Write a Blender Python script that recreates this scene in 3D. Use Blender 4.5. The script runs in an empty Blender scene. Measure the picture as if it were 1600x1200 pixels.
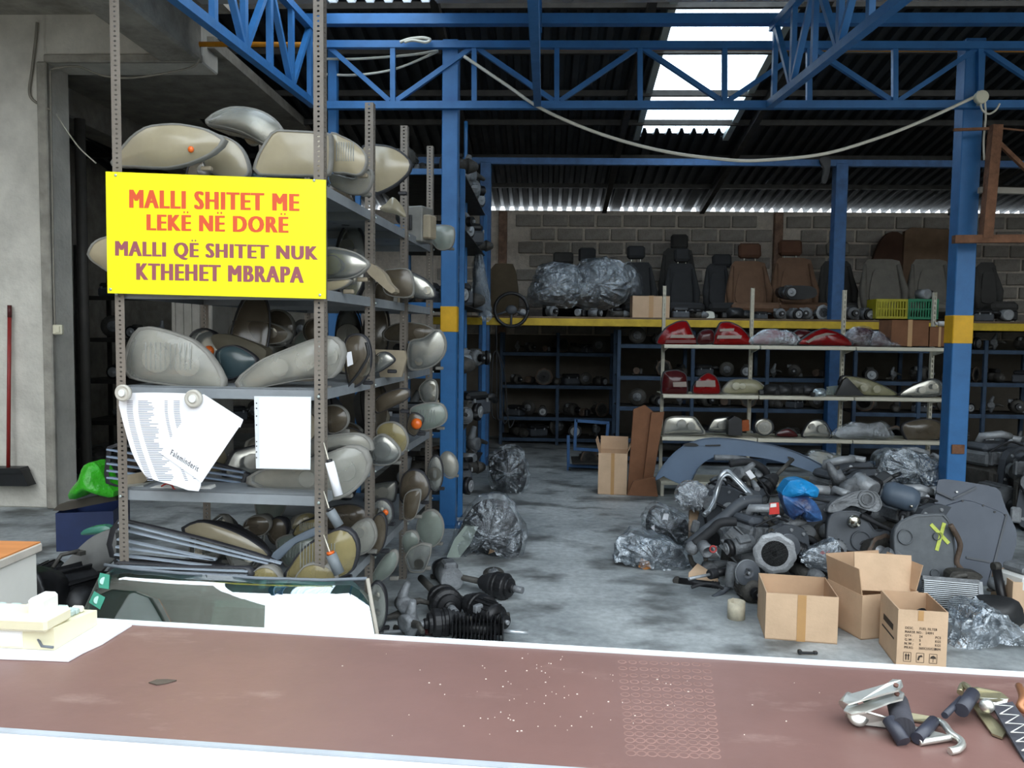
import bpy, math, random
from mathutils import Vector, Matrix, Euler
from mathutils.geometry import tessellate_polygon
R = math.radians
random.seed(7)
SC = bpy.context.scene
COL = SC.collection
# ---------------------------------------------------------------- camera
FPX = 1250.0
CAM = Vector((0, 0, 1.6))
_a, _p, _r = R(2.29), R(3.54), R(0.7)
_f0 = Vector((-math.sin(_a), math.cos(_a), 0)); _r0 = Vector((math.cos(_a), math.sin(_a), 0)); _z = Vector((0, 0, 1))
FW = _f0 * math.cos(_p) - _z * math.sin(_p)
_u = _z * math.cos(_p) + _f0 * math.sin(_p)
RT = _r0 * math.cos(_r) + _u * math.sin(_r)
UP = _u * math.cos(_r) - _r0 * math.sin(_r)
cam = bpy.data.cameras.new('camera'); cam.sensor_width = 36; cam.lens = 36 * FPX / 1600; cam.clip_start = .05
cam_o = bpy.data.objects.new('camera', cam); COL.objects.link(cam_o)
cam_o.matrix_world = Matrix(((RT.x, UP.x, -FW.x, CAM.x), (RT.y, UP.y, -FW.y, CAM.y), (RT.z, UP.z, -FW.z, CAM.z), (0, 0, 0, 1)))
SC.camera = cam_o
# ---------------------------------------------------------------- sky and exposure (overcast daylight)
SC.view_settings.view_transform = 'Standard'; SC.view_settings.look = 'None'; SC.view_settings.gamma = 1
SC.view_settings.use_curve_mapping = False
SC.view_settings.exposure = 2.3
W = bpy.data.worlds.new('overcast_sky'); SC.world = W; W.use_nodes = True
_bg = W.node_tree.nodes['Background']; _bg.inputs[0].default_value = (.86, .94, 1, 1); _bg.inputs[1].default_value = 1.0
def portal(name, loc, rot, sx, sy):
    l = bpy.data.lights.new(name, 'AREA'); l.shape = 'RECTANGLE'; l.size = sx; l.size_y = sy
    l.cycles.is_portal = True
    o = bpy.data.objects.new(name, l); COL.objects.link(o); o.location = loc; o.rotation_euler = rot
portal('daylight_portal', (.8, .8, 2.0), (R(90), 0, 0), 14, 4)      # the open yard front the daylight comes in by
portal('skylight_portal', (2.3, 8.2, 4.75), (R(-10.4), 0, 0), 1.6, 3.6)
SC.cycles.max_bounces = 8; SC.cycles.diffuse_bounces = 5; SC.cycles.glossy_bounces = 4; SC.cycles.transparent_max_bounces = 16
SC.cycles.transmission_bounces = 6; SC.cycles.caustics_reflective = False; SC.cycles.caustics_refractive = False
SC.cycles.sample_clamp_indirect = 6; SC.cycles.use_denoising = True; SC.cycles.blur_glossy = .6
# ---------------------------------------------------------------- picture point -> place
def ray(px, py): return FW + RT * ((px - 800) / FPX) + UP * ((600 - py) / FPX)
def at(px, py, Y):
    d = ray(px, py); return CAM + d * (Y / d.y)
def gz(px, py, Z=0):
    d = ray(px, py); return CAM + d * ((Z - 1.6) / d.z)
def mpp(Y): return Y / FPX
def frame(px, Y, yaw=0, pitch=0):
    """plane through the middle of the outline at depth Y; -> base point, rotation, outline in local x,z metres"""
    cx = (min(p[0] for p in px) + max(p[0] for p in px)) / 2; cy = (min(p[1] for p in px) + max(p[1] for p in px)) / 2
    O = at(cx, cy, Y); Rm = Euler((R(pitch), 0, R(yaw))).to_matrix(); n = Rm @ Vector((0, -1, 0))
    out = []
    for x, y in px:
        d = ray(x, y); t = (O - CAM).dot(n) / d.dot(n); q = Rm.transposed() @ (CAM + d * t - O); out.append((q.x, q.z))
    mx = (min(p[0] for p in out) + max(p[0] for p in out)) / 2; mz = min(p[1] for p in out)
    return O + Rm @ Vector((mx, 0, mz)), Rm, [(p[0] - mx, p[1] - mz) for p in out]
def smooth_loop(pts, n=28, t=.5):
    m = len(pts); out = []
    L = [math.dist(pts[i], pts[(i + 1) % m]) for i in range(m)]; tot = sum(L) or 1
    for k in range(n):
        s = tot * k / n; i = 0
        while i < m - 1 and s > L[i]: s -= L[i]; i += 1
        u = s / (L[i] or 1); p0, p1, p2, p3 = pts[i - 1], pts[i], pts[(i + 1) % m], pts[(i + 2) % m]
        q = []
        for c in range(2):
            a, b = (p2[c] - p0[c]) * t, (p3[c] - p1[c]) * t
            q.append((2 * u**3 - 3 * u**2 + 1) * p1[c] + (u**3 - 2 * u**2 + u) * a + (-2 * u**3 + 3 * u**2) * p2[c] + (u**3 - u**2) * b)
        out.append(tuple(q))
    return out
def ccw(p):
    a = sum(p[i][0] * p[(i + 1) % len(p)][1] - p[(i + 1) % len(p)][0] * p[i][1] for i in range(len(p)))
    return p if a > 0 else p[::-1]
# ---------------------------------------------------------------- materials
def lin(c):
    c = c.lstrip('#'); v = [int(c[i:i + 2], 16) / 255 for i in (0, 2, 4)]
    return [x / 12.92 if x <= .04045 else ((x + .055) / 1.055) ** 2.4 for x in v]
MATS = {}
def _new(name):
    m = bpy.data.materials.new(name); m.use_nodes = True; nt = m.node_tree
    for n in list(nt.nodes): nt.nodes.remove(n)
    return m, nt, nt.nodes.new('ShaderNodeOutputMaterial')
def N(nt, t, **kw):
    n = nt.nodes.new('ShaderNode' + t)
    for k, v in kw.items():
        if k in n.inputs.keys(): n.inputs[k].default_value = v
        else: setattr(n, k, v)
    return n
def principled(nt, col, rough, metal, var, vs, bump, bs, spec=.5, col2=None, stain=.0, stretch=None, sheen=0):
    b = N(nt, 'BsdfPrincipled', Roughness=rough, Metallic=metal); b.inputs['Specular IOR Level'].default_value = spec
    tc = N(nt, 'TexCoord'); src = tc.outputs['Object']
    if stretch:
        mp = N(nt, 'Mapping'); mp.inputs['Scale'].default_value = stretch; nt.links.new(src, mp.inputs[0]); src = mp.outputs[0]
    c = lin(col)
    if var or col2:
        nz = N(nt, 'TexNoise', Scale=vs, Detail=5.0, Roughness=.62); nt.links.new(src, nz.inputs['Vector'])
        rp = N(nt, 'ValToRGB'); e = rp.color_ramp.elements; e[0].position = .3 + stain; e[1].position = .7
        lo = lin(col2) if col2 else [x * (1 - var) for x in c]; hi = c if col2 else [min(1, x * (1 + var)) for x in c]
        e[0].color = (*lo, 1); e[1].color = (*hi, 1)
        nt.links.new(nz.outputs['Fac'], rp.inputs[0]); nt.links.new(rp.outputs[0], b.inputs['Base Color'])
        mr = N(nt, 'MapRange'); mr.inputs[3].default_value = min(1, rough + .12); mr.inputs[4].default_value = max(.03, rough - .08)
        nt.links.new(nz.outputs['Fac'], mr.inputs[0]); nt.links.new(mr.outputs[0], b.inputs['Roughness'])
    else: b.inputs['Base Color'].default_value = (*c, 1)
    if bump:
        nb = N(nt, 'TexNoise', Scale=bs, Detail=4.0); nt.links.new(src, nb.inputs['Vector'])
        bp = N(nt, 'Bump', Strength=bump, Distance=.02); nt.links.new(nb.outputs['Fac'], bp.inputs['Height']); nt.links.new(bp.outputs[0], b.inputs['Normal'])
    return b
def mat(name, col, rough=.6, metal=0, var=.14, vs=7, bump=0, bs=60, **kw):
    if name in MATS: return MATS[name]
    m, nt, out = _new(name); b = principled(nt, col, rough, metal, var, vs, bump, bs, **kw)
    nt.links.new(b.outputs[0], out.inputs[0]); MATS[name] = m; return m
def clear(name, col, fac, rough=.2, tint='ffffff', var=.25, vs=9, bump=0, bs=40, dust=.0, spec=.6, metal=0, stretch=None):
    """see-through plastic or glass: a share fac of it shows its own surface, the rest what is behind"""
    if name in MATS: return MATS[name]
    m, nt, out = _new(name); b = principled(nt, col, rough, metal, var, vs, bump, bs, spec=spec, stretch=stretch)
    t = N(nt, 'BsdfTransparent'); t.inputs[0].default_value = (*lin(tint), 1); mx = N(nt, 'MixShader')
    nz = N(nt, 'TexNoise', Scale=vs * .7, Detail=3.0); tc = N(nt, 'TexCoord'); nt.links.new(tc.outputs['Object'], nz.inputs['Vector'])
    mr = N(nt, 'MapRange'); mr.inputs[1].default_value = .3; mr.inputs[2].default_value = .7
    mr.inputs[3].default_value = max(0, fac - dust); mr.inputs[4].default_value = min(1, fac + dust)
    nt.links.new(nz.outputs['Fac'], mr.inputs[0])
    lw = N(nt, 'LayerWeight', Blend=.35); ad = N(nt, 'Math', operation='MAXIMUM'); nt.links.new(mr.outputs[0], ad.inputs[0]); nt.links.new(lw.outputs['Fresnel'], ad.inputs[1])
    nt.links.new(ad.outputs[0], mx.inputs[0]); nt.links.new(t.outputs[0], mx.inputs[1]); nt.links.new(b.outputs[0], mx.inputs[2])
    nt.links.new(mx.outputs[0], out.inputs[0]); MATS[name] = m; return m
def film(name, share, col='d5dde4', rough=.14, bs=24, body=.12, bodycol='7d868e'):
    """thin crinkled plastic film: mostly see-through, part mirror-like, a little milky"""
    m, nt, out = _new(name); tc = N(nt, 'TexCoord'); t = N(nt, 'BsdfTransparent'); g = N(nt, 'BsdfGlossy', Roughness=rough); g.inputs[0].default_value = (*lin(col), 1)
    d = N(nt, 'BsdfDiffuse'); d.inputs[0].default_value = (*lin(bodycol), 1); nz = N(nt, 'TexNoise', Scale=float(bs), Detail=4.0, Roughness=.6); nt.links.new(tc.outputs['Object'], nz.inputs['Vector'])
    bp = N(nt, 'Bump', Strength=1.0, Distance=.03); nt.links.new(nz.outputs['Fac'], bp.inputs['Height']); nt.links.new(bp.outputs[0], g.inputs['Normal'])
    n2 = N(nt, 'TexNoise', Scale=bs * .35, Detail=3.0); nt.links.new(tc.outputs['Object'], n2.inputs['Vector']); mr = N(nt, 'MapRange'); mr.inputs[1].default_value = .35; mr.inputs[2].default_value = .65; mr.inputs[3].default_value = share * .3; mr.inputs[4].default_value = min(1, share * 1.7); nt.links.new(n2.outputs['Fac'], mr.inputs[0])
    a = N(nt, 'MixShader'); a.inputs[0].default_value = body; nt.links.new(t.outputs[0], a.inputs[1]); nt.links.new(d.outputs[0], a.inputs[2])
    b = N(nt, 'MixShader'); nt.links.new(mr.outputs[0], b.inputs[0]); nt.links.new(a.outputs[0], b.inputs[1]); nt.links.new(g.outputs[0], b.inputs[2]); nt.links.new(b.outputs[0], out.inputs[0]); MATS[name] = m; return m
# ---------------------------------------------------------------- mesh building
class MB:
    def __init__(s): s.v = []; s.f = []; s.s = []
    def add(s, v, f, sm=False, M=None):
        k = len(s.v); s.v += [tuple(M @ Vector(p)) if M else tuple(p) for p in v]
        s.f += [tuple(i + k for i in q) for q in f]; s.s += [sm] * len(f); return s
    def box(s, c, d, b=0, M=None):
        x, y, z = [q / 2 for q in d]; T = Matrix.Translation(c); T = M @ T if M else T
        if not b:
            v = [(i * x, j * y, k * z) for i in (-1, 1) for j in (-1, 1) for k in (-1, 1)]
            return s.add(v, [(0, 1, 3, 2), (4, 6, 7, 5), (0, 4, 5, 1), (2, 3, 7, 6), (0, 2, 6, 4), (1, 5, 7, 3)], False, T)
        b = min(b, x * .98, y * .98, z * .98)
        v = []; idx = {}
        for i in (-1, 1):
            for j in (-1, 1):
                for k in (-1, 1):
                    idx[i, j, k, 0] = len(v); v.append((i * x, j * (y - b), k * (z - b)))
                    idx[i, j, k, 1] = len(v); v.append((i * (x - b), j * y, k * (z - b)))
                    idx[i, j, k, 2] = len(v); v.append((i * (x - b), j * (y - b), k * z))
        g = lambda *a: idx[a]; f = []
        for i in (-1, 1):
            q = [g(i, -1, -1, 0), g(i, 1, -1, 0), g(i, 1, 1, 0), g(i, -1, 1, 0)]; f.append(q if i > 0 else q[::-1])
            q = [g(-1, i, -1, 1), g(1, i, -1, 1), g(1, i, 1, 1), g(-1, i, 1, 1)]; f.append(q[::-1] if i > 0 else q)
            q = [g(-1, -1, i, 2), g(1, -1, i, 2), g(1, 1, i, 2), g(-1, 1, i, 2)]; f.append(q if i > 0 else q[::-1])
            for j in (-1, 1):
                q = [g(i, j, -1, 0), g(i, j, -1, 1), g(i, j, 1, 1), g(i, j, 1, 0)]; f.append(q if i * j > 0 else q[::-1])
                q = [g(i, -1, j, 0), g(i, 1, j, 0), g(i, 1, j, 2), g(i, -1, j, 2)]; f.append(q if i * j > 0 else q[::-1])
                q = [g(-1, i, j, 1), g(-1, i, j, 2), g(1, i, j, 2), g(1, i, j, 1)]; f.append(q[::-1] if i * j < 0 else q)
                for k in (-1, 1):
                    q = [g(i, j, k, 0), g(i, j, k, 1), g(i, j, k, 2)]; f.append(q if i * j * k > 0 else q[::-1])
        return s.add(v, f, False, T)
    def lathe(s, prof, p0=(0, 0, 0), ax=(0, 0, 1), n=16, sm=True, lob=0, ln=5):
        a = Vector(ax).normalized(); u = a.orthogonal().normalized(); w = a.cross(u); p0 = Vector(p0); v = []; f = []
        for r, h in prof:
            for i in range(n):
                t = 2 * math.pi * i / n; rr = r * (1 + lob * math.cos(ln * t)); v.append(p0 + a * h + (u * math.cos(t) + w * math.sin(t)) * rr)
        for k in range(len(prof) - 1):
            for i in range(n): j = (i + 1) % n; f.append((k * n + i, k * n + j, k * n + n + j, k * n + n + i))
        s.add(v, f, sm)
        k = len(s.v) - len(v)
        if prof[0][0] > 1e-5: s.f.append(tuple(k + i for i in range(n))[::-1]); s.s.append(False)
        if prof[-1][0] > 1e-5: s.f.append(tuple(k + (len(prof) - 1) * n + i for i in range(n))); s.s.append(False)
        return s
    def cyl(s, p0, p1, r, r1=None, n=12, sm=True):
        p0 = Vector(p0); d = Vector(p1) - p0
        return s.lathe([(r, 0), (r if r1 is None else r1, d.length)], p0, d, n, sm)
    def tube(s, pts, r, n=6, rs=None):
        pts = [Vector(p) for p in pts]; m = len(pts); v = []; f = []; t0 = (pts[1] - pts[0]).normalized(); u = t0.orthogonal().normalized()
        for i, p in enumerate(pts):
            t = ((pts[min(i + 1, m - 1)] - pts[max(i - 1, 0)])).normalized(); u = (u - t * u.dot(t)).normalized(); w = t.cross(u); q = rs[i] if rs else r
            v += [p + (u * math.cos(2 * math.pi * k / n) + w * math.sin(2 * math.pi * k / n)) * q for k in range(n)]
        for i in range(m - 1):
            for k in range(n): j = (k + 1) % n; f.append((i * n + k, i * n + j, i * n + n + j, i * n + n + k))
        b = len(s.v); s.add(v, f, True); s.f += [tuple(b + k for k in range(n))[::-1], tuple(b + (m - 1) * n + k for k in range(n))]; s.s += [False] * 2
        return s
    def bar(s, p0, p1, w, h=None, up=(0, 0, 1)):
        p0 = Vector(p0); p1 = Vector(p1); h = h or w; t = (p1 - p0).normalized(); u = Vector(up); u = u - t * u.dot(t)
        if u.length < 1e-3: u = t.orthogonal()
        u.normalize(); r = t.cross(u); v = [p + r * (i * w / 2) + u * (j * h / 2) for p in (p0, p1) for i, j in ((-1, -1), (1, -1), (1, 1), (-1, 1))]
        return s.add(v, [(3, 2, 1, 0), (4, 5, 6, 7), (0, 1, 5, 4), (1, 2, 6, 5), (2, 3, 7, 6), (3, 0, 4, 7)])
    def prism(s, poly, y0, y1, M=None, sc=1.0, sm=False):
        """outline in x,z extruded along y from y0 (front) to y1; sc scales the back"""
        poly = ccw(poly); n = len(poly); cx = sum(p[0] for p in poly) / n; cz = sum(p[1] for p in poly) / n
        v = [(x, y0, z) for x, z in poly] + [(cx + (x - cx) * sc, y1, cz + (z - cz) * sc) for x, z in poly]
        f = [(i, i + n, (i + 1) % n + n, (i + 1) % n) for i in range(n)]
        tri = tessellate_polygon([[Vector((x, z, 0)) for x, z in poly]])
        s.add(v, f, sm, M); k = len(s.v) - len(v)
        for a, b, c in tri:
            (x0, z0), (x1, z1), (x2, z2) = poly[a], poly[b], poly[c]
            if (x1 - x0) * (z2 - z0) - (x2 - x0) * (z1 - z0) < 0: b, c = c, b
            s.f.append((k + a, k + b, k + c)); s.s.append(False); s.f.append((k + a + n, k + c + n, k + b + n)); s.s.append(False)
        return s
    def dome(s, poly, y0, bulge, rings=5, pw=2.2, inset=1.0, noise=0):
        """bulged skin over an outline, swelling towards -y"""
        poly = ccw(poly); n = len(poly); cx = sum(p[0] for p in poly) / n; cz = sum(p[1] for p in poly) / n; v = []; f = []
        for k in range(rings):
            t = inset * (1 - k / rings)
            for x, z in poly: v.append((cx + (x - cx) * t, y0 - bulge * (1 - (1 - k / rings) ** pw) + random.uniform(-noise, noise), cz + (z - cz) * t))
        v.append((cx, y0 - bulge, cz))
        for k in range(rings - 1):
            for i in range(n): j = (i + 1) % n; f.append((k * n + i, k * n + j, k * n + n + j, k * n + n + i))
        k = (rings - 1) * n; f += [(k + i, k + (i + 1) % n, rings * n) for i in range(n)]
        return s.add(v, f, True)
    def ball(s, c, r, n=10, m=7, sc=(1, 1, 1)):
        c = Vector(c); v = [c + Vector((0, 0, r * sc[2]))]; f = []
        for k in range(1, m):
            a = math.pi * k / m
            v += [c + Vector((math.sin(a) * math.cos(2 * math.pi * i / n) * r * sc[0], math.sin(a) * math.sin(2 * math.pi * i / n) * r * sc[1], math.cos(a) * r * sc[2])) for i in range(n)]
        v.append(c - Vector((0, 0, r * sc[2]))); e = len(v) - 1
        for i in range(n):
            j = (i + 1) % n; f += [(0, 1 + i, 1 + j), (e, e - n + j, e - n + i)]
            for k in range(m - 2): a = 1 + k * n; f.append((a + i, a + n + i, a + n + j, a + j))
        return s.add(v, f, True)
    def mesh(s, name):
        me = bpy.data.meshes.new(name); me.from_pydata(s.v, [], s.f); me.polygons.foreach_set('use_smooth', s.s); me.update(); return me
    def build(s, name, m, parent=None, label=None):
        o = bpy.data.objects.new(name, s.mesh(name)); o.data.materials.append(m); COL.objects.link(o)
        if parent: o.parent = parent
        if label: o['label'] = label
        return o
def tag(o, label, cat, group=None, kind=None):
    o['label'] = label
    if cat: o['category'] = cat
    if group: o['group'] = group
    if kind: o['kind'] = kind
    return o
def thing(name, label, cat, loc=(0, 0, 0), rot=None, group=None):
    o = bpy.data.objects.new(name, None); COL.objects.link(o); o.empty_display_size = .05
    if isinstance(rot, Matrix): o.matrix_world = Matrix.Translation(loc) @ rot.to_4x4()
    else:
        o.location = loc
        if rot: o.rotation_euler = rot
    return tag(o, label, cat, group)
def struct(o, label=None):
    o['kind'] = 'structure'
    if label: o['label'] = label
    return o
def link_copy(o, parent=None):
    c = o.copy(); COL.objects.link(c); c.parent = parent
    for ch in o.children: link_copy(ch, c)
    return c
def put(o, loc, rot=(0, 0, 0), s=1.0):
    o.location = loc; o.rotation_euler = rot; o.scale = (s, s, s); return o
def solo(name, mb, m, label, cat, loc=None, rot=None, group=None):
    """a thing that is one mesh"""
    o = mb.build(name, m); tag(o, label, cat, group)
    if isinstance(rot, Matrix): o.matrix_world = Matrix.Translation(loc) @ rot.to_4x4()
    else:
        if loc is not None: o.location = loc
        if rot is not None: o.rotation_euler = rot
    return o
def wmb(pts_faces=None): return MB()
# ================================================================ MATERIALS OF THE PLACE
BLUE = mat('blue_paint', '2c689f', .45, 0, .16, 5, .05, 30)
BLUED = mat('blue_paint_worn', '28527f', .55, 0, .25, 9, .05, 30)
YEL = mat('yellow_band_paint', 'd9a514', .5, 0, .15)
YELB = mat('yellow_beam_paint', 'c2a224', .55, 0, .22, 6)
ORANGE_PIPE = mat('orange_pipe', 'c98412', .5)
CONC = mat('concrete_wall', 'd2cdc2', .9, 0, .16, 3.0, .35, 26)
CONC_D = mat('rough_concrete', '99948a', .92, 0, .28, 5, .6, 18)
ROOF = mat('roof_sheet', '34383c', .5, .3, .2, 4)
PANEL = mat('sandwich_panel', 'a3a8aa', .5, 0, .06, 2)
STEEL_D = mat('dark_steel', '3a3835', .6, .4, .3, 9)
RUST = mat('rusty_steel', '74503a', .85, .1, .35, 14, .3, 60)
GREYST = mat('grey_rack_paint', '787067', .55, .1, .16, 7, .06, 50)
GREYSH = mat('grey_shelf_paint', '858a8e', .5, .05, .14, 5, .05, 40)
BLOCK = mat('concrete_block', '979189', .95, 0, .22, 9, .5, 70)
MORTAR = mat('mortar', 'c9bfb3', .95, 0, .16, 14, .5, 60)
GALV = mat('galvanised_trim', 'b9c4c0', .4, .6, .1)
CABLE_W = mat('white_cable', 'd8d2c2', .5, 0, .06)
CABLE_Y = mat('yellow_cable', 'd8a62a', .5, 0, .06)
BLACKP = mat('black_plastic', '1b1c1e', .45, 0, .3, 12)
# floor: worn grey concrete with dark oil stains
def floor_mat():
    m, nt, out = _new('workshop_floor'); b = N(nt, 'BsdfPrincipled'); tc = N(nt, 'TexCoord')
    def nz(sc, d=6, vec=None, r=.6):
        n = N(nt, 'TexNoise', Scale=sc, Detail=float(d), Roughness=r); nt.links.new(vec or tc.outputs['Object'], n.inputs['Vector']); return n.outputs['Fac']
    def ramp(src, p0, c0, p1, c1):
        r = N(nt, 'ValToRGB'); e = r.color_ramp.elements; e[0].position = p0; e[1].position = p1; e[0].color = (*lin(c0), 1); e[1].color = (*lin(c1), 1); nt.links.new(src, r.inputs[0]); return r.outputs[0]
    base = ramp(nz(1.3), .32, '8a9092', .7, 'c3c8c9'); fine = ramp(nz(22, 3), .35, 'b0b0b0', .65, 'ffffff')
    mp = N(nt, 'Mapping'); mp.inputs['Scale'].default_value = (1.0, 1.5, 1); nt.links.new(tc.outputs['Object'], mp.inputs[0])
    st = ramp(nz(2.1, 4, mp.outputs[0], .5), .34, '6a6a68', .5, 'ffffff')
    scr = ramp(nz(9, 8, mp.outputs[0], .75), .62, 'ffffff', .74, 'ffffff')
    x1 = N(nt, 'MixRGB', blend_type='MULTIPLY'); x1.inputs[0].default_value = .4; nt.links.new(base, x1.inputs[1]); nt.links.new(fine, x1.inputs[2])
    x2 = N(nt, 'MixRGB', blend_type='MULTIPLY'); x2.inputs[0].default_value = .8; nt.links.new(x1.outputs[0], x2.inputs[1]); nt.links.new(st, x2.inputs[2])
    nt.links.new(x2.outputs[0], b.inputs['Base Color'])
    rr = N(nt, 'MapRange'); rr.inputs[3].default_value = .35; rr.inputs[4].default_value = .75; nt.links.new(nz(3.0), rr.inputs[0]); nt.links.new(rr.outputs[0], b.inputs['Roughness'])
    bp = N(nt, 'Bump', Strength=.12, Distance=.01); nt.links.new(nz(40, 5), bp.inputs['Height']); nt.links.new(bp.outputs[0], b.inputs['Normal'])
    nt.links.new(b.outputs[0], out.inputs[0]); return m
FLOOR = floor_mat()
SKYL = None
def skylight_mat():
    m, nt, out = _new('translucent_sheet'); t = N(nt, 'BsdfTransparent'); t.inputs[0].default_value = (.93, .97, 1, 1)
    tl = N(nt, 'BsdfTranslucent'); tl.inputs[0].default_value = (.9, .95, 1, 1); mx = N(nt, 'MixShader'); mx.inputs[0].default_value = .3
    nt.links.new(t.outputs[0], mx.inputs[1]); nt.links.new(tl.outputs[0], mx.inputs[2]); nt.links.new(mx.outputs[0], out.inputs[0]); return m
SKYL = skylight_mat()
# ================================================================ SHELL
BW = 12.5; XL, XR = -6.2, 7.8
struct(MB().box((.8, 6, -.1), (18, 14.2, .2)).build('floor', FLOOR), 'worn grey concrete workshop floor with oil stains')
struct(MB().box((.8, -9.1, -.12), (40, 16, .2)).build('ground', mat('added_yard_asphalt', '55534f', .9, 0, .2, 2, .2, 30)), 'added unseen asphalt yard in front of the shed')  # yard added behind the camera, dark so it bounces less daylight
# added building across the yard, out of view, to block the low sky
fa = struct(MB().box((0, -14.2, 2.5), (36, .4, 5.0)).build('wall_opposite_added', mat('added_facade_render', 'b5b0a6', .9, 0, .1, 2)), 'added unseen rendered building across the yard, blocking the low sky')
for k in range(9):
    for zz in (1.1, 3.5): MB().box((-14 + k * 3.5, -13.98, zz), (1.3, .08, 1.3), .02).build('added_window_pane', mat('added_facade_window', '2a3036', .15), fa)
struct(MB().box((-5.2, -3.4, 4), (.3, 14, 8)).build('wall_neighbour_added', mat('added_side_render', '7d766c', .9, 0, .15, 2)), 'added unseen grey wall beside the yard, darkening the windscreen reflection')  # out-of-view wall added to darken one side of the windscreen's reflection
# back wall: mortar bed with every concrete block of the open upper part laid on it
wb = struct(MB().box(((XL + XR) / 2, BW + .13, 1.76), (XR - XL, .2, 3.52)).build('wall_back', MORTAR), 'rough concrete block wall at the back of the hall')
_bm = [MB().box((0, 0, 0), (.368 + .008 * k, .05, .17 + .004 * k), .008).mesh('block') for k in range(3)]
for me in _bm: me.materials.append(BLOCK)
_n = 0; TIEX = [at(786, 340, BW).x, at(1217, 340, BW).x]
for r in range(9):
    z = 1.7 + r * .208
    x = -1.5 + (r % 2) * .2 + random.uniform(-.03, .03)
    while x < XR - .2:
        if all(abs(x - c) > .24 for c in TIEX) and _n < 300:
            o = bpy.data.objects.new('block', random.choice(_bm)); COL.objects.link(o); o.parent = wb; _n += 1
            o.location = (x, BW + .012 + random.uniform(-.006, .006), z + random.uniform(-.004, .004)); o.rotation_euler = (0, R(random.uniform(-.6, .6)), 0)
        x += .412 + random.uniform(-.006, .01)
for px in (786, 1217):
    a = at(px, 340, BW - .02); MB().box((a.x, BW + .0, 2.55), (.13, .1, 1.9), .01).build('tie_column', mat('tie_column', '8a6f5e', .95, 0, .4, 10, .5, 40), wb)
MB().box(((XL + XR) / 2, BW + .02, .8), (XR - XL, .02, 1.6)).build('plaster_dado', mat('shade_toned_plaster', '5f5950', .95, 0, .2, 3), wb)  # plaster toned dark to stand in for the shade under the deck
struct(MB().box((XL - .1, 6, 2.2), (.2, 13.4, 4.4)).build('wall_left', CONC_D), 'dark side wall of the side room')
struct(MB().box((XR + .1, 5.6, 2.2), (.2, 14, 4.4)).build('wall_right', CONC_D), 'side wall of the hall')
# hall roof of ribbed sheets, falling to the back
SL = .184
def zr(Y): return 3.612 + SL * (BW - Y)
def ribs(x0, x1, Y0, Y1, lift=0, pitch=.15, hh=.062, zf=None):
    zf = zf or zr; v = []; f = []; prof = []; x = x0
    while x < x1 - 1e-4:
        for dx, dz in ((0, 0), (.06, 0), (.08, hh), (.13, hh)):
            if x + dx <= x1: prof.append((x + dx, dz))
        x += pitch
    prof.append((x1, 0)); n = len(prof)
    for Y in (Y0, Y1): v += [(x, Y, zf(Y) + dz + lift) for x, dz in prof]
    v += [(a, b, c + .006) for a, b, c in v[:2 * n]]
    for i in range(n - 1): f += [(i, i + 1, n + i + 1, n + i), (2 * n + i + 1, 2 * n + i, 3 * n + i, 3 * n + i + 1)]
    return MB().add(v, f)
def on_roof(px, py):
    d = ray(px, py); t = (zr(0) - 1.6) / (d.z + SL * d.y); return CAM + d * t
k0, k1, k2, k3 = on_roof(1040, 37), on_roof(1225, 37), on_roof(995, 212), on_roof(1135, 212)
sx0 = (k0.x + k2.x) / 2; sx1 = (k1.x + k3.x) / 2; sy1 = (k2.y + k3.y) / 2; sy0 = 6.6
roof = bpy.data.objects.new('roof', None); COL.objects.link(roof); struct(roof, 'dark ribbed metal roof falling towards the back wall')
def sheet(x0, x1, y0, y1, m=None, nm='roof_sheet', lift=0): return ribs(x0, x1, y0, y1, lift).build(nm, m or ROOF, roof)
x = XL
while x < XR - .05:
    e = min(x + 1.05, XR)
    for a, b in ((x, min(e, sx0)), (max(x, sx1), e)):
        if b - a > .03: sheet(a, b, 6.6, BW + .3)
    x = e
sheet(sx0 - .02, sx1 + .02, sy1 - .05, BW + .3, lift=.004)
sheet(sx0, sx1, sy0, sy1, SKYL, 'skylight_sheet', .01)
for xx in (sx0, sx1): MB().bar((xx, sy0, zr(sy0) - .03), (xx, sy1, zr(sy1) - .03), .07, .06).build('skylight_edge', GALV, roof); MB().bar((xx, sy1, zr(sy1) + .02), (xx, BW + .3, zr(BW + .3) + .02), .12, .07).build('joint_strip', ROOF, roof)
for Y in (7.3, 8.05, 8.9, 9.6, 10.6, 11.6): MB().bar((XL, Y, zr(Y) - .05), (XR, Y, zr(Y) - .05), .05, .06).build('purlin', STEEL_D, roof)
for X in (-4.0, -1.0, sx0 - .2, sx1 + .2, 6.1): MB().bar((X, 6.7, zr(6.7) - .12), (X, BW, zr(BW) - .09), .07, .09).build('rafter', STEEL_D, roof)
# front canopy ceiling of sandwich panels, with one translucent ribbed sheet
cz = lambda Y: 4.26 - .063 * (6.5 - Y)
ce = bpy.data.objects.new('ceiling', None); COL.objects.link(ce); struct(ce, 'grey sandwich panel ceiling over the front')
cx0 = at(505, 10, 6.4).x; cx1 = at(676, 10, 6.4).x; x = -2.85
def cpanel(a, b):
    v = [(X, Y, cz(Y) + d) for d in (0, .06) for X in (a + .004, b - .004) for Y in (2.15, 6.62)]
    MB().add(v, [(0, 1, 3, 2), (4, 6, 7, 5), (0, 4, 5, 1), (2, 3, 7, 6), (0, 2, 6, 4), (1, 5, 7, 3)]).build('ceiling_panel', PANEL, ce)
cpanel(-2.85, cx0); x = cx1
while x < XR: cpanel(x, min(x + 1.1, XR)); x += 1.1
ribs(cx0, cx1, 2.15, 6.6, 0, .15, .05, cz).build('skylight_sheet', SKYL, ce)
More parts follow.
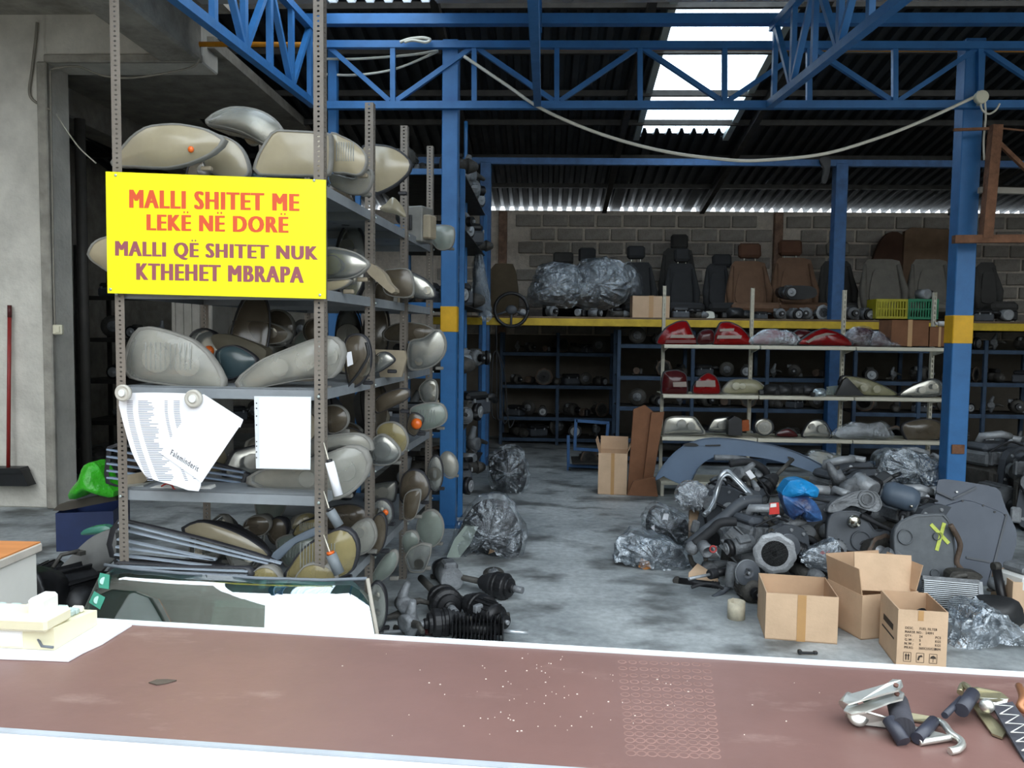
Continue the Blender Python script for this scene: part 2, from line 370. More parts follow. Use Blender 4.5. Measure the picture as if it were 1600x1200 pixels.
# side-room concrete frame
cf = bpy.data.objects.new('wall_front', None); COL.objects.link(cf); struct(cf, 'pale concrete pier and lintel at the side-room doorway')
WY = 6.9
a = at(78, 400, WY); b = at(-160, 400, WY); zt = at(60, 98, WY).z
MB().box(((a.x + b.x) / 2 - .5, WY + .17, 2.2), (a.x - b.x + 1, .34, 4.4), .012).build('pier', CONC, cf)
lr = at(316, 90, WY).x
MB().box(((a.x + lr) / 2, WY + .17, (zt + 4.4) / 2), (lr - a.x, .34, 4.4 - zt), .012).build('lintel', CONC, cf)
MB().box(((a.x + lr) / 2, WY - .01, zt + .03), (lr - a.x, .05, .07), .01).build('lintel_lip', CONC_D, cf)
MB().box((a.x - .02, WY - .012, zt / 2), (.09, .05, zt), .01).build('reveal_strip', CONC_D, cf)
x0 = at(250, 92, WY).x
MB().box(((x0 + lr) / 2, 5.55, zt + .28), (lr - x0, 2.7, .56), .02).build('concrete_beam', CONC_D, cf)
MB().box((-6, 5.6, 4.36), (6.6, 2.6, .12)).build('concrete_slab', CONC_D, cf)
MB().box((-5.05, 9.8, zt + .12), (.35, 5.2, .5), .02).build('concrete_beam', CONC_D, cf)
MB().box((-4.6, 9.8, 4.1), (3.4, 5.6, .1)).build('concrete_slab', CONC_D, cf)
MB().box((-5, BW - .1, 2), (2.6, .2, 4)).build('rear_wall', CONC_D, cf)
# ================================================================ STEEL FRAME
def member(mb, x0, y0, x1, y1, Y, w): mb.bar(at(x0, y0, Y), at(x1, y1, Y), w, w, (0, 1, 0)); return mb
tr = thing('steel_truss', 'blue steel truss spanning the hall between the two front columns', 'truss', at(505, 165, 6.5))
TL = tr.location.copy()
def tpart(nm, p0, p1, w, root, m=BLUE, h=None):
    o = root.location; MB().bar(p0 - o, p1 - o, w, h or w, (0, 1, 0)).build(nm, m, root)
tpart('top_chord', at(500, 70, 6.5), at(2320, 73, 6.5), .055, tr)
tpart('bottom_chord', at(500, 165, 6.5), at(2320, 163, 6.5), .058, tr)
J = [(484, 1), (614, 0), (741, 1), (870, 0), (1000, 1), (1132, 0), (1264, 1), (1398, 0), (1531, 1), (1664, 0), (1797, 1), (1930, 0), (2063, 1), (2196, 0), (2318, 1)]
for x, t in J[1:]: tpart('web_post', at(x, 74, 6.5), at(x, 160, 6.5), .04, tr)
for (x0, t0), (x1, t1) in zip(J, J[1:]):
    if x0 == 484: x0 = 512
    tpart('web_brace', at(x0 + 5, 76 if t0 else 158, 6.52), at(x1 - 5, 76 if t1 else 158, 6.52), .038, tr)
eb = thing('eaves_beam', 'long blue steel beam along the top under the grey ceiling panels', 'beam', at(480, 30, 6.45))
tpart('web', at(478, 32, 6.45), at(2320, 30, 6.45), .075, eb); tpart('flange', at(478, 25, 6.43), at(2320, 23, 6.43), .03, eb)
for px, lab in ((490, 'blue canopy truss running forward beside the concrete beam'), (840, 'blue canopy truss meeting the hall truss at mid span'), (1203, 'blue canopy truss meeting the hall truss below the skylight')):
    b0 = at(px, 163, 6.45); t0 = Vector((b0.x, b0.y, b0.z + .58)); g = Vector((0, -1, -.063))
    r = thing('canopy_truss', lab, 'truss', b0, None, 'canopy trusses over the front')
    tpart('bottom_chord', b0, b0 + g * 4.4, .055, r); tpart('top_chord', t0, t0 + g * 4.4, .055, r)
    for k in range(10):
        p = b0 + g * (.46 * k + .1); q = t0 + g * (.46 * k + .1)
        MB().bar(p - b0, q - b0, .035, .05, (0, 1, 0)).build('web_post', BLUE, r)
        if k < 9:
            u0, u1 = (p, t0 + g * (.46 * k + .56)) if k % 2 else (q, b0 + g * (.46 * k + .56))
            MB().bar(u0 - b0, u1 - b0, .035, .04, (1, 0, 0)).build('web_brace', BLUE, r)
def column(px0, px1, py, Y, z1, name, lab, band=None, bw=1.0, deep=None, m=BLUE):
    p0 = at(px0, py, Y); p1 = at(px1, py, Y); w = p1.x - p0.x; c = (p0 + p1) / 2; dp = deep or w
    r = thing(name, lab, 'steel column', (c.x, Y + dp / 2, 0))
    MB().box((0, 0, z1 / 2), (w, dp, z1), .006).build('shaft', m, r)
    MB().box((0, 0, .006), (w * 1.7, dp * 1.7, .012)).build('base_plate', m, r)
    if band:
        za, zb = at(px0, band[0], Y).z, at(px0, band[1], Y).z
        MB().box((0, 0, (za + zb) / 2), (w + .006, dp + .006, za - zb), .006).build('yellow_band', YEL, r)
    return r
c1 = column(689, 714, 400, 6.52, 3.95, 'steel_column', 'blue steel column with yellow band beside the headlight rack', (478, 519), deep=.14)
c2 = column(1490, 1521, 500, 6.52, 3.95, 'steel_column', 'blue steel column with yellow band and rusty patch beside the dark plastic panel', (492, 537), deep=.14)
p = at(1497, 702, 6.51) - c2.location; MB().box((p.x, p.y + .0, p.z), (.1, .012, .075), .003).build('rust_patch', RUST, c2)
column(749, 766, 400, 9.7, 3.66, 'steel_column', 'slim blue rear column beside the steering wheel', (497, 508), m=BLUED)
column(1302, 1321, 400, 9.7, 3.66, 'steel_column', 'slim blue rear column behind the white shelving', (503, 512), m=BLUED)
column(512, 526, 300, 6.6, 3.9, 'steel_column', 'thin blue post behind the top of the headlight rack')
rb = thing('tie_beam', 'blue steel tie beam on the rear columns below the roof', 'beam', at(480, 250, 9.75))
tpart('web', at(480, 250, 9.75), at(1830, 259, 9.75), .075, rb, BLUED)
# mezzanine
mz = thing('mezzanine', 'yellow-edged mezzanine deck carrying the car seats', 'mezzanine', at(1100, 505, 9.7))
mo = mz.location
zb = at(1100, 506, 9.7).z
MB().box((3.07 - mo.x, 0, zb - mo.z), (8.9, .06, .088), .004).build('edge_beam', YELB, mz)
MB().box((3.07 - mo.x, 1.35, zb + .055 - mo.z), (8.9, 2.75, .025)).build('deck_board', mat('deck_board', '6b5a48', .85, 0, .25, 6), mz)
for X in (-.6, 1.2, 3, 4.8, 6.4): MB().bar(Vector((X, 9.75, zb)) - mo, Vector((X, 12.4, zb)) - mo, .06, .08).build('joist', STEEL_D, mz)
# yellow conduit and cables
solo('conduit_pipe', MB().tube([at(x, y, 6.85) for x, y in ((306, 69), (500, 70), (760, 74), (1040, 75), (1300, 76), (1700, 78), (2200, 80))], .022, 8), ORANGE_PIPE, 'orange conduit pipe running behind the hall truss', 'pipe')
def sag(pts, n=8):
    out = []
    for i in range(len(pts) - 1):
        p0, p1, p2, p3 = pts[max(i - 1, 0)], pts[i], pts[i + 1], pts[min(i + 2, len(pts) - 1)]
        for k in range(n):
            u = k / n; out.append(((2 * p1) + (p2 - p0) * u + (2 * p0 - 5 * p1 + 4 * p2 - p3) * u * u + (3 * p1 - p0 - 3 * p2 + p3) * u**3) * .5)
    return out + [pts[-1]]
def cable(pts, Y, r, m, lab, name='cable', cat='cable', n=6):
    Ys = Y if isinstance(Y, (list, tuple)) else [Y] * len(pts)
    return solo(name, MB().tube(sag([at(x, y, d) for (x, y), d in zip(pts, Ys)]), r, n), m, lab, cat)
cable([(725, 88), (790, 132), (850, 172), (940, 210), (1040, 237), (1140, 250), (1200, 250), (1290, 240), (1380, 213), (1450, 185), (1530, 148)], 6.42, .013, CABLE_W, 'long white cable sagging across the hall below the truss')
cable([(500, 92), (560, 92), (640, 86), (685, 79)], 6.6, .01, CABLE_W, 'white cable running to the truss from the thin blue post')
cable([(500, 116), (560, 117), (620, 107), (685, 80)], 6.62, .01, CABLE_W, 'lower white cable drooping behind the truss')
cable([(1532, 160), (1535, 172), (1545, 178), (1556, 172), (1562, 162)], 6.4, .008, CABLE_W, 'looped white cable hanging from the round junction box')
cable([(1539, 160), (1540, 185), (1537, 220), (1538, 250)], 6.4, .008, CABLE_W, 'white cable dropping from the junction box to the rusty frame')
cable([(625, 66), (640, 61), (660, 59), (672, 62), (665, 66), (645, 63), (632, 66)], 6.42, .012, CABLE_W, 'coiled white cable lying on the hall truss')
slab_rag = [(1281, 248), (1297, 247), (1296, 270), (1290, 287), (1284, 283), (1286, 265)]
jb = thing('junction_box', 'round cream junction box on the hall truss', 'junction box', at(1533, 152, 6.4))
MB().lathe([(.05, 0), (.05, .035), (.046, .045)], (0, .02, 0), (0, -1, 0), 20).build('lid', mat('cream_plastic', 'ddd6bd', .5, 0, .05), jb)
MB().box((0, .03, 0), (.03, .02, .11)).build('bracket', GALV, jb)
# rusty frame at the far side
rf = thing('rusty_frame', 'rusty brown steel frame welded to the column beside the cream junction box', 'frame', at(1550, 380, 6.35))
ro = rf.location
def rp(nm, a, b, w, Y=6.35, m=RUST): MB().bar(at(*a, Y) - ro, at(*b, Y) - ro, w, w, (0, 1, 0)).build(nm, m, rf)
rp('upright', (1556, 196), (1540, 372), .075); rp('cross_bar', (1490, 374), (1720, 372), .06); rp('brace', (1552, 215), (1640, 300), .03)
rp('wire_tie', (1490, 203), (1545, 201), .02, 6.34); rp('stay', (1558, 200), (1640, 208), .012); rp('top_rail', (1530, 297), (1640, 300), .045, 6.4, mat('grey_plank', '8a847a', .85))
# wall cables and broom on the pier
cable([(58, 35), (56, 60), (50, 110), (46, 140), (50, 155), (66, 165), (80, 172)], WY - .02, .012, mat('dusty_cable', '8d877c', .8), 'dusty cable clipped to the concrete pier', n=5)
cable([(80, 108), (120, 104), (160, 118), (200, 122), (250, 116), (300, 105), (312, 92)], WY - .05, .01, mat('dusty_cable', '8d877c', .8), 'loose cable drooping under the concrete lintel', n=5)
cable([(79, 110), (80, 180), (82, 300), (84, 420), (86, 510)], WY - .05, .008, mat('dusty_cable', '8d877c', .8), 'thin cable running down the doorway edge to the light switch', n=5)
cable([(88, 178), (105, 205), (125, 232), (150, 255)], WY + .1, .006, CABLE_W, 'thin wire slanting through the side-room doorway', n=5)
lo = at(91, 515, WY - .06)
ls = thing('light_switch', 'small cream light switch on the doorway edge', 'switch', lo)
MB().box((0, 0, 0), (.085, .04, .085), .008).build('housing', MATS['cream_plastic'], ls); MB().box((.01, -.024, 0), (.035, .012, .05), .003).build('rocker', MATS['cream_plastic'], ls)
br = thing('broom', 'broom with red handle and black bristles leaning head-down on the pier', 'broom', at(18, 760, WY - .12))
bo = br.location
MB().tube([at(15, 478, WY - .05) - bo, at(13, 735, WY - .12) - bo], .016, 8).build('handle', mat('red_broom_handle', '8c2420', .45), br)
MB().tube([at(15, 477, WY - .05) - bo, at(15, 496, WY - .055) - bo], .018, 8).build('grip_cap', mat('dark_red_cap', '4d1514', .5), br)
fr = frame([(-25, 732), (38, 733), (47, 752), (50, 758), (-25, 758)], WY - .12)
hd = MB().prism(fr[2], -.05, .06).build('bristles', BLACKP, br); hd.location = fr[0] - bo
fr = frame([(-24, 730), (36, 730), (40, 738), (-24, 738)], WY - .12)
hd = MB().prism(fr[2], -.06, .07).build('head', BLACKP, br); hd.location = fr[0] - bo
# ================================================================ LAMP KIT
LENS = {
 'dusty': clear('lens_dusty', 'a99d82', .84, .2, var=.16, vs=4, dust=.1, spec=.8),
 'grey': clear('lens_grey', 'b6b6ad', .46, .12, var=.2, vs=4, dust=.22, spec=.8),
 'yellow': clear('lens_yellowed', '9a8d62', .66, .12, var=.2, vs=5, dust=.2),
 'clean': clear('lens_clean', 'a5aaa8', .26, .06, var=.1, vs=6, dust=.12),
 'dark': clear('lens_brown_dust', '5c5244', .72, .14, var=.25, vs=6, dust=.2),
 'teal': clear('lens_teal_dark', '3f5258', .75, .2, var=.2, vs=6, dust=.1),
 'olive': clear('lens_olive', '8f8f6a', .5, .15, var=.2, vs=6, dust=.15),
 'red': clear('lens_red', '8a0c10', .6, .1, tint='e02020', var=.2, vs=5, dust=.12),
 'maroon': clear('lens_maroon', '4a0e12', .7, .15, tint='a02020', var=.2, vs=5, dust=.1),
 'pink': clear('lens_pink', 'b5565e', .75, .15, tint='e08080', var=.2, vs=5, dust=.1),
 'green': clear('lens_greenish', '88928a', .66, .12, var=.2, vs=5, dust=.2)}
CHROME = mat('lamp_chrome', 'c6c2b6', .22, 1, .2, 9)
CHROME_D = mat('dusty_chrome', 'a59d8c', .35, .8, .25, 6)
HOUS = {'grey': mat('lamp_housing_grey', '77756f', .6, 0, .22, 8), 'black': mat('lamp_housing_black', '26262a', .5, 0, .3, 8), 'tan': mat('lamp_housing_dusty', '948873', .8, 0, .2, 7)}
AMBER = mat('amber_bulb', 'd8621c', .25, 0, .15)
WHITE_P = mat('white_plastic', 'dcdcd8', .5, 0, .06)
def framec(px, Y, yaw=0, pitch=0):
    loc, Rm, loc2 = frame(px, Y, yaw, pitch); n = Rm @ Vector((0, -1, 0)); inv = Rm.transposed()
    def cv(x, y):
        d = ray(x, y); t = (loc - CAM).dot(n) / d.dot(n); q = inv @ (CAM + d * t - loc); return (q.x, q.z)
    return loc, Rm, loc2, cv
def ellipse(cx, cy, rx, ry, n=16, rot=0):
    c, s = math.cos(R(rot)), math.sin(R(rot)); o = []
    for k in range(n):
        t = 2 * math.pi * k / n; x, y = rx * math.cos(t), ry * math.sin(t); o.append((cx + x * c - y * s, cy + x * s + y * c))
    return o
def scaled(p, s):
    cx = sum(q[0] for q in p) / len(p); cz = sum(q[1] for q in p) / len(p); return [(cx + (x - cx) * s, cz + (z - cz) * s) for x, z in p]
def ring(outer, inner, y0, y1):
    """band between two matching outlines with a wall going back"""
    outer = ccw(outer); inner = ccw(inner); n = len(outer); v = [(x, y0, z) for x, z in inner] + [(x, y0, z) for x, z in outer] + [(x, y1, z) for x, z in outer]; f = []
    for i in range(n):
        j = (i + 1) % n; f += [(i, n + i, n + j, j), (n + i, 2 * n + i, 2 * n + j, n + j)]
    return MB().add(v, f, True)
def lamp(px, Y, label, tone='grey', bowls=(), amber=(), hous='grey', bulge=.16, depth=.13, yaw=0, pitch=0, name='headlight', cat='headlight', group='headlights on the slotted-angle rack', chrome=True, stripes=None, sharp=.5, tab=True, ribs_=0, bands=()):
    loc, Rm, p, cv = framec(px, Y, yaw, pitch); o = smooth_loop(ccw(p), 28, sharp); w = max(x for x, _ in o) - min(x for x, _ in o); h = max(z for _, z in o) - min(z for _, z in o); m = min(w, h)
    depth = min(depth, .9 * m + .03)
    t = thing(name, label, cat, loc, Rm, group)
    MB().dome(o, 0, bulge * m, 5, 2.4).build('lens', LENS[tone], t)
    ring(scaled(o, 1.035), scaled(o, .955), -.005, .035).build('rim', HOUS[hous] if hous != 'tan' else HOUS['grey'], t)
    b = MB().prism(o, .045, depth, None, .7); b.cyl((0, depth - .01, h * .5), (0, depth + .02, h * .5), m * .22, n=12); b.build('housing', HOUS[hous], t)
    MB().dome(scaled(o, .94), .03, bulge * m * (.8 if not bowls else .4 if tone == 'clean' else .02), 4, 2.4).build('reflector', CHROME if tone == 'clean' else CHROME_D, t)
    for q in bowls:
        x, z = cv(q[0], q[1]); r = q[2] * mpp(Y) * (.8 if tone == 'clean' else 1); by = -bulge * m * .22 if tone == 'clean' else .004
        bw = MB().lathe([(r, -.012), (r * .94, -.012), (r * .8, .008), (r * .5, .026), (r * .18, .034), (r * .15, .012), (.0001, .008)], (x, by, z), (0, 1, 0), 18).build('bowl', CHROME, t)
        MB().ball((x, by, z), r * .16, 8, 6, (1, 1.6, 1)).build('bulb', mat('bulb_glass', 'd9d6cc', .1), bw)
    for q in amber:
        x, z = cv(q[0], q[1]); MB().ball((x, -bulge * m * .8, z), q[2] * mpp(Y), 10, 6, (1, .7, 1)).build('amber_bulb', AMBER, t)
    if ribs_:
        g = MB(); x0 = min(x for x, _ in o); 
        for k in range(ribs_):
            xx = x0 + w * (.25 + .5 * k / ribs_); g.bar((xx, -bulge * m * .95, h * .3), (xx, -bulge * m * .95, h * .75), .004, .004)
        q = g.build('lens_flutes', LENS['clean'], t)
    for bpx, bm2 in bands: MB().prism(ccw([cv(*q) for q in bpx]), -bulge * m - .004, -bulge * m * .5).build('lens_band', bm2, t)
    if tab: MB().box((w * .3, .06, h * .04), (.05, .03, .02), .004).build('mounting_tab', HOUS[hous], t)
    return t
def slab(px, Y, name, label, cat, m, thick=.04, bulge=.0, yaw=0, pitch=0, group=None, sharp=.5, n=24, sc=1.0, smooth=True, back=0):
    loc, Rm, p = frame(px, Y, yaw, pitch); o = smooth_loop(ccw(p), n, sharp) if smooth else ccw(p)
    b = MB().prism(o, 0, thick, None, sc)
    if bulge: b.dome(o, 0, bulge, 4, 2.2)
    return solo(name, b, m, label, cat, loc, Rm, group)
# ================================================================ THE HEADLIGHT RACK
RY = 3.5; RA = -3.2
r0 = at(503, 600, RY)
rk = thing('slotted_angle_rack', 'grey slotted-angle rack of five shelves crammed with headlights', 'rack', (r0.x, RY, 0), (0, 0, R(RA)))
RM = Matrix.Translation((r0.x, RY, 0)) @ Euler((0, 0, R(RA))).to_matrix().to_4x4(); RI = RM.inverted()
RW = .945; LV = [2.25, 1.79, 1.345, .87, .39]; DY = [0, .8, 1.6, 2.42]
def post_mesh(H, p=.0212, w=.045):
    b = MB(); n = int(H / p); v = []; f = []
    def flange(ax, th):
        for k in range(n):
            z0 = k * p; z1 = z0 + p; c = (w * .5, (z0 + z1) / 2); slot = k % 3 == 1; rx = .0058 if not slot else .0075; rz = .0048 if not slot else .004
            outer = [(w, c[1]), (w, z1), (c[0], z1), (0, z1), (0, c[1]), (0, z0), (c[0], z0), (w, z0)]
            inner = [(c[0] + rx * math.cos(a * math.pi / 4), c[1] + rz * math.sin(a * math.pi / 4)) for a in range(8)]
            base = len(v)
            for q, s in ((outer, 0), (inner, 0), (inner, th)): v.extend([(x, s, z) if ax == 0 else (s, x, z) for x, z in q])
            for i in range(8):
                j = (i + 1) % 8; f.extend([(base + i, base + j, base + 8 + j, base + 8 + i), (base + 8 + i, base + 8 + j, base + 16 + j, base + 16 + i)])
    flange(0, .004); flange(1, .004); b.add(v, f); return b.mesh('post')
_pm = {}
for i, y in enumerate(DY):
    for sx in (0, 1):
        H = (3.25, 2.82, 2.92, 2.97)[i] - (.0 if sx else .12 * (i > 0))
        key = round(H, 2)
        if key not in _pm: _pm[key] = post_mesh(H); _pm[key].materials.append(GREYST)
        o = bpy.data.objects.new('post', _pm[key]); COL.objects.link(o); o.parent = rk
        if sx: o.location = (.012, y - .006, 0); o.rotation_euler = (0, 0, 0); o.scale = (-1, 1, 1)
        else: o.location = (-RW - .012, y - .006, 0)
for z in LV:
    for i in range(3):
        y0, y1 = DY[i] + .006, DY[i + 1] - .004; b = MB(); cx = -RW / 2; cy = (y0 + y1) / 2; L = y1 - y0; w = RW - .006
        b.box((cx, cy, z - .002), (w, L, .004)); lip = .048
        b.box((cx, y0 + .0015, z - lip / 2), (w, .003, lip)); b.box((cx, y1 - .0015, z - lip / 2), (w, .003, lip))
        b.box((-.003, cy, z - lip / 2), (.003, L, lip)); b.box((-RW + .003, cy, z - lip / 2), (.003, L, lip)); b.box((cx, y0 + .012, z - lip), (w, .02, .003))
        b.build('shelf', GREYSH, rk)
bm_ = MB().lathe([(.007, 0), (.007, .006), (.004, .008)], (0, 0, 0), (0, -1, 0), 6).mesh('bolt'); bm_.materials.append(GALV)
for z in LV:
    for x in (-RW - .0, -.012):
        o = bpy.data.objects.new('bolt', bm_); COL.objects.link(o); o.parent = rk; o.location = (x, -.008, z - .03)
    for y in DY[1:]:
        o = bpy.data.objects.new('bolt', bm_); COL.objects.link(o); o.parent = rk; o.location = (.014, y + .03, z - .03); o.rotation_euler = (0, 0, R(90))
# ---------------------------------------------------------------- the yellow sign
SIGN = mat('sign_yellow', 'f4ee18', .35, 0, .04, 2); SRED = mat('sign_red_print', 'd8542e', .5, 0, .02); SMAU = mat('sign_mauve_print', '94505a', .5, 0, .02)
def text_mesh(s, bold=.03):
    c = bpy.data.curves.new('lettering', 'FONT'); c.body = s; c.offset = bold; c.resolution_u = 3; c.space_character = 1.18
    o = bpy.data.objects.new('lettering', c); COL.objects.link(o); bpy.context.view_layer.update()
    me = bpy.data.meshes.new_from_object(o.evaluated_get(bpy.context.evaluated_depsgraph_get())); bpy.data.objects.remove(o); return me
def lettering(s, quad, cv, y, m, parent, bold=.068):
    """flat print laid into a four-cornered patch (top-left, top-right, bottom-right, bottom-left); heavy strokes are the same glyphs set twice over"""
    me = text_mesh(s, 0); xs = [v.co.x for v in me.vertices]; ys = [v.co.y for v in me.vertices]; x0, x1, y0, y1 = min(xs) - bold, max(xs) + bold, min(ys), max(ys)
    q = [Vector(cv(*c)) for c in quad]; V = []; F = []
    for k, d in enumerate((-bold, -bold / 2, 0, bold / 2, bold) if bold else (0,)):
        b0 = len(V)
        for v in me.vertices:
            a = (v.co.x + d - x0) / (x1 - x0); b = (v.co.y - y0) / (y1 - y0); p = (q[3] * (1 - a) + q[2] * a) * (1 - b) + (q[0] * (1 - a) + q[1] * a) * b; V.append((p.x, y - k * .00004, p.y))
        F += [tuple(i + b0 for i in f.vertices) for f in me.polygons if not d or f.center.y < .735]
    o = MB().add(V, F).build('lettering', m, parent); o['kind'] = 'stuff'; bpy.data.meshes.remove(me); return o
sq = [(165, 268), (509, 281), (509, 467), (168, 458)]
loc, Rm, p, cv = framec(sq, 3.482, RA)
sg = thing('notice_board', 'yellow notice board with red and mauve capitals hung on the headlight rack', 'sign', loc, Rm)
MB().prism(p, 0, .006).build('board', SIGN, sg)
lettering('MALLI SHITET ME', [(202, 296), (468, 303), (468, 330), (202, 325)], cv, -.0012, SRED, sg)
lettering('LEKË NË DORË', [(229, 329), (451, 333), (451, 364), (229, 360)], cv, -.0012, SRED, sg)
lettering('MALLI QË SHITET NUK', [(180, 371), (497, 380), (497, 410), (180, 404)], cv, -.0012, SMAU, sg)
lettering('KTHEHET MBRAPA', [(213, 411), (475, 417), (475, 442), (213, 437)], cv, -.0012, SMAU, sg)
for s in ((181, 274), (491, 282), (173, 452), (500, 461)):
    x, z = cv(*s); MB().lathe([(.006, 0), (.006, .003), (.003, .004)], (x, -.0005, z), (0, -1, 0), 10).build('screw', GALV, sg)
# ---------------------------------------------------------------- papers pinned on the shelf lip
PAPER = mat('white_paper', 'eeeef2', .8, 0, .03); PRINT = mat('grey_print', '8f93a0', .8, 0, .1); SLEEVE = mat('plastic_sleeve', 'd9dde0', .25, 0, .05)
px = [(188, 616), (312, 617), (318, 660), (312, 766), (268, 757), (228, 745), (208, 712), (195, 670)]
loc, Rm, p, cv = framec(px, 3.468, RA, -1)
pp = thing('price_list', 'curled printed price list sheet pinned to the third shelf', 'paper', loc, Rm)
MB().prism(smooth_loop(ccw(p), 30, .25), 0, .002).build('sheet', PAPER, pp)
g = MB()
for k in range(46):
    yy = 626 + k * 2.75; xs = 196 + max(0, (yy - 640) / 105) ** 1.4 * 30
    for c0, c1 in ((.02, .10), (.17, .17 + random.uniform(.12, .24)), (.52, .56), (.64, .72)):
        xa, xb = xs + c0 * 118, xs + c1 * 118
        if xb < 312:
            a = cv(xa, yy); b_ = cv(xb, yy + 1.2); g.add([(a[0], -.0012, a[1]), (b_[0], -.0012, b_[1] + .003), (b_[0], -.0012, b_[1]), (a[0], -.0012, a[1] - .003)], [(0, 1, 2, 3)])
go = g.build('print_rows', PRINT, pp); go['kind'] = 'stuff'
px = [(312, 620), (379, 659), (315, 754), (250, 708)]
loc, Rm, p, cv = framec(px, 3.452, RA)
pn = thing('thank_you_note', 'white paper note hung askew over the price list', 'paper', loc, Rm)
MB().prism(p, 0, .002).build('sheet', PAPER, pn)
lettering('Faleminderit', [(269, 702), (312, 729), (309, 737), (266, 710)], cv, -.0012, mat('ink', '3a3a40', .7), pn, .01)
q = ccw([cv(*a) for a in ((303, 619), (318, 616), (380, 656), (375, 668), (312, 626))]); MB().prism(q, .001, .003).build('folded_edge', PAPER, pn)
px = [(397, 619), (486, 620), (485, 734), (400, 732)]
loc, Rm, p, cv = framec(px, 3.472, RA)
ps = thing('sleeved_sheet', 'blank white sheet in a punched plastic sleeve hanging from the third shelf', 'paper', loc, Rm)
MB().prism(p, 0, .002).build('sleeve', SLEEVE, ps)
MB().prism([cv(*q) for q in ((405, 622), (485, 622), (484, 732), (406, 731))], -.0015, -.0002).build('sheet', PAPER, ps)
for y in (630, 638, 650, 664, 690, 697, 706, 715): 
    x, z = cv(401, y); MB().lathe([(.003, 0), (.003, .001)], (x, -.0008, z), (0, -1, 0), 8).build('punched_hole', BLACKP, ps)
for (x, y, r), lab in (((192, 614, 13.5), 'white round knob magnet holding the price list by the post'), ((302, 623, 14.5), 'grey round knob magnet holding the note')):
    k = thing('round_magnet', lab, 'magnet', at(x, y, 3.44), (0, 0, R(RA)), 'round magnets on the shelf lip'); rr = r * mpp(3.44)
    MB().lathe([(rr, 0), (rr, .012), (rr * .85, .018), (rr * .7, .014), (rr * .5, .014), (rr * .42, .02), (.0001, .021)], (0, .01, 0), (0, -1, 0), 22).build('body', mat('magnet_shell', 'b9b5ab', .5, 0, .15), k)
    MB().lathe([(rr * .45, 0), (rr * .4, .003)], (0, -.01, 0), (0, -1, 0), 16).build('cap', WHITE_P, k)
# ---------------------------------------------------------------- lamps on the rack
L = lamp
L([(175, 256), (205, 215), (232, 198), (275, 194), (320, 202), (350, 219), (330, 240), (295, 255), (260, 262), (210, 260)], 3.72, 'big dusty teardrop headlight with orange bulb on the top shelf above the notice board', 'dusty', [(318, 222, 12)], [(303, 236, 5)], 'tan', .2, sharp=.35)
L([(330, 212), (352, 214), (372, 226), (385, 248), (386, 274), (350, 276), (322, 262), (318, 230)], 3.95, 'rounded dusty headlight end peeping out behind the big teardrop headlight', 'dusty', hous='tan', bulge=.1)
L([(322, 192), (335, 178), (362, 168), (395, 170), (420, 180), (437, 195), (440, 206), (432, 222), (415, 225), (380, 207), (345, 197)], 4.1, 'pale greenish headlight tipped up on top of the top-shelf pile', 'grey', hous='tan', bulge=.25, pitch=-12)
L([(397, 264), (405, 240), (425, 208), (435, 204), (495, 207), (516, 211), (513, 270), (470, 274), (405, 272)], 3.66, 'broad dusty trapezoid headlight on the top shelf behind the corner post', 'dusty', hous='tan', bulge=.08, sharp=.3)
L([(516, 211), (536, 214), (560, 228), (572, 245), (570, 262), (560, 273), (540, 270), (516, 264)], 3.72, 'dusty fluted corner lamp joined beside the trapezoid headlight', 'dusty', hous='tan', bulge=.14, ribs_=8, cat='corner lamp', name='corner_lamp')
L([(512, 268), (545, 276), (562, 276), (578, 264), (581, 280), (570, 300), (545, 302), (515, 287)], 3.9, 'grey lamp shell lying under the fluted corner lamp', 'grey', hous='grey', bulge=.08)
L([(563, 258), (567, 229), (595, 227), (614, 231), (631, 241), (642, 254), (638, 270), (620, 287), (600, 298), (585, 302), (568, 290)], 4.5, 'large dusty leaf-shaped headlight leaning between the second and third posts', 'dusty', hous='black', bulge=.12, sharp=.4)
slab([(592, 325), (603, 318), (606, 314), (613, 308), (620, 312), (630, 325), (634, 339), (615, 334), (600, 331)], 4.95, 'lens_shard', 'broken triangular piece of dusty lens on the top shelf', 'broken lens', LENS['dusty'], .01, .03, group='headlights on the slotted-angle rack')
L([(676, 354), (704, 353), (710, 362), (708, 380), (700, 389), (684, 389), (674, 374)], 5.85, 'square clear-glass fog lamp jutting out at the far end of the top shelf', 'green', [(695, 370, 9)], hous='grey', name='fog_lamp', cat='fog lamp', bulge=.1)
bx = at(655, 352, 5.5); bl = thing('lamp_carrier', 'grey sheet-metal lamp carrier standing beside the third post', 'lamp carrier', bx - Vector((0, 0, .12)), (0, 0, R(-20)))
MB().box((0, 0, .12), (.13, .16, .24), .008).build('shell', HOUS['grey'], bl); MB().box((-.03, -.085, .13), (.04, .02, .1), .003).build('slot', BLACKP, bl); MB().box((.09, -.02, .1), (.06, .1, .16), .01).build('flange', HOUS['tan'], bl)
L([(503, 400), (508, 388), (530, 388), (555, 395), (570, 405), (576, 413), (565, 426), (545, 435), (515, 437), (503, 435)], 3.78, 'bright polished oval headlight on the second shelf beside the notice board', 'clean', [(520, 415, 20)], hous='tan', bulge=.22)
L([(503, 442), (530, 438), (548, 437), (540, 446), (522, 453), (503, 455)], 3.74, 'flat lamp lid lying under the polished oval headlight', 'dusty', hous='tan', bulge=.1)
slab([(573, 424), (578, 411), (598, 425), (607, 441), (618, 453), (611, 458), (590, 441)], 4.2, 'lamp_backing', 'dusty beige lamp backing leaning against the second post', 'lamp backing', HOUS['tan'], .12, group='headlights on the slotted-angle rack')
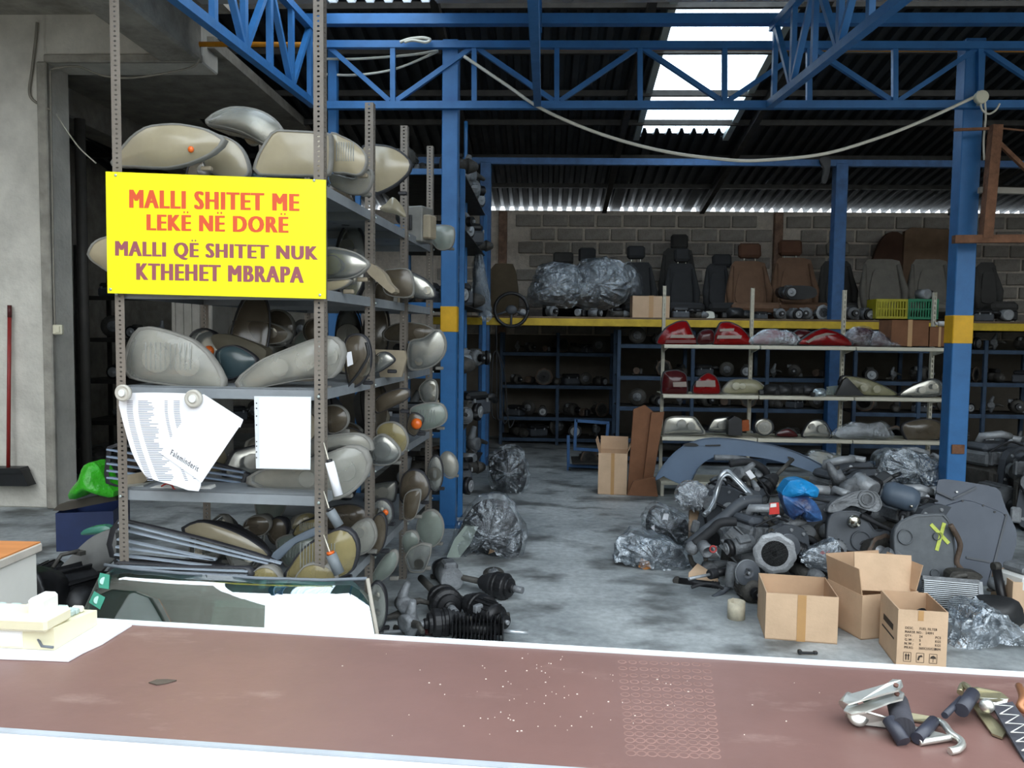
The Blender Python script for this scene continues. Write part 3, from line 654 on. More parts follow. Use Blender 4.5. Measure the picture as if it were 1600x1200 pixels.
L([(600, 455), (600, 425), (612, 421), (640, 423), (645, 460), (620, 464)], 4.75, 'grey headlight frame behind the lamp with the pink bulb', 'dark', hous='tan', bulge=.1)
L([(622, 461), (625, 440), (629, 424), (645, 426), (665, 436), (677, 450), (680, 463), (668, 467), (640, 464)], 4.9, 'dark headlight with pale indicator and pink bulb on the second shelf', 'clean', [(668, 454, 8)], [(635, 447, 10)], hous='black', bulge=.15, sharp=.4)
L([(138, 396), (150, 377), (180, 370), (225, 385), (225, 425), (180, 428), (152, 413), (142, 405)], 3.7, 'pale rounded headlight poking out beyond the rack post beside the notice board', 'dusty', hous='tan')
L([(358, 522), (366, 505), (400, 502), (432, 508), (452, 521), (440, 535), (400, 537), (366, 530)], 4.1, 'brown dusty headlight with chrome glints deep on the third shelf', 'dark', [(375, 517, 8), (400, 519, 9), (425, 520, 9)], hous='grey', bulge=.1)
L(ellipse(432, 513, 27, 29), 4.35, 'round brown lamp standing behind the dusty chrome headlight', 'dark', hous='grey')
L(ellipse(490, 517, 17, 19), 4.3, 'small round brown lamp behind the corner post on the third shelf', 'dark', hous='grey')
L([(195, 577), (197, 555), (205, 530), (218, 514), (235, 512), (265, 519), (300, 532), (325, 553), (340, 575), (350, 597), (345, 606), (300, 605), (240, 598), (205, 590)], 3.62, 'large milky headlight with rounded corner at the post end of the third shelf', 'grey', [(245, 560, 24), (293, 568, 22)], hous='grey', bulge=.12, sharp=.4, ribs_=10)
L([(338, 552), (365, 540), (398, 558), (396, 573), (373, 588), (352, 590)], 3.82, 'dark teal lens lying between the two big third-shelf headlights', 'teal', hous='black')
slab([(330, 526), (350, 522), (382, 530), (416, 549), (396, 571), (345, 552)], 3.98, 'lamp_backing', 'olive brown lamp backing above the dark teal lens', 'lamp backing', mat('olive_plastic', '5d5748', .7), .1, .02, group='headlights on the slotted-angle rack')
L([(370, 605), (372, 592), (385, 580), (410, 562), (450, 545), (490, 530), (515, 526), (530, 533), (537, 550), (532, 572), (518, 590), (480, 592), (430, 601), (390, 609)], 3.6, 'long clear swept-back headlight lying nose down beside the corner post', 'grey', [(437, 574, 15), (478, 563, 17), (516, 556, 14)], hous='grey', bulge=.16, sharp=.4)
L([(538, 560), (541, 530), (556, 522), (572, 528), (579, 552), (576, 580), (562, 600), (546, 602)], 4.0, 'headlight back with white sticker and black cable on the third shelf', 'dark', [(566, 575, 14)], hous='black')
so = at(548, 558, 3.94); slab([(541, 551), (549, 549), (552, 569), (543, 573)], 3.93, 'paper_sticker', 'white barcode sticker on the headlight back', 'sticker', PAPER, .001, smooth=False)
cable([(541, 606), (553, 592), (565, 575), (575, 555), (572, 535)], 3.9, .008, BLACKP, 'black lamp cable curling round the headlight with the sticker')
slab([(586, 546), (632, 548), (635, 560), (627, 589), (594, 590)], 4.6, 'lamp_backing', 'tan lamp frame plate on the third shelf behind the bright reflector', 'lamp backing', HOUS['tan'], .05, smooth=False, group='headlights on the slotted-angle rack')
L([(584, 566), (590, 553), (602, 550), (613, 557), (616, 564), (606, 573), (590, 582), (583, 580)], 4.4, 'bright white pointed reflector lamp on the third shelf behind the second post', 'clean', [(590, 562, 8)], hous='black')
L([(598, 520), (615, 507), (640, 504), (667, 509), (682, 521), (667, 533), (640, 533), (606, 532)], 5.25, 'brownish chrome headlight lying above the ring-edged lamp', 'dark', [(655, 520, 9)], hous='grey')
L([(638, 573), (640, 535), (662, 528), (684, 515), (696, 533), (693, 555), (676, 572), (652, 578)], 5.05, 'ring-edged headlight with thick chrome bezel at the far end of the third shelf', 'clean', [(655, 565, 8)], hous='grey', bulge=.1)
L([(480, 712), (482, 690), (520, 680), (560, 678), (578, 690), (580, 706), (560, 697), (510, 704)], 3.85, 'milky headlight lying behind the clear one on the fourth shelf', 'grey', hous='grey')
L([(386, 753), (400, 738), (440, 729), (500, 713), (545, 697), (568, 703), (577, 722), (570, 746), (550, 768), (520, 781), (470, 776), (420, 767)], 3.66, 'big clear cloudy headlight on the fourth shelf below the sleeved sheet', 'grey', [(540, 735, 18), (480, 748, 14)], hous='grey', bulge=.14, sharp=.4)
L([(588, 676), (596, 663), (614, 660), (630, 670), (637, 690), (630, 706), (616, 706), (600, 690)], 4.55, 'silver headlight stacked behind the glossy oval one', 'yellow', [(617, 682, 12)], hous='grey', bulge=.12)
L([(578, 722), (579, 692), (595, 679), (612, 688), (625, 706), (619, 720), (602, 727)], 4.3, 'glossy oval headlight with swirling reflector beside the second post', 'clean', [(598, 703, 17)], hous='grey', bulge=.18)
L([(636, 672), (640, 648), (650, 646), (661, 654), (657, 668), (648, 681)], 4.75, 'black headlight with bright orange indicator beside the third post', 'dark', (), [(651, 662, 9)], hous='black', bulge=.1)
L([(641, 640), (665, 630), (690, 632), (698, 650), (690, 664), (662, 672), (650, 664)], 5.0, 'grey-green ribbed lamp lying across beside the orange indicator', 'green', hous='grey', ribs_=7)
L([(655, 607), (668, 593), (680, 596), (684, 612), (680, 630), (662, 628)], 5.3, 'clear headlight with chrome glints below the third shelf end', 'clean', [(675, 605, 7), (676, 622, 6)], hous='tan')
L(ellipse(520, 655, 24, 22), 4.15, 'round brown lens in the shadow under the third shelf', 'dark', hous='grey')
L([(585, 628), (600, 615), (628, 607), (640, 612), (634, 625), (605, 640), (588, 645)], 4.5, 'long dark amber lamp lying under the third shelf', 'dark', hous='black')
L([(285, 826), (310, 815), (340, 821), (380, 837), (412, 858), (421, 869), (392, 866), (340, 847), (300, 836)], 3.82, 'long dusty curved lamp lying above the chrome grilles', 'dusty', hous='black', bulge=.1)
L(ellipse(401, 822, 21, 16, rot=-10), 4.0, 'small round dusty fog lamp under the fourth shelf', 'dark', hous='grey', name='fog_lamp', cat='fog lamp')
L(ellipse(433, 830, 15, 21), 4.05, 'black round lamp back beside the small dusty fog lamp', 'dark', hous='black', name='fog_lamp', cat='fog lamp')
L([(459, 836), (464, 822), (478, 814), (502, 810), (504, 828), (480, 838)], 3.95, 'small fluted lamp half hidden by the grey wing trim', 'yellow', hous='black', ribs_=8)
L([(446, 905), (455, 882), (474, 857), (500, 840), (530, 826), (549, 832), (559, 852), (556, 878), (544, 897), (500, 910)], 3.62, 'large yellowed fluted headlight low on the corner post', 'yellow', [(520, 860, 20)], hous='black', bulge=.14, ribs_=12)
L([(464, 910), (472, 888), (492, 881), (512, 886), (524, 900), (520, 912)], 3.5, 'small yellowed lamp lens in front of the large yellowed headlight', 'yellow', hous='grey')
L([(388, 912), (398, 892), (414, 886), (430, 893), (436, 912)], 3.52, 'low oval lamp with grey surround above the windscreen edge', 'yellow', [(414, 903, 12)], hous='grey')
L([(540, 838), (556, 818), (574, 812), (584, 822), (587, 842), (577, 860), (556, 868), (545, 856)], 4.05, 'grey corner lamp with brown bulb hole under the fourth shelf', 'grey', [(562, 832, 8)], hous='grey', bulge=.1)
L(ellipse(590, 835, 13, 33, rot=8), 4.2, 'thin edge-on headlight ring beside the grey corner lamp', 'dark', hous='black', bulge=.1)
L([(582, 800), (586, 784), (600, 781), (612, 794), (613, 812), (602, 824), (590, 818)], 4.35, 'chrome headlight with orange bulb under the fourth shelf', 'clean', [(592, 800, 9)], [(603, 800, 5)], hous='black', bulge=.16)
L([(625, 778), (629, 745), (645, 734), (663, 742), (671, 766), (660, 784), (640, 790)], 4.9, 'nest of grey oval lamp rims behind the third post', 'dark', [(648, 752, 10)], hous='black')
L([(630, 800), (634, 772), (655, 766), (656, 782), (648, 808), (634, 812)], 4.75, 'grey square lamp carrier plate below the nest of rims', 'dark', hous='grey')
L(ellipse(680, 740, 12, 28), 5.2, 'bright round chrome headlight beside the fourth post', 'clean', [(679, 740, 14)], hous='black')
L(ellipse(701, 727, 14, 21, rot=-15), 5.5, 'grey oval lamp body overlapping the blue column', 'grey', hous='grey')
L(ellipse(672, 826, 21, 29), 5.15, 'large round greenish lens low beside the fourth post', 'green', hous='grey', bulge=.1)
L([(628, 845), (634, 832), (646, 831), (654, 843), (648, 858), (634, 864)], 4.85, 'small greenish oval lamp below the fourth shelf', 'green', hous='grey')
L([(633, 872), (641, 858), (658, 850), (673, 853), (672, 868), (662, 893), (641, 893)], 4.7, 'square glass lamp with chrome lip at the bottom shelf end', 'clean', [(655, 880, 10)], hous='grey', bulge=.06, sharp=.2)
L([(580, 905), (590, 884), (606, 864), (618, 862), (621, 876), (614, 893), (598, 906), (586, 910)], 4.3, 'grey-green oval lens leaning under the bottom shelf edge', 'green', hous='grey', bulge=.12)
L(ellipse(588, 950, 16, 40), 4.1, 'tall edge-on headlight standing on the floor beside the windscreen', 'clean', [(585, 935, 10), (585, 965, 10)], hous='black')
# small things tied to the rack
for (x0, y0, x1, y1, r, mcol), lab in ((((516, 798, 530, 822, 8, 'b')), 'grey cylinder hanging from the fourth shelf corner'), (((517, 866, 530, 896, 9, 'b')), 'grey cylinder with orange cap hanging below the corner post'), (((515, 722, 529, 774, 7, 'w')), 'white paper roll hanging on a string over the clear headlight')):
    Yc = 3.42; p0 = at(x0, y0, Yc); t = thing('hanging_cylinder' if mcol == 'b' else 'paper_roll', lab, 'capacitor' if mcol == 'b' else 'paper roll', at(x1, y1, Yc)); o = t.location
    MB().cyl(at(x0, y0, Yc) - o, Vector((0, 0, 0)), r * mpp(Yc), n=14).build('body', mat('capacitor_grey', '6e7478', .5) if mcol == 'b' else PAPER, t)
    MB().cyl(at(x0 - 1, y0 - 4, Yc) - o, at(x0, y0, Yc) - o, r * mpp(Yc) * .7, n=12).build('cap', AMBER if y0 > 850 else BLACKP, t)
    MB().tube([at(x0 - 2, y0 - 4, Yc) - o, at(506, y0 - 30, 3.488) - o], .003, 5).build('string', CABLE_W, t)
# grilles
def grille(px, Y, lines, lab, m1=None, frame_m=HOUS['black'], th=.02, pitch=0):
    loc, Rm, p, cv = framec(px, Y, 0, pitch); t = thing('car_grille', lab, 'car grille', loc, Rm, 'car grilles on the lower shelves'); o = smooth_loop(ccw(p), 28, .3)
    ring(o, scaled(o, .93), -.005, .03).build('surround', frame_m, t)
    for x0, y0, x1, y1 in lines:
        a = cv(x0, y0); b = cv(x1, y1); MB().bar((a[0], 0, a[1]), (b[0], 0, b[1]), .022, .008, (0, 0, 1)).build('slat', m1 or GRC, t)
    a = cv(*[sum(q[i] for q in px) / len(px) for i in (0, 1)]); return t
GRB = mat('blue_grey_grille', '8c9db3', .35, .25, .15, 8); GRC = mat('pale_shine_slat', 'b4bfcb', .28, .35, .12, 8)  # bright reflections of the slats put into pale base colours
grille([(166, 755), (168, 705), (176, 693), (290, 712), (384, 738), (386, 752), (370, 775), (330, 772), (240, 768)], 3.78, [(168, 702 + k * 11, 382 - k * 2.5, 738 + k * 8) for k in range(5)], 'black car grille with bluish slats behind the price list', GRB)
grille([(172, 870), (174, 822), (186, 812), (300, 838), (400, 866), (442, 884), (400, 890), (300, 884)], 3.62, [(186, 816, 440, 880), (186, 826, 420, 880), (184, 842, 338, 874), (182, 854, 335, 874), (180, 866, 330, 884)], 'long chrome-slatted grille on the bottom shelf')
grille([(176, 905), (178, 880), (300, 886), (392, 888), (386, 910), (280, 914)], 3.5, [(180, 884, 388, 892), (182, 891, 386, 900), (184, 898, 384, 907)], 'lower chrome-slatted grille just above the windscreen')
grille([(180, 886), (184, 868), (260, 874), (350, 884), (300, 892), (220, 890)], 3.68, [(184, 873, 330, 886), (184, 880, 320, 889)], 'short bent grille between the two long chrome grilles', GRB)
slab([(424, 868), (436, 856), (462, 838), (500, 822), (506, 832), (470, 846), (452, 858), (440, 872), (430, 876)], 3.7, 'wing_trim', 'grey wing trim strip with white edge beside the yellowed headlight', 'trim', mat('grey_blue_trim', '6b7682', .5), .03, .01)
# small boxes and lamps lying on the fourth shelf
def blk(px, Y, name, lab, cat, m, thick, smooth=False, **kw): return slab(px, Y, name, lab, cat, m, thick, smooth=smooth, **kw)
blk([(186, 762), (187, 746), (228, 738), (230, 750), (222, 756), (187, 764)], 3.7, 'lamp_module', 'grey control module lying tilted on top of another module', 'module', HOUS['tan'], .1)
blk([(186, 775), (187, 762), (224, 758), (228, 774)], 3.62, 'lamp_module', 'metal control module with white sticker on the fourth shelf', 'module', mat('module_metal', 'a9aca8', .4, .5), .12)
blk([(234, 762), (260, 760), (300, 764), (328, 760), (328, 771), (300, 774), (250, 773), (238, 769)], 3.6, 'number_plate_lamp', 'white lamp strip with red wire on the fourth shelf', 'lamp strip', WHITE_P, .06, True)
blk([(312, 783), (314, 775), (344, 770), (352, 776), (346, 784)], 3.54, 'side_marker', 'small pale side marker lamp at the shelf edge', 'marker lamp', LENS['grey'], .03, True)
cable([(252, 760), (260, 756), (268, 758), (272, 764), (280, 768)], 3.58, .004, mat('red_wire', 'a82820', .5), 'short red wire on the white lamp strip')
# ================================================================ COUNTER AND FOREGROUND
CZ = .9
LAM = mat('brown_laminate', '6f4f48', .32, 0, .12, 2.2, .02, 30)
def lam_mat():
    m, nt, out = _new('brown_laminate_top'); b = principled(nt, '6f534d', .38, 0, .13, 2.0, .02, 40); tc = N(nt, 'TexCoord')
    base = [l for l in nt.links if l.to_socket == b.inputs['Base Color']][0].from_socket
    n1 = N(nt, 'TexNoise', Scale=3.2, Detail=7.0, Roughness=.7); mp = N(nt, 'Mapping'); mp.inputs['Scale'].default_value = (1, 2.4, 1); nt.links.new(tc.outputs['Object'], mp.inputs[0]); nt.links.new(mp.outputs[0], n1.inputs['Vector'])
    r = N(nt, 'ValToRGB'); e = r.color_ramp.elements; e[0].position = .58; e[1].position = .8; e[0].color = (0, 0, 0, 1); e[1].color = (.5, .5, .5, 1); nt.links.new(n1.outputs['Fac'], r.inputs[0])
    mx = N(nt, 'MixRGB'); mx.inputs[2].default_value = (*lin('a68f86'), 1); nt.links.new(r.outputs[0], mx.inputs[0]); nt.links.new(base, mx.inputs[1]); nt.links.new(mx.outputs[0], b.inputs['Base Color']); nt.links.new(b.outputs[0], out.inputs[0]); return m
LAMT = lam_mat()
TRIMW = mat('white_edge_trim', 'd8dde2', .4, 0, .06, 20); PANELW = mat('white_counter_panel', 'e6e6e6', .45, 0, .03)
fl_, fr_ = gz(-300, 947, CZ), gz(1900, 1076, CZ); nl_, nr_ = gz(-300, 1117, CZ), gz(1900, 1269, CZ)
ct = thing('shop_counter', 'long brown laminate counter with white edging across the front', 'counter', (fl_ + fr_ + nl_ + nr_) / 4 * Vector((1, 1, 0)).x if False else Vector(((fl_.x + fr_.x) / 2, (fl_.y + nr_.y) / 2, 0)))
co = ct.location
def quadslab(c4, z0, z1):
    v = [(p.x - co.x, p.y - co.y, z) for z in (z1, z0) for p in c4]; return MB().add(v, [(0, 1, 2, 3), (7, 6, 5, 4), (0, 4, 5, 1), (1, 5, 6, 2), (2, 6, 7, 3), (3, 7, 4, 0)])
quadslab([nl_, nr_, fr_, fl_], CZ - .03, CZ).build('worktop', LAMT, ct)
def offs(a, b, d):
    t = (b - a).normalized(); n = Vector((-t.y, t.x, 0)); return a + n * d, b + n * d
a1, b1 = offs(fl_, fr_, .001); a2, b2 = offs(fl_, fr_, .021); quadslab([a1, b1, b2, a2], CZ - .04, CZ + .004).build('far_edging', TRIMW, ct)
a1, b1 = offs(nl_, nr_, -.001); a2, b2 = offs(nl_, nr_, -.012); quadslab([a2, b2, b1, a1], CZ - .04, CZ + .002).build('near_edging', mat('grey_edge_trim', '9aa0a6', .4), ct)
a1, b1 = offs(nl_, nr_, -.013); a2, b2 = offs(nl_, nr_, -.035); quadslab([a2, b2, b1, a1], 0, CZ - .002).build('front_panel', PANELW, ct)
for f in (.03, .5, .97):
    p0 = nl_.lerp(nr_, f); p1 = fl_.lerp(fr_, f); q0 = nl_.lerp(nr_, f + .012); q1 = fl_.lerp(fr_, f + .012); quadslab([p0, q0, q1.lerp(q0, .1), p1.lerp(p0, .1)], 0, CZ - .03).build('end_panel', PANELW, ct)
# faint raised rings where a dimpled mat stuck to the laminate
g = MB()
for i in range(9):
    for j in range(15):
        x = 972 + i * 16.5 + j * 1.0; y = 1034 + j * 10.2 + i * .6; c = gz(x, y, CZ); r = .0085
        g.add([(c.x - co.x + r * k * math.cos(t * math.pi / 5), c.y - co.y + r * k * math.sin(t * math.pi / 5), CZ + h) for k, h in ((1.15, .0001), (1, .0007), (.8, .0001)) for t in range(10)],
              [(k * 10 + t, k * 10 + (t + 1) % 10, k * 10 + 10 + (t + 1) % 10, k * 10 + 10 + t) for k in (0, 1) for t in range(10)], True)
o = g.build('mat_imprint', mat('laminate_residue', '80625a', .5, 0, .2, 30), ct); o['kind'] = 'stuff'
g = MB()
for k in range(90):
    x = random.choice([random.uniform(500, 1300), random.gauss(830, 60), random.gauss(900, 90)]); y = random.uniform(1020, 1150); c = gz(x, y, CZ); s = random.uniform(.0005, .0016)
    g.box((c.x - co.x, c.y - co.y, CZ + .0006), (s * random.uniform(1, 2.4), s, .0012), M=None)
o = g.build('crumbs', mat('crumbs', 'd9cdc0', .8), ct); o['kind'] = 'stuff'
lf = [gz(x, y, CZ + .002) for x, y in ((232, 1066), (245, 1062), (262, 1061), (276, 1063), (262, 1067), (245, 1070))]
c = sum(lf, Vector()) / 6; solo('fallen_leaf', MB().add([p - c + Vector((0, 0, .001 * (i % 2))) for i, p in enumerate(lf)] + [p - c - Vector((0, 0, .0015)) for p in lf], [(0, 1, 2, 3, 4, 5)] + [(11, 10, 9, 8, 7, 6)] + [(i, i + 6, (i + 1) % 6 + 6, (i + 1) % 6) for i in range(6)]), mat('dead_leaf', '4a4036', .8), 'small dark dead leaf lying on the counter', 'leaf', c)
# papers and the desk machine on the counter
pg = [gz(x, y, CZ) for x, y in ((-80, 1028), (0, 1031), (60, 1033), (107, 1035), (130, 1022), (160, 1008), (206, 979), (160, 973), (60, 962), (-80, 950))]
c = Vector((pg[3].x, pg[3].y, CZ + .001)); n = len(pg)
solo('paper_stack', MB().add([Vector((p.x - c.x, p.y - c.y, .004)) for p in pg] + [Vector((p.x - c.x, p.y - c.y, 0)) for p in pg], [tuple(range(n)), tuple(range(2 * n - 1, n - 1, -1))] + [(i, i + n, (i + 1) % n + n, (i + 1) % n) for i in range(n)]), mat('rumpled_paper', 'e4e4e6', .8, 0, .06, 12, .2, 25), 'rumpled white paper sheets under the cream desk machine', 'paper', c)
CREAM = mat('cream_casing', 'd8d2b4', .45, 0, .05); 
A = gz(85, 1016, CZ + .006); B = gz(152, 976, CZ + .006); fwd = (B - A).normalized(); Lm = (B - A).length
dm = thing('adding_machine', 'cream desk adding machine with keypad and handset block at the counter end', 'desk machine', A); dm.rotation_euler = (0, 0, math.atan2(fwd.y, fwd.x) - R(90)); 
Wm = .34; b = MB()
v = [(0, 0, 0), (0, Lm, 0), (-Wm, Lm, 0), (-Wm, 0, 0), (0, 0, .05), (0, Lm, .035), (-Wm, Lm, .035), (-Wm, 0, .05)]
b.add(v, [(3, 2, 1, 0), (4, 5, 6, 7), (0, 1, 5, 4), (1, 2, 6, 5), (2, 3, 7, 6), (3, 0, 4, 7)]).build('casing', CREAM, dm)
MB().box((-.1, Lm * .12, .062), (.2, .09, .03), .006).build('paper_cover', CREAM, dm); MB().box((-.045, Lm * .2, .075), (.035, .06, .07), .006).build('lever_block', WHITE_P, dm)
KEYG = mat('key_grey', '9fb0ad', .5); KEYW = mat('key_cream', 'd5d6c4', .5)
for i in range(8):
    for j in range(4):
        MB().box((-.03 - i * .038, Lm * .5 + j * (Lm * .11), .05 - j * .0015), (.026, Lm * .085, .014), .003).build('key', KEYG if (i + j) % 3 else KEYW, dm)
A2 = gz(20, 1008, CZ + .006); rl = thing('paper_roll', 'white paper roll with cable lying beside the desk machine', 'paper roll', A2 + Vector((0, 0, .022)))
MB().cyl((-.16, 0, 0), (.035, -.005, 0), .022, n=16).build('roll', PAPER, rl); MB().tube([Vector((.03, 0, 0)), Vector((.06, -.01, .005)), Vector((.085, -.03, -.01)), Vector((.11, -.03, -.012))], .003, 6).build('cord', mat('grey_cord', '5b6068', .5), rl)
# ratchet straps
ZINC = mat('zinc_plate', 'd9d9d2', .32, .85, .12, 9); ZINCY = mat('yellow_zinc', 'a8a184', .38, .8, .2, 9); GRIP = mat('dark_grip', '2d2f3a', .45); WEB = mat('dark_webbing', '35353c', .85, 0, .2, 40, stretch=(1, 30, 1))
def lay(pts): return [gz(x, y, CZ + h) for x, y, h in pts]
def plate(pts, th, m, nm, root):
    P = lay(pts); o = root.location; nn = (P[1] - P[0]).cross(P[2] - P[0]).normalized() * th; k = len(P)
    MB().add([p - o for p in P] + [p + nn - o for p in P], [tuple(range(k))[::-1], tuple(range(k, 2 * k))] + [(i, (i + 1) % k, (i + 1) % k + k, i + k) for i in range(k)]).build(nm, m, root)
s1 = thing('ratchet_strap', 'white zinc ratchet strap buckle with open handle on the counter', 'ratchet strap', gz(1380, 1120, CZ), None, 'ratchet straps on the counter'); o1 = s1.location
def rod(pts, r, nm, m, root, n=8): MB().tube(sag([p - root.location for p in lay(pts)], 5), r, n).build(nm, m, root)
plate([(1317, 1096, .05), (1322, 1086, .052), (1340, 1082, .055), (1385, 1068, .075), (1395, 1061, .078), (1408, 1062, .08), (1411, 1071, .078), (1404, 1078, .076), (1372, 1086, .066), (1345, 1094, .056), (1325, 1100, .05)], .003, ZINC, 'handle_side', s1)
plate([(1318, 1110, .035), (1324, 1101, .037), (1345, 1101, .042), (1390, 1083, .058), (1404, 1077, .062), (1413, 1083, .062), (1410, 1092, .06), (1390, 1097, .054), (1352, 1112, .044), (1330, 1116, .036)], .003, ZINC, 'handle_side', s1)
plate([(1320, 1120, .006), (1322, 1108, .03), (1350, 1112, .034), (1392, 1124, .02), (1386, 1137, .004), (1345, 1132, .003)], .003, ZINC, 'base_plate', s1)
plate([(1342, 1090, .045), (1372, 1075, .06), (1380, 1081, .058), (1350, 1096, .045)], .004, mat('green_sticker', '5b6a60', .5), 'spring_slide', s1)
for x, y, h in ((1399.5, 1071, .079), (1401, 1084.5, .063)):
    p = gz(x, y, CZ + h) - o1; MB().lathe([(.0042, 0), (.0042, .004)], p - Vector((0, 0, .001)), (0, -.5, 1), 12).build('pivot_hole', mat('hole_brown', '5a3a30', .7), s1)
MB().cyl(gz(1320, 1104, CZ + .028) - o1, gz(1332, 1090, CZ + .04) - o1, .013, n=14).build('spindle', ZINC, s1)
MB().lathe([(.019, 0), (.019, .004), (.012, .006)], gz(1340, 1118, CZ + .018) - o1, (0, -.8, .5), 18).build('ratchet_wheel', ZINC, s1)
MB().cyl(gz(1389, 1124, CZ + .03) - o1, gz(1412, 1160, CZ + .008) - o1, .0125, n=14).build('grip', GRIP, s1)
MB().cyl(gz(1402, 1097, CZ + .03) - o1, gz(1412, 1137, CZ + .025) - o1, .019, n=18).build('webbing_roll', WEB, s1)
plate([(1420, 1113, .012), (1470, 1122, .008), (1476, 1132, .005), (1420, 1124, .006)], .003, ZINCY, 'anchor_plate', s1)
plate([(1418, 1132, .01), (1482, 1148, .006), (1478, 1155, .004), (1416, 1145, .006)], .003, ZINC, 'anchor_plate', s1)
rod([(1436, 1160, .006), (1460, 1156, .008), (1485, 1152, .008)], .006, 'hook_wire', ZINC, s1)
rod([(1463, 1127, .012), (1474, 1131, .014), (1486, 1146, .012), (1500, 1156, .01), (1503, 1164, .008), (1496, 1171, .007), (1484, 1174, .006)], .0065, 'hook_wire', ZINC, s1)
MB().cyl(gz(1433, 1154, CZ + .012) - o1, gz(1459, 1127, CZ + .014) - o1, .0105, n=12).build('hook_sleeve', GRIP, s1)
s2 = thing('ratchet_strap', 'dark ratchet strap with zigzag-stitched webbing at the counter end', 'ratchet strap', gz(1545, 1110, CZ), None, 'ratchet straps on the counter'); o2 = s2.location
plate([(1512, 1078, .03), (1530, 1075, .035), (1565, 1082, .03), (1578, 1092, .026), (1560, 1096, .028), (1530, 1092, .03)], .012, ZINCY, 'buckle_frame', s2)
plate([(1530, 1090, .03), (1575, 1092, .028), (1572, 1102, .02), (1540, 1100, .024)], .008, ZINC, 'pawl', s2)
plate([(1518, 1100, .012), (1530, 1098, .014), (1572, 1142, .008), (1566, 1152, .006), (1550, 1146, .006)], .004, ZINCY, 'base_plate', s2)
P = [(1550, 1102, .028), (1582, 1096, .03), (1640, 1180, .004), (1600, 1188, .004)]
plate(P, .004, WEB, 'webbing', s2)
for k in range(6):
    f0 = k / 6; f1 = (k + .5) / 6; f2 = (k + 1) / 6
    e0 = lambda f: Vector(P[0]).lerp(Vector(P[3]), f); e1 = lambda f: Vector(P[1]).lerp(Vector(P[2]), f)
    q = [e0(f0).lerp(e1(f0), .12), e0(f1).lerp(e1(f1), .88), e0(f2).lerp(e1(f2), .12)]
    MB().tube([gz(a.x, a.y, CZ + a.z + .0055) - o2 for a in q], .0012, 4).build('stitching', WHITE_P, s2)
MB().cyl(gz(1476, 1118, CZ + .03) - o2, gz(1502, 1092, CZ + .032) - o2, .006, n=10).build('hook_shank', GRIP, s2)
MB().cyl(gz(1502, 1110, CZ + .03) - o2, gz(1520, 1084, CZ + .034) - o2, .0125, n=14).build('grip', GRIP, s2)
rod([(1520, 1084, .03), (1512, 1074, .03), (1505, 1070, .025), (1500, 1082, .02)], .006, 'hook_wire', ZINCY, s2); MB().ball(gz(1542, 1103, CZ + .03) - o2, .013, 12, 8).build('rivet', ZINC, s2)
rod([(1592, 1072, .03), (1598, 1090, .03), (1594, 1105, .02), (1606, 1112, .012)], .007, 'hook_wire', mat('copper_wire', '9a6a4a', .4, .6), s2)
# low cabinet beside the counter
e1_ = gz(60, 848, .75); 
cb = thing('low_cabinet', 'low cream cabinet with orange wood top beside the counter end', 'cabinet', (e1_.x, e1_.y, 0)); WOOD = mat('orange_wood', 'c07c45', .45, 0, .12, 3, stretch=(1, 6, 1))
MB().box((-.29, -.6, .355), (.57, 1.19, .71), .004).build('carcass', mat('cream_panel', 'd6d3cc', .5, 0, .04), cb); MB().box((-.295, -.6, .731), (.61, 1.22, .034), .004).build('edge_band', mat('grey_band', 'b3aca2', .6), cb); MB().box((-.295, -.6, .7505), (.6, 1.21, .006)).build('top_veneer', WOOD, cb)
# ---------------------------------------------------------------- windscreen leaning on the rack
def glass_mat():
    m, nt, out = _new('windscreen_glass'); g = N(nt, 'BsdfGlossy', Roughness=.015); g.inputs[0].default_value = (.92, .97, 1, 1); t = N(nt, 'BsdfTransparent'); t.inputs[0].default_value = (.38, .6, .52, 1)
    lw = N(nt, 'LayerWeight', Blend=.55); mr = N(nt, 'MapRange'); mr.inputs[3].default_value = .2; mr.inputs[4].default_value = .9; nt.links.new(lw.outputs['Fresnel'], mr.inputs[0])
    mx = N(nt, 'MixShader'); nt.links.new(mr.outputs[0], mx.inputs[0]); nt.links.new(t.outputs[0], mx.inputs[1]); nt.links.new(g.outputs[0], mx.inputs[2]); nt.links.new(mx.outputs[0], out.inputs[0]); return m
WSG = glass_mat()
px = [(148, 877), (200, 886), (280, 895), (400, 903), (500, 904), (566, 899), (576, 960), (590, 1040), (420, 1080), (220, 1075), (70, 1030), (103, 962)]
loc, Rm, p, cv = framec(px, 3.1, -4, -27)
ws = thing('windscreen', 'curved green-tinted windscreen leaning on the headlight rack behind the counter', 'windscreen', loc, Rm)
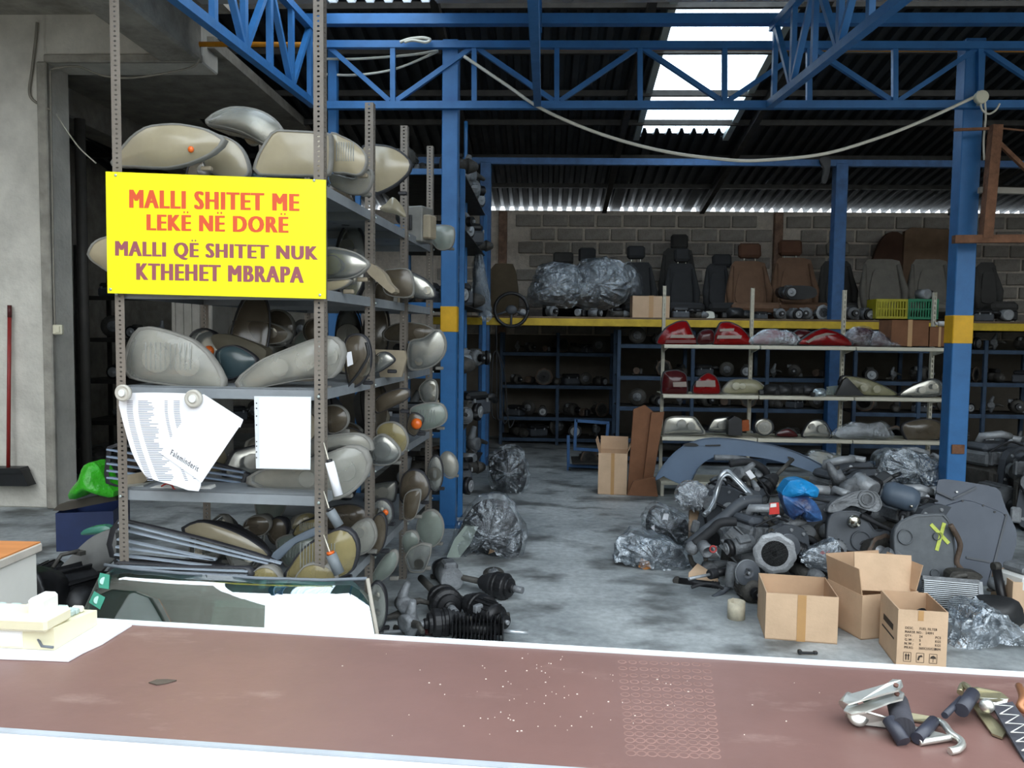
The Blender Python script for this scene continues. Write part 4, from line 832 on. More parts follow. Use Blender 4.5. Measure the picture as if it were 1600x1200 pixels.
def curved(poly, th, bow=.05, seg=16):
    poly = ccw(poly); x0 = min(q[0] for q in poly); x1 = max(q[0] for q in poly)
    def col(x):
        zs = []
        for i in range(len(poly)):
            (xa, za), (xb, zb) = poly[i], poly[(i + 1) % len(poly)]
            if (xa - x) * (xb - x) <= 0 and abs(xa - xb) > 1e-9: zs.append(za + (zb - za) * (x - xa) / (xb - xa))
        return min(zs), max(zs)
    v = []; f = []
    for i in range(seg + 1):
        u = i / seg; x = x0 + (x1 - x0) * min(.9995, max(.0005, u)); a, b = col(x); y = bow * (2 * u - 1) ** 2
        for j in range(5):
            for s in (0, th): v.append((x, y + s, a + (b - a) * j / 4))
    for i in range(seg):
        for j in range(4):
            a = (i * 5 + j) * 2; b = a + 10; f += [(a, b, b + 2, a + 2), (a + 1, a + 3, b + 3, b + 1)]
        a = i * 10; b = a + 10; f += [(a, a + 1, b + 1, b), (a + 8, b + 8, b + 9, a + 9)]
    f += [(0, 2, 3, 1), (2, 4, 5, 3), (4, 6, 7, 5), (6, 8, 9, 7)]; e = seg * 10; f += [(e, e + 1, e + 3, e + 2), (e + 2, e + 3, e + 5, e + 4), (e + 4, e + 5, e + 7, e + 6), (e + 6, e + 7, e + 9, e + 8)]
    return MB().add(v, f, True)
curved(p, .005, .1).build('pane', WSG, ws)
top = [cv(*q) for q in px[:6]]; x0 = min(q[0] for q in p); x1 = max(q[0] for q in p); bow = lambda x: .1 * (2 * (x - x0) / (x1 - x0) - 1) ** 2
MB().tube([Vector((x, bow(x) + .002, z)) for x, z in top], .007, 6).build('top_seal', mat('grey_rubber', '6d747c', .6), ws)
MB().tube([Vector((x, bow(x) + .002, z)) for x, z in [cv(*q) for q in ((567, 899), (573, 940), (578, 970), (584, 1010))]], .009, 6).build('side_seal', mat('pale_seal', 'a59f94', .7), ws)
STK = mat('green_sticker_print', '3f8f78', .6, 0, .1); 
for q, hl in (([(138, 902), (141, 890), (159, 894), (158, 917), (140, 914)], 0), ([(122, 937), (131, 919), (152, 930), (143, 949)], 1)):
    pts = [cv(*a) for a in q]; pts = ccw(pts); MB().add([(x, bow(x) - .002, z) for x, z in pts] + [(x, bow(x) - .0008, z) for x, z in pts], [tuple(range(len(pts))), tuple(range(2 * len(pts) - 1, len(pts) - 1, -1))] + [(i, i + len(pts), (i + 1) % len(pts) + len(pts), (i + 1) % len(pts)) for i in range(len(pts))]).build('sticker', STK, ws)
    cx, cz_ = sum(a[0] for a in pts) / len(pts), sum(a[1] for a in pts) / len(pts); MB().lathe([(.017, 0), (.013, .0004)], (cx, bow(cx) - .0024, cz_), (0, -1, 0), 16).build('sticker_emblem', mat('pale_green_print', 'a9d3c4', .6), ws)
# ================================================================ KIT OF CAR PARTS (built once, copied with their parts)
ALU = mat('cast_aluminium', '9a9da0', .5, .4, .25, 11, .25, 60)
ALU_D = mat('greasy_aluminium', '74777a', .55, .3, .35, 11, .3, 60)
IRON = mat('greasy_iron', '45433f', .6, .25, .4, 12, .3, 50)
IRONB = mat('brown_iron', '5c4d42', .75, .2, .4, 12, .3, 50)
BLKM = mat('black_metal', '1d1d1f', .42, .3, .4, 12)
RUB = mat('black_rubber', '202124', .7, 0, .25, 14)
PLD = mat('dark_grey_plastic', '464a50', .55, 0, .2, 8)
PLB = mat('blue_grey_plastic', '4c5866', .5, 0, .16, 5)
CARD = mat('cardboard', 'c8aa8c', .85, 0, .1, 5, .08, 60); CARD_D = mat('brown_cardboard', '7a5238', .85, 0, .16, 6); CARD_I = mat('cardboard_inside', 'ba9a7c', .9, 0, .1, 5)
TAPE = mat('parcel_tape', 'b58c5c', .3, 0, .08)
FILM = film('stretch_film', .24, body=.06)
FILMS = film('silvery_film', .4, body=.3, bodycol='8d969e')
KIT = {}
def kit(kind, parts): KIT[kind] = [(nm, b.mesh(nm.rpartition('>')[2]), m) for nm, b, m in parts]; [me.materials.append(m) for _, me, m in KIT[kind]]
def place(kind, label, loc, rot=(0, 0, 0), s=1.0, group=None, name=None, cat=None, mats=None):
    t = thing(name or kind, label, cat or kind.replace('_', ' '), loc, None, group); t.rotation_euler = [R(a) for a in rot]; t.scale = (s, s, s)
    first = {}
    for nm, me, m in KIT[kind]:
        par, _, nm = nm.rpartition('>')
        o = bpy.data.objects.new(nm, me); COL.objects.link(o); o.parent = first.get(par, t); first.setdefault(nm, o)
        if mats and nm in mats: o.material_slots[0].link = 'OBJECT'; o.material_slots[0].material = mats[nm]
    return t
def fins(n, r, y0, y1, w=.006, h=.012):
    b = MB()
    for k in range(n):
        a = 2 * math.pi * k / n; c, s_ = math.cos(a), math.sin(a); b.bar((c * r, y0, s_ * r), (c * r, y1, s_ * r), w, h, (c, 0, s_))
    return b
def shift(b, v): b.v = [(x + v[0], y + v[1], z + v[2]) for x, y, z in b.v]; return b
Zb = (0, 0, .075)
kit('alternator', [('casing', shift(MB().lathe([(.03, -.08), (.066, -.075), (.072, -.05), (.07, -.005), (.066, .0), (.072, .01), (.072, .06), (.05, .08), (.02, .082)], (0, 0, 0), (0, 1, 0), 18), Zb), ALU_D),
 ('casing>cooling_fins', shift(fins(16, .07, -.05, .055), Zb), ALU_D), ('pulley', shift(MB().lathe([(.034, -.13), (.036, -.125), (.028, -.118), (.036, -.11), (.028, -.104), (.036, -.097), (.036, -.09)], (0, 0, 0), (0, 1, 0), 16), Zb), BLKM),
 ('pulley>shaft_nut', shift(MB().cyl((0, -.145, 0), (0, -.128, 0), .012, n=6), Zb), ALU), ('mounting_lug', shift(MB().box((.06, 0, -.05), (.05, .03, .04), .006), Zb), ALU_D), ('mounting_lug', shift(MB().box((-.06, 0, .05), (.05, .03, .04), .006), Zb), ALU_D)])
kit('starter_motor', [('motor_body', MB().cyl((0, -.09, .045), (0, .09, .045), .045, n=16), IRON), ('solenoid', MB().cyl((.02, -.06, .105), (.02, .06, .105), .025, n=12), BLKM),
 ('nose_cone', MB().lathe([(.05, -.09), (.055, -.1), (.04, -.14), (.03, -.16), (.018, -.17)], (0, 0, .045), (0, 1, 0), 14), ALU_D), ('solenoid>terminal', MB().cyl((.02, .06, .11), (.02, .08, .11), .006, n=8), ALU), ('solenoid>terminal', MB().cyl((.02, .06, .095), (.02, .08, .095), .006, n=8), ALU)])
kit('gearbox', [('bell_housing', MB().lathe([(.19, -.2), (.2, -.195), (.2, -.18), (.17, -.17), (.16, -.1), (.12, -.02)], (0, 0, .19), (0, 1, 0), 22, lob=.05), ALU), ('bell_housing>flange_ring', MB().lathe([(.13, -.196), (.2, -.203), (.205, -.19), (.2, -.18)], (0, 0, .19), (0, 1, 0), 48, lob=.04, ln=8), ALU),
 ('bell_housing>clutch_bore', MB().lathe([(.13, -.2), (.12, -.15), (.06, -.14), (.055, -.16), (.03, -.16), (.028, -.2), (.0001, -.2)], (0, 0, .19), (0, 1, 0), 18), BLKM), ('main_case', MB().lathe([(.13, -.06), (.12, .05), (.11, .15), (.07, .19), (.05, .28), (.03, .29)], (0, 0, .17), (0, 1, 0), 12, sm=False), ALU_D),
 ('main_case>case_ribs', shift(fins(10, .12, -.1, .14, .01, .03), (0, 0, .17)), ALU_D), ('diff_bulge', MB().lathe([(.09, -.05), (.1, 0), (.08, .06), (.04, .08)], (.12, .02, .13), (1, .1, 0), 14), ALU), ('linkage', MB().tube([(-.05, 0, .3), (-.06, .05, .35), (-.02, .12, .36)], .01, 6).box((-.02, .12, .35), (.05, .03, .02)), IRON)])
kit('engine', [('cylinder_block', MB().box((0, .02, .22), (.42, .34, .26), .03).box((0, .02, .07), (.36, .3, .1), .03), IRON), ('oil_sump', MB().box((0, .02, .03), (.34, .26, .06), .02), BLKM), ('cylinder_head', MB().box((0, .02, .4), (.44, .26, .1), .02), ALU_D),
 ('cam_cover', MB().box((0, .02, .475), (.42, .2, .06), .025), PLD), ('timing_cover', MB().prism(smooth_loop([(-.16, .05), (.16, .05), (.18, .25), (.14, .45), (0, .5), (-.14, .45), (-.18, .25)], 20), -.2, -.15), PLD),
 ('crank_pulley', MB().lathe([(.085, -.26), (.09, -.255), (.07, -.245), (.09, -.235), (.07, -.225), (.09, -.215), (.09, -.2)], (0, 0, .13), (0, 1, 0), 20), BLKM), ('idler_pulley', MB().lathe([(.04, -.24), (.042, -.235), (.042, -.21), (.02, -.2)], (.11, 0, .3), (0, 1, 0), 14), ALU_D), ('idler_pulley', MB().lathe([(.055, -.24), (.058, -.235), (.058, -.21), (.02, -.2)], (-.12, 0, .34), (0, 1, 0), 14), ALU_D),
 ('drive_belt', MB().tube([(-.085, -.225, .13), (-.17, -.225, .32), (-.13, -.225, .395), (-.08, -.225, .36), (.08, -.225, .33), (.15, -.225, .3), (.09, -.225, .15), (.05, -.225, .06), (-.05, -.225, .06), (-.085, -.225, .13)], .011, 5), RUB),
 ('intake_pipe', MB().tube([(-.1, .1, .45), (-.14, .02, .55), (-.05, -.06, .57), (.05, -.04, .55)], .028, 8), ALU), ('intake_pipe', MB().tube([(.06, .12, .45), (.1, .04, .54), (.16, -.04, .52)], .024, 8), ALU),
 *[('timing_cover>cover_bolt', MB().cyl((x, -.21, z), (x, -.19, z), .011, n=6), ALU) for x, z in ((-.15, .1), (.15, .1), (-.16, .28), (.16, .2), (-.11, .44), (.1, .45), (0, .47))], *[('cylinder_block>block_rib', MB().box((x, -.155, .2), (.014, .03, .22), .003), IRON) for x in (-.19, .19)], *[('cylinder_head>head_fin', MB().box((x, -.12, .41), (.016, .03, .09), .003), ALU_D) for x in (-.2, -.13, .13, .2)], ('bracket', MB().box((-.19, -.2, .12), (.06, .04, .1), .01), ALU), ('water_pump', MB().lathe([(.05, -.22), (.055, -.2), (.05, -.16), (.03, -.15)], (.03, 0, .34), (0, 1, 0), 14), ALU), ('sensor', MB().cyl((-.06, -.1, .5), (-.07, -.16, .54), .012, n=8), ALU), ('oil_filter', MB().cyl((.2, -.1, .2), (.3, -.14, .18), .04, n=14), BLKM),
 ('coolant_hose', MB().tube(sag([Vector(q) for q in ((.15, -.12, .42), (.24, -.16, .4), (.28, -.1, .28), (.24, -.05, .15))], 5), .02, 8), RUB), ('wiring', MB().tube(sag([Vector(q) for q in ((-.2, -.1, .45), (-.1, -.16, .53), (.05, -.14, .5), (.2, -.1, .46))], 5), .008, 5), RUB), ('manifold', MB().box((0, .18, .36), (.36, .06, .09), .02), IRONB)])
kit('compressor', [('casing', MB().cyl((0, -.06, .06), (0, .1, .06), .06, n=14).box((0, .02, .12), (.07, .1, .04), .01), ALU_D), ('clutch_plate', MB().lathe([(.065, -.1), (.065, -.07), (.045, -.065)], (0, 0, .06), (0, 1, 0), 20), BLKM), ('clutch_plate>hub', MB().lathe([(.045, -.112), (.04, -.1), (.02, -.1), (.018, -.118), (.0001, -.118)], (0, 0, .06), (0, 1, 0), 14), ALU)])
kit('brake_disc', [('rotor', MB().lathe([(.06, -.02), (.14, -.02), (.14, .004), (.062, .006), (.06, .006)], (0, 0, .14), (0, 1, 0), 28), IRON), ('hat', MB().lathe([(.062, -.02), (.07, -.045), (.062, -.055), (.03, -.055), (.028, -.06), (.0001, -.06)], (0, 0, .14), (0, 1, 0), 20), ALU_D), *[('hat>wheel_stud', MB().cyl((x, -.075, z), (x, -.05, z), .006, n=6), ALU) for x, z in ((.045, .14), (-.045, .14), (0, .185), (0, .095))]])
kit('joint_shaft', [('outer_joint', MB().lathe([(.018, -.155), (.024, -.15), (.024, -.138), (.044, -.134), (.046, -.128), (.046, -.12), (.058, -.115), (.062, -.11), (.062, -.085), (.057, -.08), (.057, -.07), (.062, -.066), (.062, -.052), (.05, -.045)], (0, 0, .06), (0, 1, 0), 20, sm=False), BLKM), ('outer_joint>spline', MB().cyl((0, -.2, .06), (0, -.13, .06), .016, n=12), ALU_D), ('boot', MB().lathe([(.05, -.05), (.056, -.035), (.044, -.028), (.05, -.015), (.038, -.008), (.042, .005), (.03, .012), (.034, .025), (.02, .04)], (0, 0, .06), (0, 1, 0), 16), RUB), ('half_shaft', MB().cyl((0, .03, .06), (0, .24, .06), .015, n=10), IRON)])
kit('shock_absorber', [('damper_tube', MB().cyl((0, -.1, .03), (0, .2, .03), .028, n=12), BLKM), ('piston_rod', MB().cyl((0, -.3, .03), (0, -.1, .03), .01, n=10), ALU), ('mount_eye', MB().lathe([(.022, -.02), (.03, -.02), (.03, .02), (.022, .02)], (0, .22, .03), (1, 0, 0), 12), IRON), ('dust_boot', MB().lathe([(.03, -.12), (.034, -.11), (.028, -.1), (.034, -.09), (.028, -.08), (.034, -.07), (.03, -.06)], (0, 0, .03), (0, 1, 0), 12), RUB)])
kit('air_filter_box', [('lower_case', MB().box((0, 0, .06), (.3, .22, .12), .02), PLD), ('upper_case', MB().box((0, 0, .15), (.28, .2, .07), .025), BLACKP), ('snorkel', MB().tube([(.12, -.05, .13), (.2, -.08, .14), (.26, -.06, .1)], .03, 10), BLACKP), ('lower_case>clip', MB().box((-.08, -.115, .12), (.02, .01, .03)), ALU), ('lower_case>clip', MB().box((.08, -.115, .12), (.02, .01, .03)), ALU)])
kit('steering_knuckle', [('upright', MB().tube([(0, 0, 0), (.01, 0, .08), (0, .01, .16), (.03, 0, .24)], .03, 8, [.02, .045, .035, .018]), ALU_D), ('arm', MB().tube([(0, 0, .1), (.1, -.02, .12), (.16, -.04, .1)], .02, 7, [.03, .02, .014]).tube([(0, 0, .05), (-.08, .02, .03), (-.14, 0, .04)], .02, 7, [.03, .018, .016]), IRON), ('hub_bore', MB().lathe([(.03, -.05), (.05, -.05), (.05, .03), (.03, .03)], (0, 0, .11), (0, 1, 0), 16), ALU_D)])
kit('throttle_body', [('barrel', MB().lathe([(.034, -.05), (.045, -.05), (.045, .05), (.034, .05)], (0, 0, .055), (0, 1, 0), 16), ALU), ('barrel>butterfly', MB().lathe([(.033, 0), (.033, .003)], (0, 0, .055), (0, 1, .3), 16), ALU_D), ('actuator', MB().box((.06, 0, .05), (.05, .07, .08), .01), BLACKP), ('bracket', MB().box((0, .03, .01), (.11, .03, .02), .004), IRON)])
kit('door_mirror', [('shell', MB().dome(smooth_loop([(-.1, 0), (.1, 0), (.11, .06), (.07, .13), (-.08, .13), (-.12, .06)], 20), 0, -.08, 5).prism(scaled(smooth_loop([(-.1, 0), (.1, 0), (.11, .06), (.07, .13), (-.08, .13), (-.12, .06)], 20), .99), -.006, 0), BLACKP), ('shell>mirror_glass', MB().prism(scaled(smooth_loop([(-.1, 0), (.1, 0), (.11, .06), (.07, .13), (-.08, .13), (-.12, .06)], 20), .86), -.01, -.007), mat('mirror', 'c9d2d6', .04, 1, 0)), ('foot', MB().box((.13, .03, .04), (.07, .05, .07), .012), BLACKP)])
# ---------------------------------------------------------------- boxes, bundles, hoses
def carton(bl, br, h, d, label, mats=(CARD, CARD_I), flaps=(0, 0, 0, 0), tape=True, name='cardboard_box', tilt=0, closed=False, group='cardboard boxes on the floor', lines=None, t=.006):
    """open cardboard box standing on the line bl-br (its near bottom edge)"""
    bl = Vector(bl); br = Vector(br); w = (br - bl).length; z = bl.z; ang = math.atan2((br - bl).y, (br - bl).x)
    o = thing(name, label, 'box', (bl + br) / 2, (R(tilt), 0, ang), group); m, mi = mats
    MB().box((0, d / 2, t / 2), (w, d, t)).build('bottom', m, o)
    MB().box((0, t / 2, h / 2), (w, t, h)).build('side', m, o); MB().box((0, d - t / 2, h / 2), (w, t, h)).build('side', mi, o)
    MB().box((-w / 2 + t / 2, d / 2, h / 2), (t, d - 2 * t, h)).build('side', m, o); MB().box((w / 2 - t / 2, d / 2, h / 2), (t, d - 2 * t, h)).build('side', mi if not closed else m, o)
    fh = min(d, w) * .48
    for i, a in enumerate(flaps):
        if a is None or a == 0: continue
        M = (Matrix.Translation((0, t, h)) @ Matrix.Rotation(R(a), 4, 'X'), Matrix.Translation((0, d - t, h)) @ Matrix.Rotation(R(-a), 4, 'X'), Matrix.Translation((-w / 2 + t, d / 2, h)) @ Matrix.Rotation(R(-a), 4, 'Y'), Matrix.Translation((w / 2 - t, d / 2, h)) @ Matrix.Rotation(R(a), 4, 'Y'))[i]
        dim = (w - .004, t * .8, fh) if i < 2 else (t * .8, d - .02, fh); MB().box((0, 0, fh / 2), dim, M=M).build('flap', mi, o)
    if closed: MB().box((0, d / 2, h - t / 2), (w, d, t)).build('lid', m, o)
    if tape: MB().box((0, -.001, h * .5), (w * .12, .002, h)).build('tape', TAPE, o)
    return o
def bundle(px, Y, label, core=PLD, film=FILM, th=.25, wr=.012, name='wrapped_part', cat='wrapped part', group='parts wrapped in plastic film', yaw=0, pitch=0, extra=(), sharp=.5, bulge=.3):
    loc, Rm, p, cv = framec(px, Y, yaw, pitch); o = smooth_loop(ccw(p), 40, sharp); w = max(x for x, _ in o) - min(x for x, _ in o); h = max(z for _, z in o) - min(z for _, z in o); m = min(w, h)
    t = thing(name, label, cat, loc, Rm, group); c = scaled(o, .9)
    MB().dome(c, 0, bulge * m * .8, 4, 2).prism(c, 0, th * .9, None, .7).build('wrapped_core', core, t)
    b = MB(); n = len(o); cx = sum(q[0] for q in o) / n; cz_ = sum(q[1] for q in o) / n; v = []; f = []; K = 9
    for k in range(K):
        s = k / (K - 1); sc = 1.0 if s > .5 else (.06 + .94 * (s / .5) ** .6); y = (-bulge * m * (1 - (sc) ** 2.2) - .012) if s <= .5 else th * (s - .5) * 2
        if s > .5: sc = 1.04 - .3 * (s - .5) * 2
        for x, z in o:
            j = wr if 0 < k < K - 1 else 0; u = random.uniform(-j, j)
            v.append((cx + (x - cx) * sc * 1.03 + u, y + random.uniform(-j, j), cz_ + (z - cz_) * sc * 1.03 + random.uniform(-j, j)))
    for k in range(K - 1):
        for i in range(n): f.append((k * n + i, k * n + (i + 1) % n, k * n + n + (i + 1) % n, k * n + n + i))
    f.append(tuple(range(n))[::-1]); b.add(v, f).build('plastic_film', film, t)
    for nm, pts, m_, th_ in extra: MB().prism([cv(*q) for q in pts], -bulge * m * .5 - th_, -bulge * m * .2).build(nm, m_, t)
    return t
def hose(pts, Y, r, m, lab, name='hose', cat='hose', n=9): return cable(pts, Y, r, m, lab, name, cat, n)
# ================================================================ WHITE SHELVING
GW = mat('cream_shelf_paint', 'c9c4b2', .5, 0, .08, 6); GY = 8.0
gA = gz(1034, 776, 0)
gd = thing('display_shelving', 'cream slotted display shelving with four levels of lamps', 'shelving', (at(1037, 540, GY).x, GY, 0)); go_ = gd.location
GX = [at(x, 540, GY).x - go_.x for x in (1037, 1188, 1338, 1482)]; GZ = [at(1260, y, GY).z for y in (541, 619.5, 686.5)] + [.15]
for z in GZ:
    for i in range(3):
        b = MB().box(((GX[i] + GX[i + 1]) / 2, .0, z - .018), (GX[i + 1] - GX[i] - .008, .02, .036), .006); b.box(((GX[i] + GX[i + 1]) / 2, .22, z - .004), (GX[i + 1] - GX[i] - .01, .44, .008)); b.build('shelf_board', GW, gd)
ux = [at(x, 480, 8.45).x - go_.x for x in (1038, 1176, 1320, 1461)]
um = MB(); 
def slot_post(H, w=.03):
    b = MB(); n = int(H / .05); v = []; f = []
    for k in range(n):
        z0 = k * .05; z1 = z0 + .05; c = (z0 + z1) / 2; o_ = [(-w / 2, z0), (w / 2, z0), (w / 2, z1), (-w / 2, z1)]; i_ = [(-.005, c - .015), (.005, c - .015), (.005, c + .015), (-.005, c + .015)]; q = len(v)
        v += [(x, 0, z) for x, z in o_] + [(x, 0, z) for x, z in i_] + [(x, .01, z) for x, z in i_]
        for a in range(4): e = (a + 1) % 4; f += [(q + a, q + e, q + 4 + e, q + 4 + a), (q + 4 + a, q + 4 + e, q + 8 + e, q + 8 + a)]
    b.add(v, f); b.box((-w / 2, .02, H / 2), (.003, .04, H)); b.box((w / 2, .02, H / 2), (.003, .04, H)); b.box((0, .041, H / 2), (w, .003, H)); return b
for x, yt in zip(ux, (448, 450, 452, 454)):
    slot_post(at(1200, yt, 8.45).z).build('upright', GW, gd).location = (x, .45, 0)
    for z in GZ[:3]: MB().prism([(0, -.08), (.42, -.01), (.42, .0), (0, .0)], -.006, .006).build('bracket', GW, gd).matrix_local = Matrix.Translation((x, .45, z - .006)) @ Matrix.Rotation(R(-90), 4, 'Z')
MB().box((GX[0] + .02, .2, .07), (.03, .4, .14)).build('foot', GW, gd); MB().box((GX[3] - .02, .2, .07), (.03, .4, .14)).build('foot', GW, gd)
Gk = dict(group='lamps on the cream display shelving', tab=False, depth=.12)
CB = mat('clear_band', '8a7f78', .18, .3); DRD = mat('deep_red_band', '5a0a0c', .3)
Tk = dict(name='tail_light', cat='tail light', hous='black', **Gk)
L([(1028, 538), (1030, 526), (1042, 511), (1060, 502), (1073, 502), (1082, 520), (1090, 538)], 8.1, 'red tail light with clear strip at the end of the top cream shelf', 'red', [(1055, 524, 5), (1070, 522, 5)], sharp=.3, bands=[([(1048, 523), (1082, 523), (1084, 528), (1046, 528)], CB), ([(1040, 531), (1086, 531), (1087, 536), (1038, 536)], DRD)], **Tk)
L([(1090, 537), (1092, 522), (1102, 515), (1114, 517), (1116, 530), (1111, 537)], 8.05, 'small black-backed red lamp between the two big red tail lights', 'maroon', **Tk)
L([(1114, 538), (1118, 520), (1126, 504), (1140, 503), (1156, 510), (1170, 525), (1175, 538)], 8.1, 'glossy red tail light with chrome strip second on the top cream shelf', 'red', [(1140, 515, 6), (1128, 530, 5)], sharp=.3, bands=[([(1124, 514), (1146, 513), (1145, 517), (1123, 518)], CB), ([(1120, 524), (1158, 524), (1156, 529), (1119, 529)], CB)], **Tk)
bundle([(1174, 537), (1180, 523), (1200, 514), (1225, 516), (1242, 522), (1245, 538)], 8.1, 'pink and silver tail light in a clear bag on the top cream shelf', LENS['pink'], FILMS, .1, .004)
L([(1238, 537), (1240, 521), (1252, 515), (1268, 520), (1266, 538)], 8.25, 'red lamp corner behind the bagged tail lights', 'maroon', **Tk)
L([(1248, 538), (1258, 527), (1272, 518), (1288, 513), (1308, 519), (1322, 527), (1332, 540)], 8.08, 'wedge-shaped red tail light with silver stripe on the top cream shelf', 'red', sharp=.3, bands=[([(1258, 534), (1272, 525), (1290, 520), (1306, 522), (1290, 524), (1274, 529), (1262, 536)], CB)], **Tk)
bundle([(1320, 540), (1321, 522), (1334, 511), (1355, 511), (1372, 523), (1366, 542)], 8.12, 'dark red tail light in film leaning at the blue rear column', LENS['maroon'], FILM, .1, .004)
bundle([(1364, 542), (1362, 527), (1370, 517), (1386, 526), (1409, 542)], 8.05, 'low dark red tail light in film beside the shelf cartons', LENS['maroon'], FILM, .1, .004)
def shelf_carton(x0, y0, x1, y1, Y, d, lab, **kw):
    a, b = at(x0, y1, Y), at(x1, y1, Y); c = carton(a, Vector((b.x, b.y, a.z)), (y1 - y0) * mpp(Y), d, lab, closed=True, group='cartons on the shelves', **kw); return c
shelf_carton(1392, 500, 1450, 541, 8.02, .3, 'larger brown carton with tape on the top cream shelf', mats=(CARD_D, CARD_D))
shelf_carton(1452, 511, 1483, 542, 8.02, .28, 'smaller brown carton beside the column on the top cream shelf', mats=(CARD_D, CARD_D))
solo('spray_can', MB().cyl((0, 0, 0), (.17, 0, 0), .027, n=14).cyl((-.03, 0, 0), (0, 0, 0), .016, n=12), mat('can_white', 'c9cac8', .4, .2), 'white spray can lying on the smaller carton', 'spray can', at(1466, 506, 8.1))
L([(1035, 616), (1034, 596), (1038, 581), (1058, 578), (1072, 585), (1073, 616)], 8.1, 'maroon square tail light at the end of the second cream shelf', 'maroon', [(1060, 602, 6)], sharp=.25, bands=[([(1050, 597), (1071, 596), (1072, 604), (1051, 604)], CB)], **Tk)
L([(1084, 615), (1084, 602), (1094, 590), (1106, 582), (1118, 588), (1124, 600), (1124, 615)], 8.1, 'red and white tail light on the second cream shelf', 'red', [(1100, 600, 6), (1112, 600, 6)], sharp=.3, bands=[([(1087, 595), (1116, 594), (1117, 604), (1086, 604)], CB)], **Tk)
L([(1129, 612), (1138, 598), (1150, 593), (1180, 594), (1196, 606), (1196, 613), (1150, 616)], 8.15, 'olive clear headlight on the second cream shelf', 'olive', [(1150, 603, 6), (1160, 603, 5)], **Gk)
L([(1312, 603), (1316, 588), (1332, 588), (1356, 592), (1386, 605), (1404, 618), (1352, 618), (1334, 606)], 8.15, 'olive leaf-shaped headlight on the second cream shelf', 'olive', [(1350, 606, 6), (1370, 608, 6)], hous='black', sharp=.3, **Gk)
L([(1405, 618), (1420, 606), (1440, 597), (1460, 592), (1473, 599), (1473, 616), (1440, 621)], 8.08, 'clear pointed headlight at the column end of the second cream shelf', 'clean', [(1440, 609, 7), (1460, 604, 6)], hous='black', sharp=.35, **Gk)
slab([(1306, 618), (1318, 594), (1324, 590), (1336, 602), (1350, 618)], 8.0, 'mirror_triangle', 'black triangular mirror bracket on the second cream shelf', 'mirror bracket', BLACKP, .05, .01, smooth=False)
slab([(1291, 617), (1292, 604), (1314, 602), (1312, 617)], 8.1, 'mirror_glass_pane', 'loose grey mirror glass on the second cream shelf', 'mirror glass', LENS['green'], .01, smooth=False)
for i, (x, lab) in enumerate(((1206, 'first'), (1226, 'second'), (1246, 'third'), (1262, 'fourth'))):
    place('door_mirror', 'black door mirror, %s in the row from the olive headlight' % lab, at(x, 617, 8.12), (0, random.uniform(-8, 8), 180 + random.uniform(-15, 15)), .8, 'black door mirrors on the second cream shelf')
place('door_mirror', 'silver-capped door mirror hanging over the second cream shelf edge', at(1280, 620, 8.0), (0, 0, 190), .62, None, mats={'shell': mat('silver_paint', 'a7b4ba', .25, .6, .05)})
L([(1037, 679), (1041, 656), (1055, 651), (1085, 652), (1095, 665), (1101, 678), (1060, 680)], 8.1, 'large clear headlight at the end of the third cream shelf', 'clean', [(1065, 662, 9), (1080, 666, 8)], sharp=.3, **Gk)
L([(1107, 673), (1116, 655), (1142, 652), (1140, 674)], 8.15, 'smoky clear headlight on the third cream shelf', 'clean', [(1128, 664, 8)], hous='black', sharp=.25, **Gk)
blk([(1138, 680), (1139, 656), (1148, 650), (1159, 655), (1160, 681)], 8.0, 'fuse_box', 'black fuse box on the third cream shelf', 'fuse box', BLACKP, .1)
blk([(1158, 674), (1160, 657), (1170, 656), (1171, 673)], 8.1, 'side_marker', 'amber side lamp beside the black fuse box', 'marker lamp', mat('amber_lens', '9a4a18', .25), .05)
def round_lamp(cx, cy, r, Y, lab):
    t = L(ellipse(cx, cy, r, r * .88), Y, lab, 'clean', [(cx, cy, r * .95)], hous='black', **Gk); return t
round_lamp(1194, 667, 15, 8.05, 'bright round headlight in a black frame on the third cream shelf')
L([(1214, 681), (1219, 673), (1234, 670), (1246, 682)], 8.1, 'low amber lamp beside the bright round headlight', 'maroon', hous='black', **Gk)
L([(1256, 684), (1259, 668), (1268, 658), (1282, 656), (1293, 664), (1298, 684)], 8.1, 'bright chrome headlight with red marker before the blue rear column', 'clean', [(1268, 666, 6), (1284, 670, 9)], hous='black', **Gk)
bundle([(1300, 679), (1310, 668), (1335, 659), (1360, 661), (1380, 658), (1390, 670), (1394, 684), (1360, 686), (1315, 687)], 8.05, 'headlight sealed in clear film on the third cream shelf', ALU, FILM, .14, .006)
L([(1415, 684), (1410, 664), (1440, 655), (1465, 658), (1476, 672), (1470, 686), (1425, 689)], 8.1, 'black twin headlight with chrome strip at the column end of the third cream shelf', 'dark', [(1436, 671, 6), (1455, 672, 6)], hous='black', **Gk)
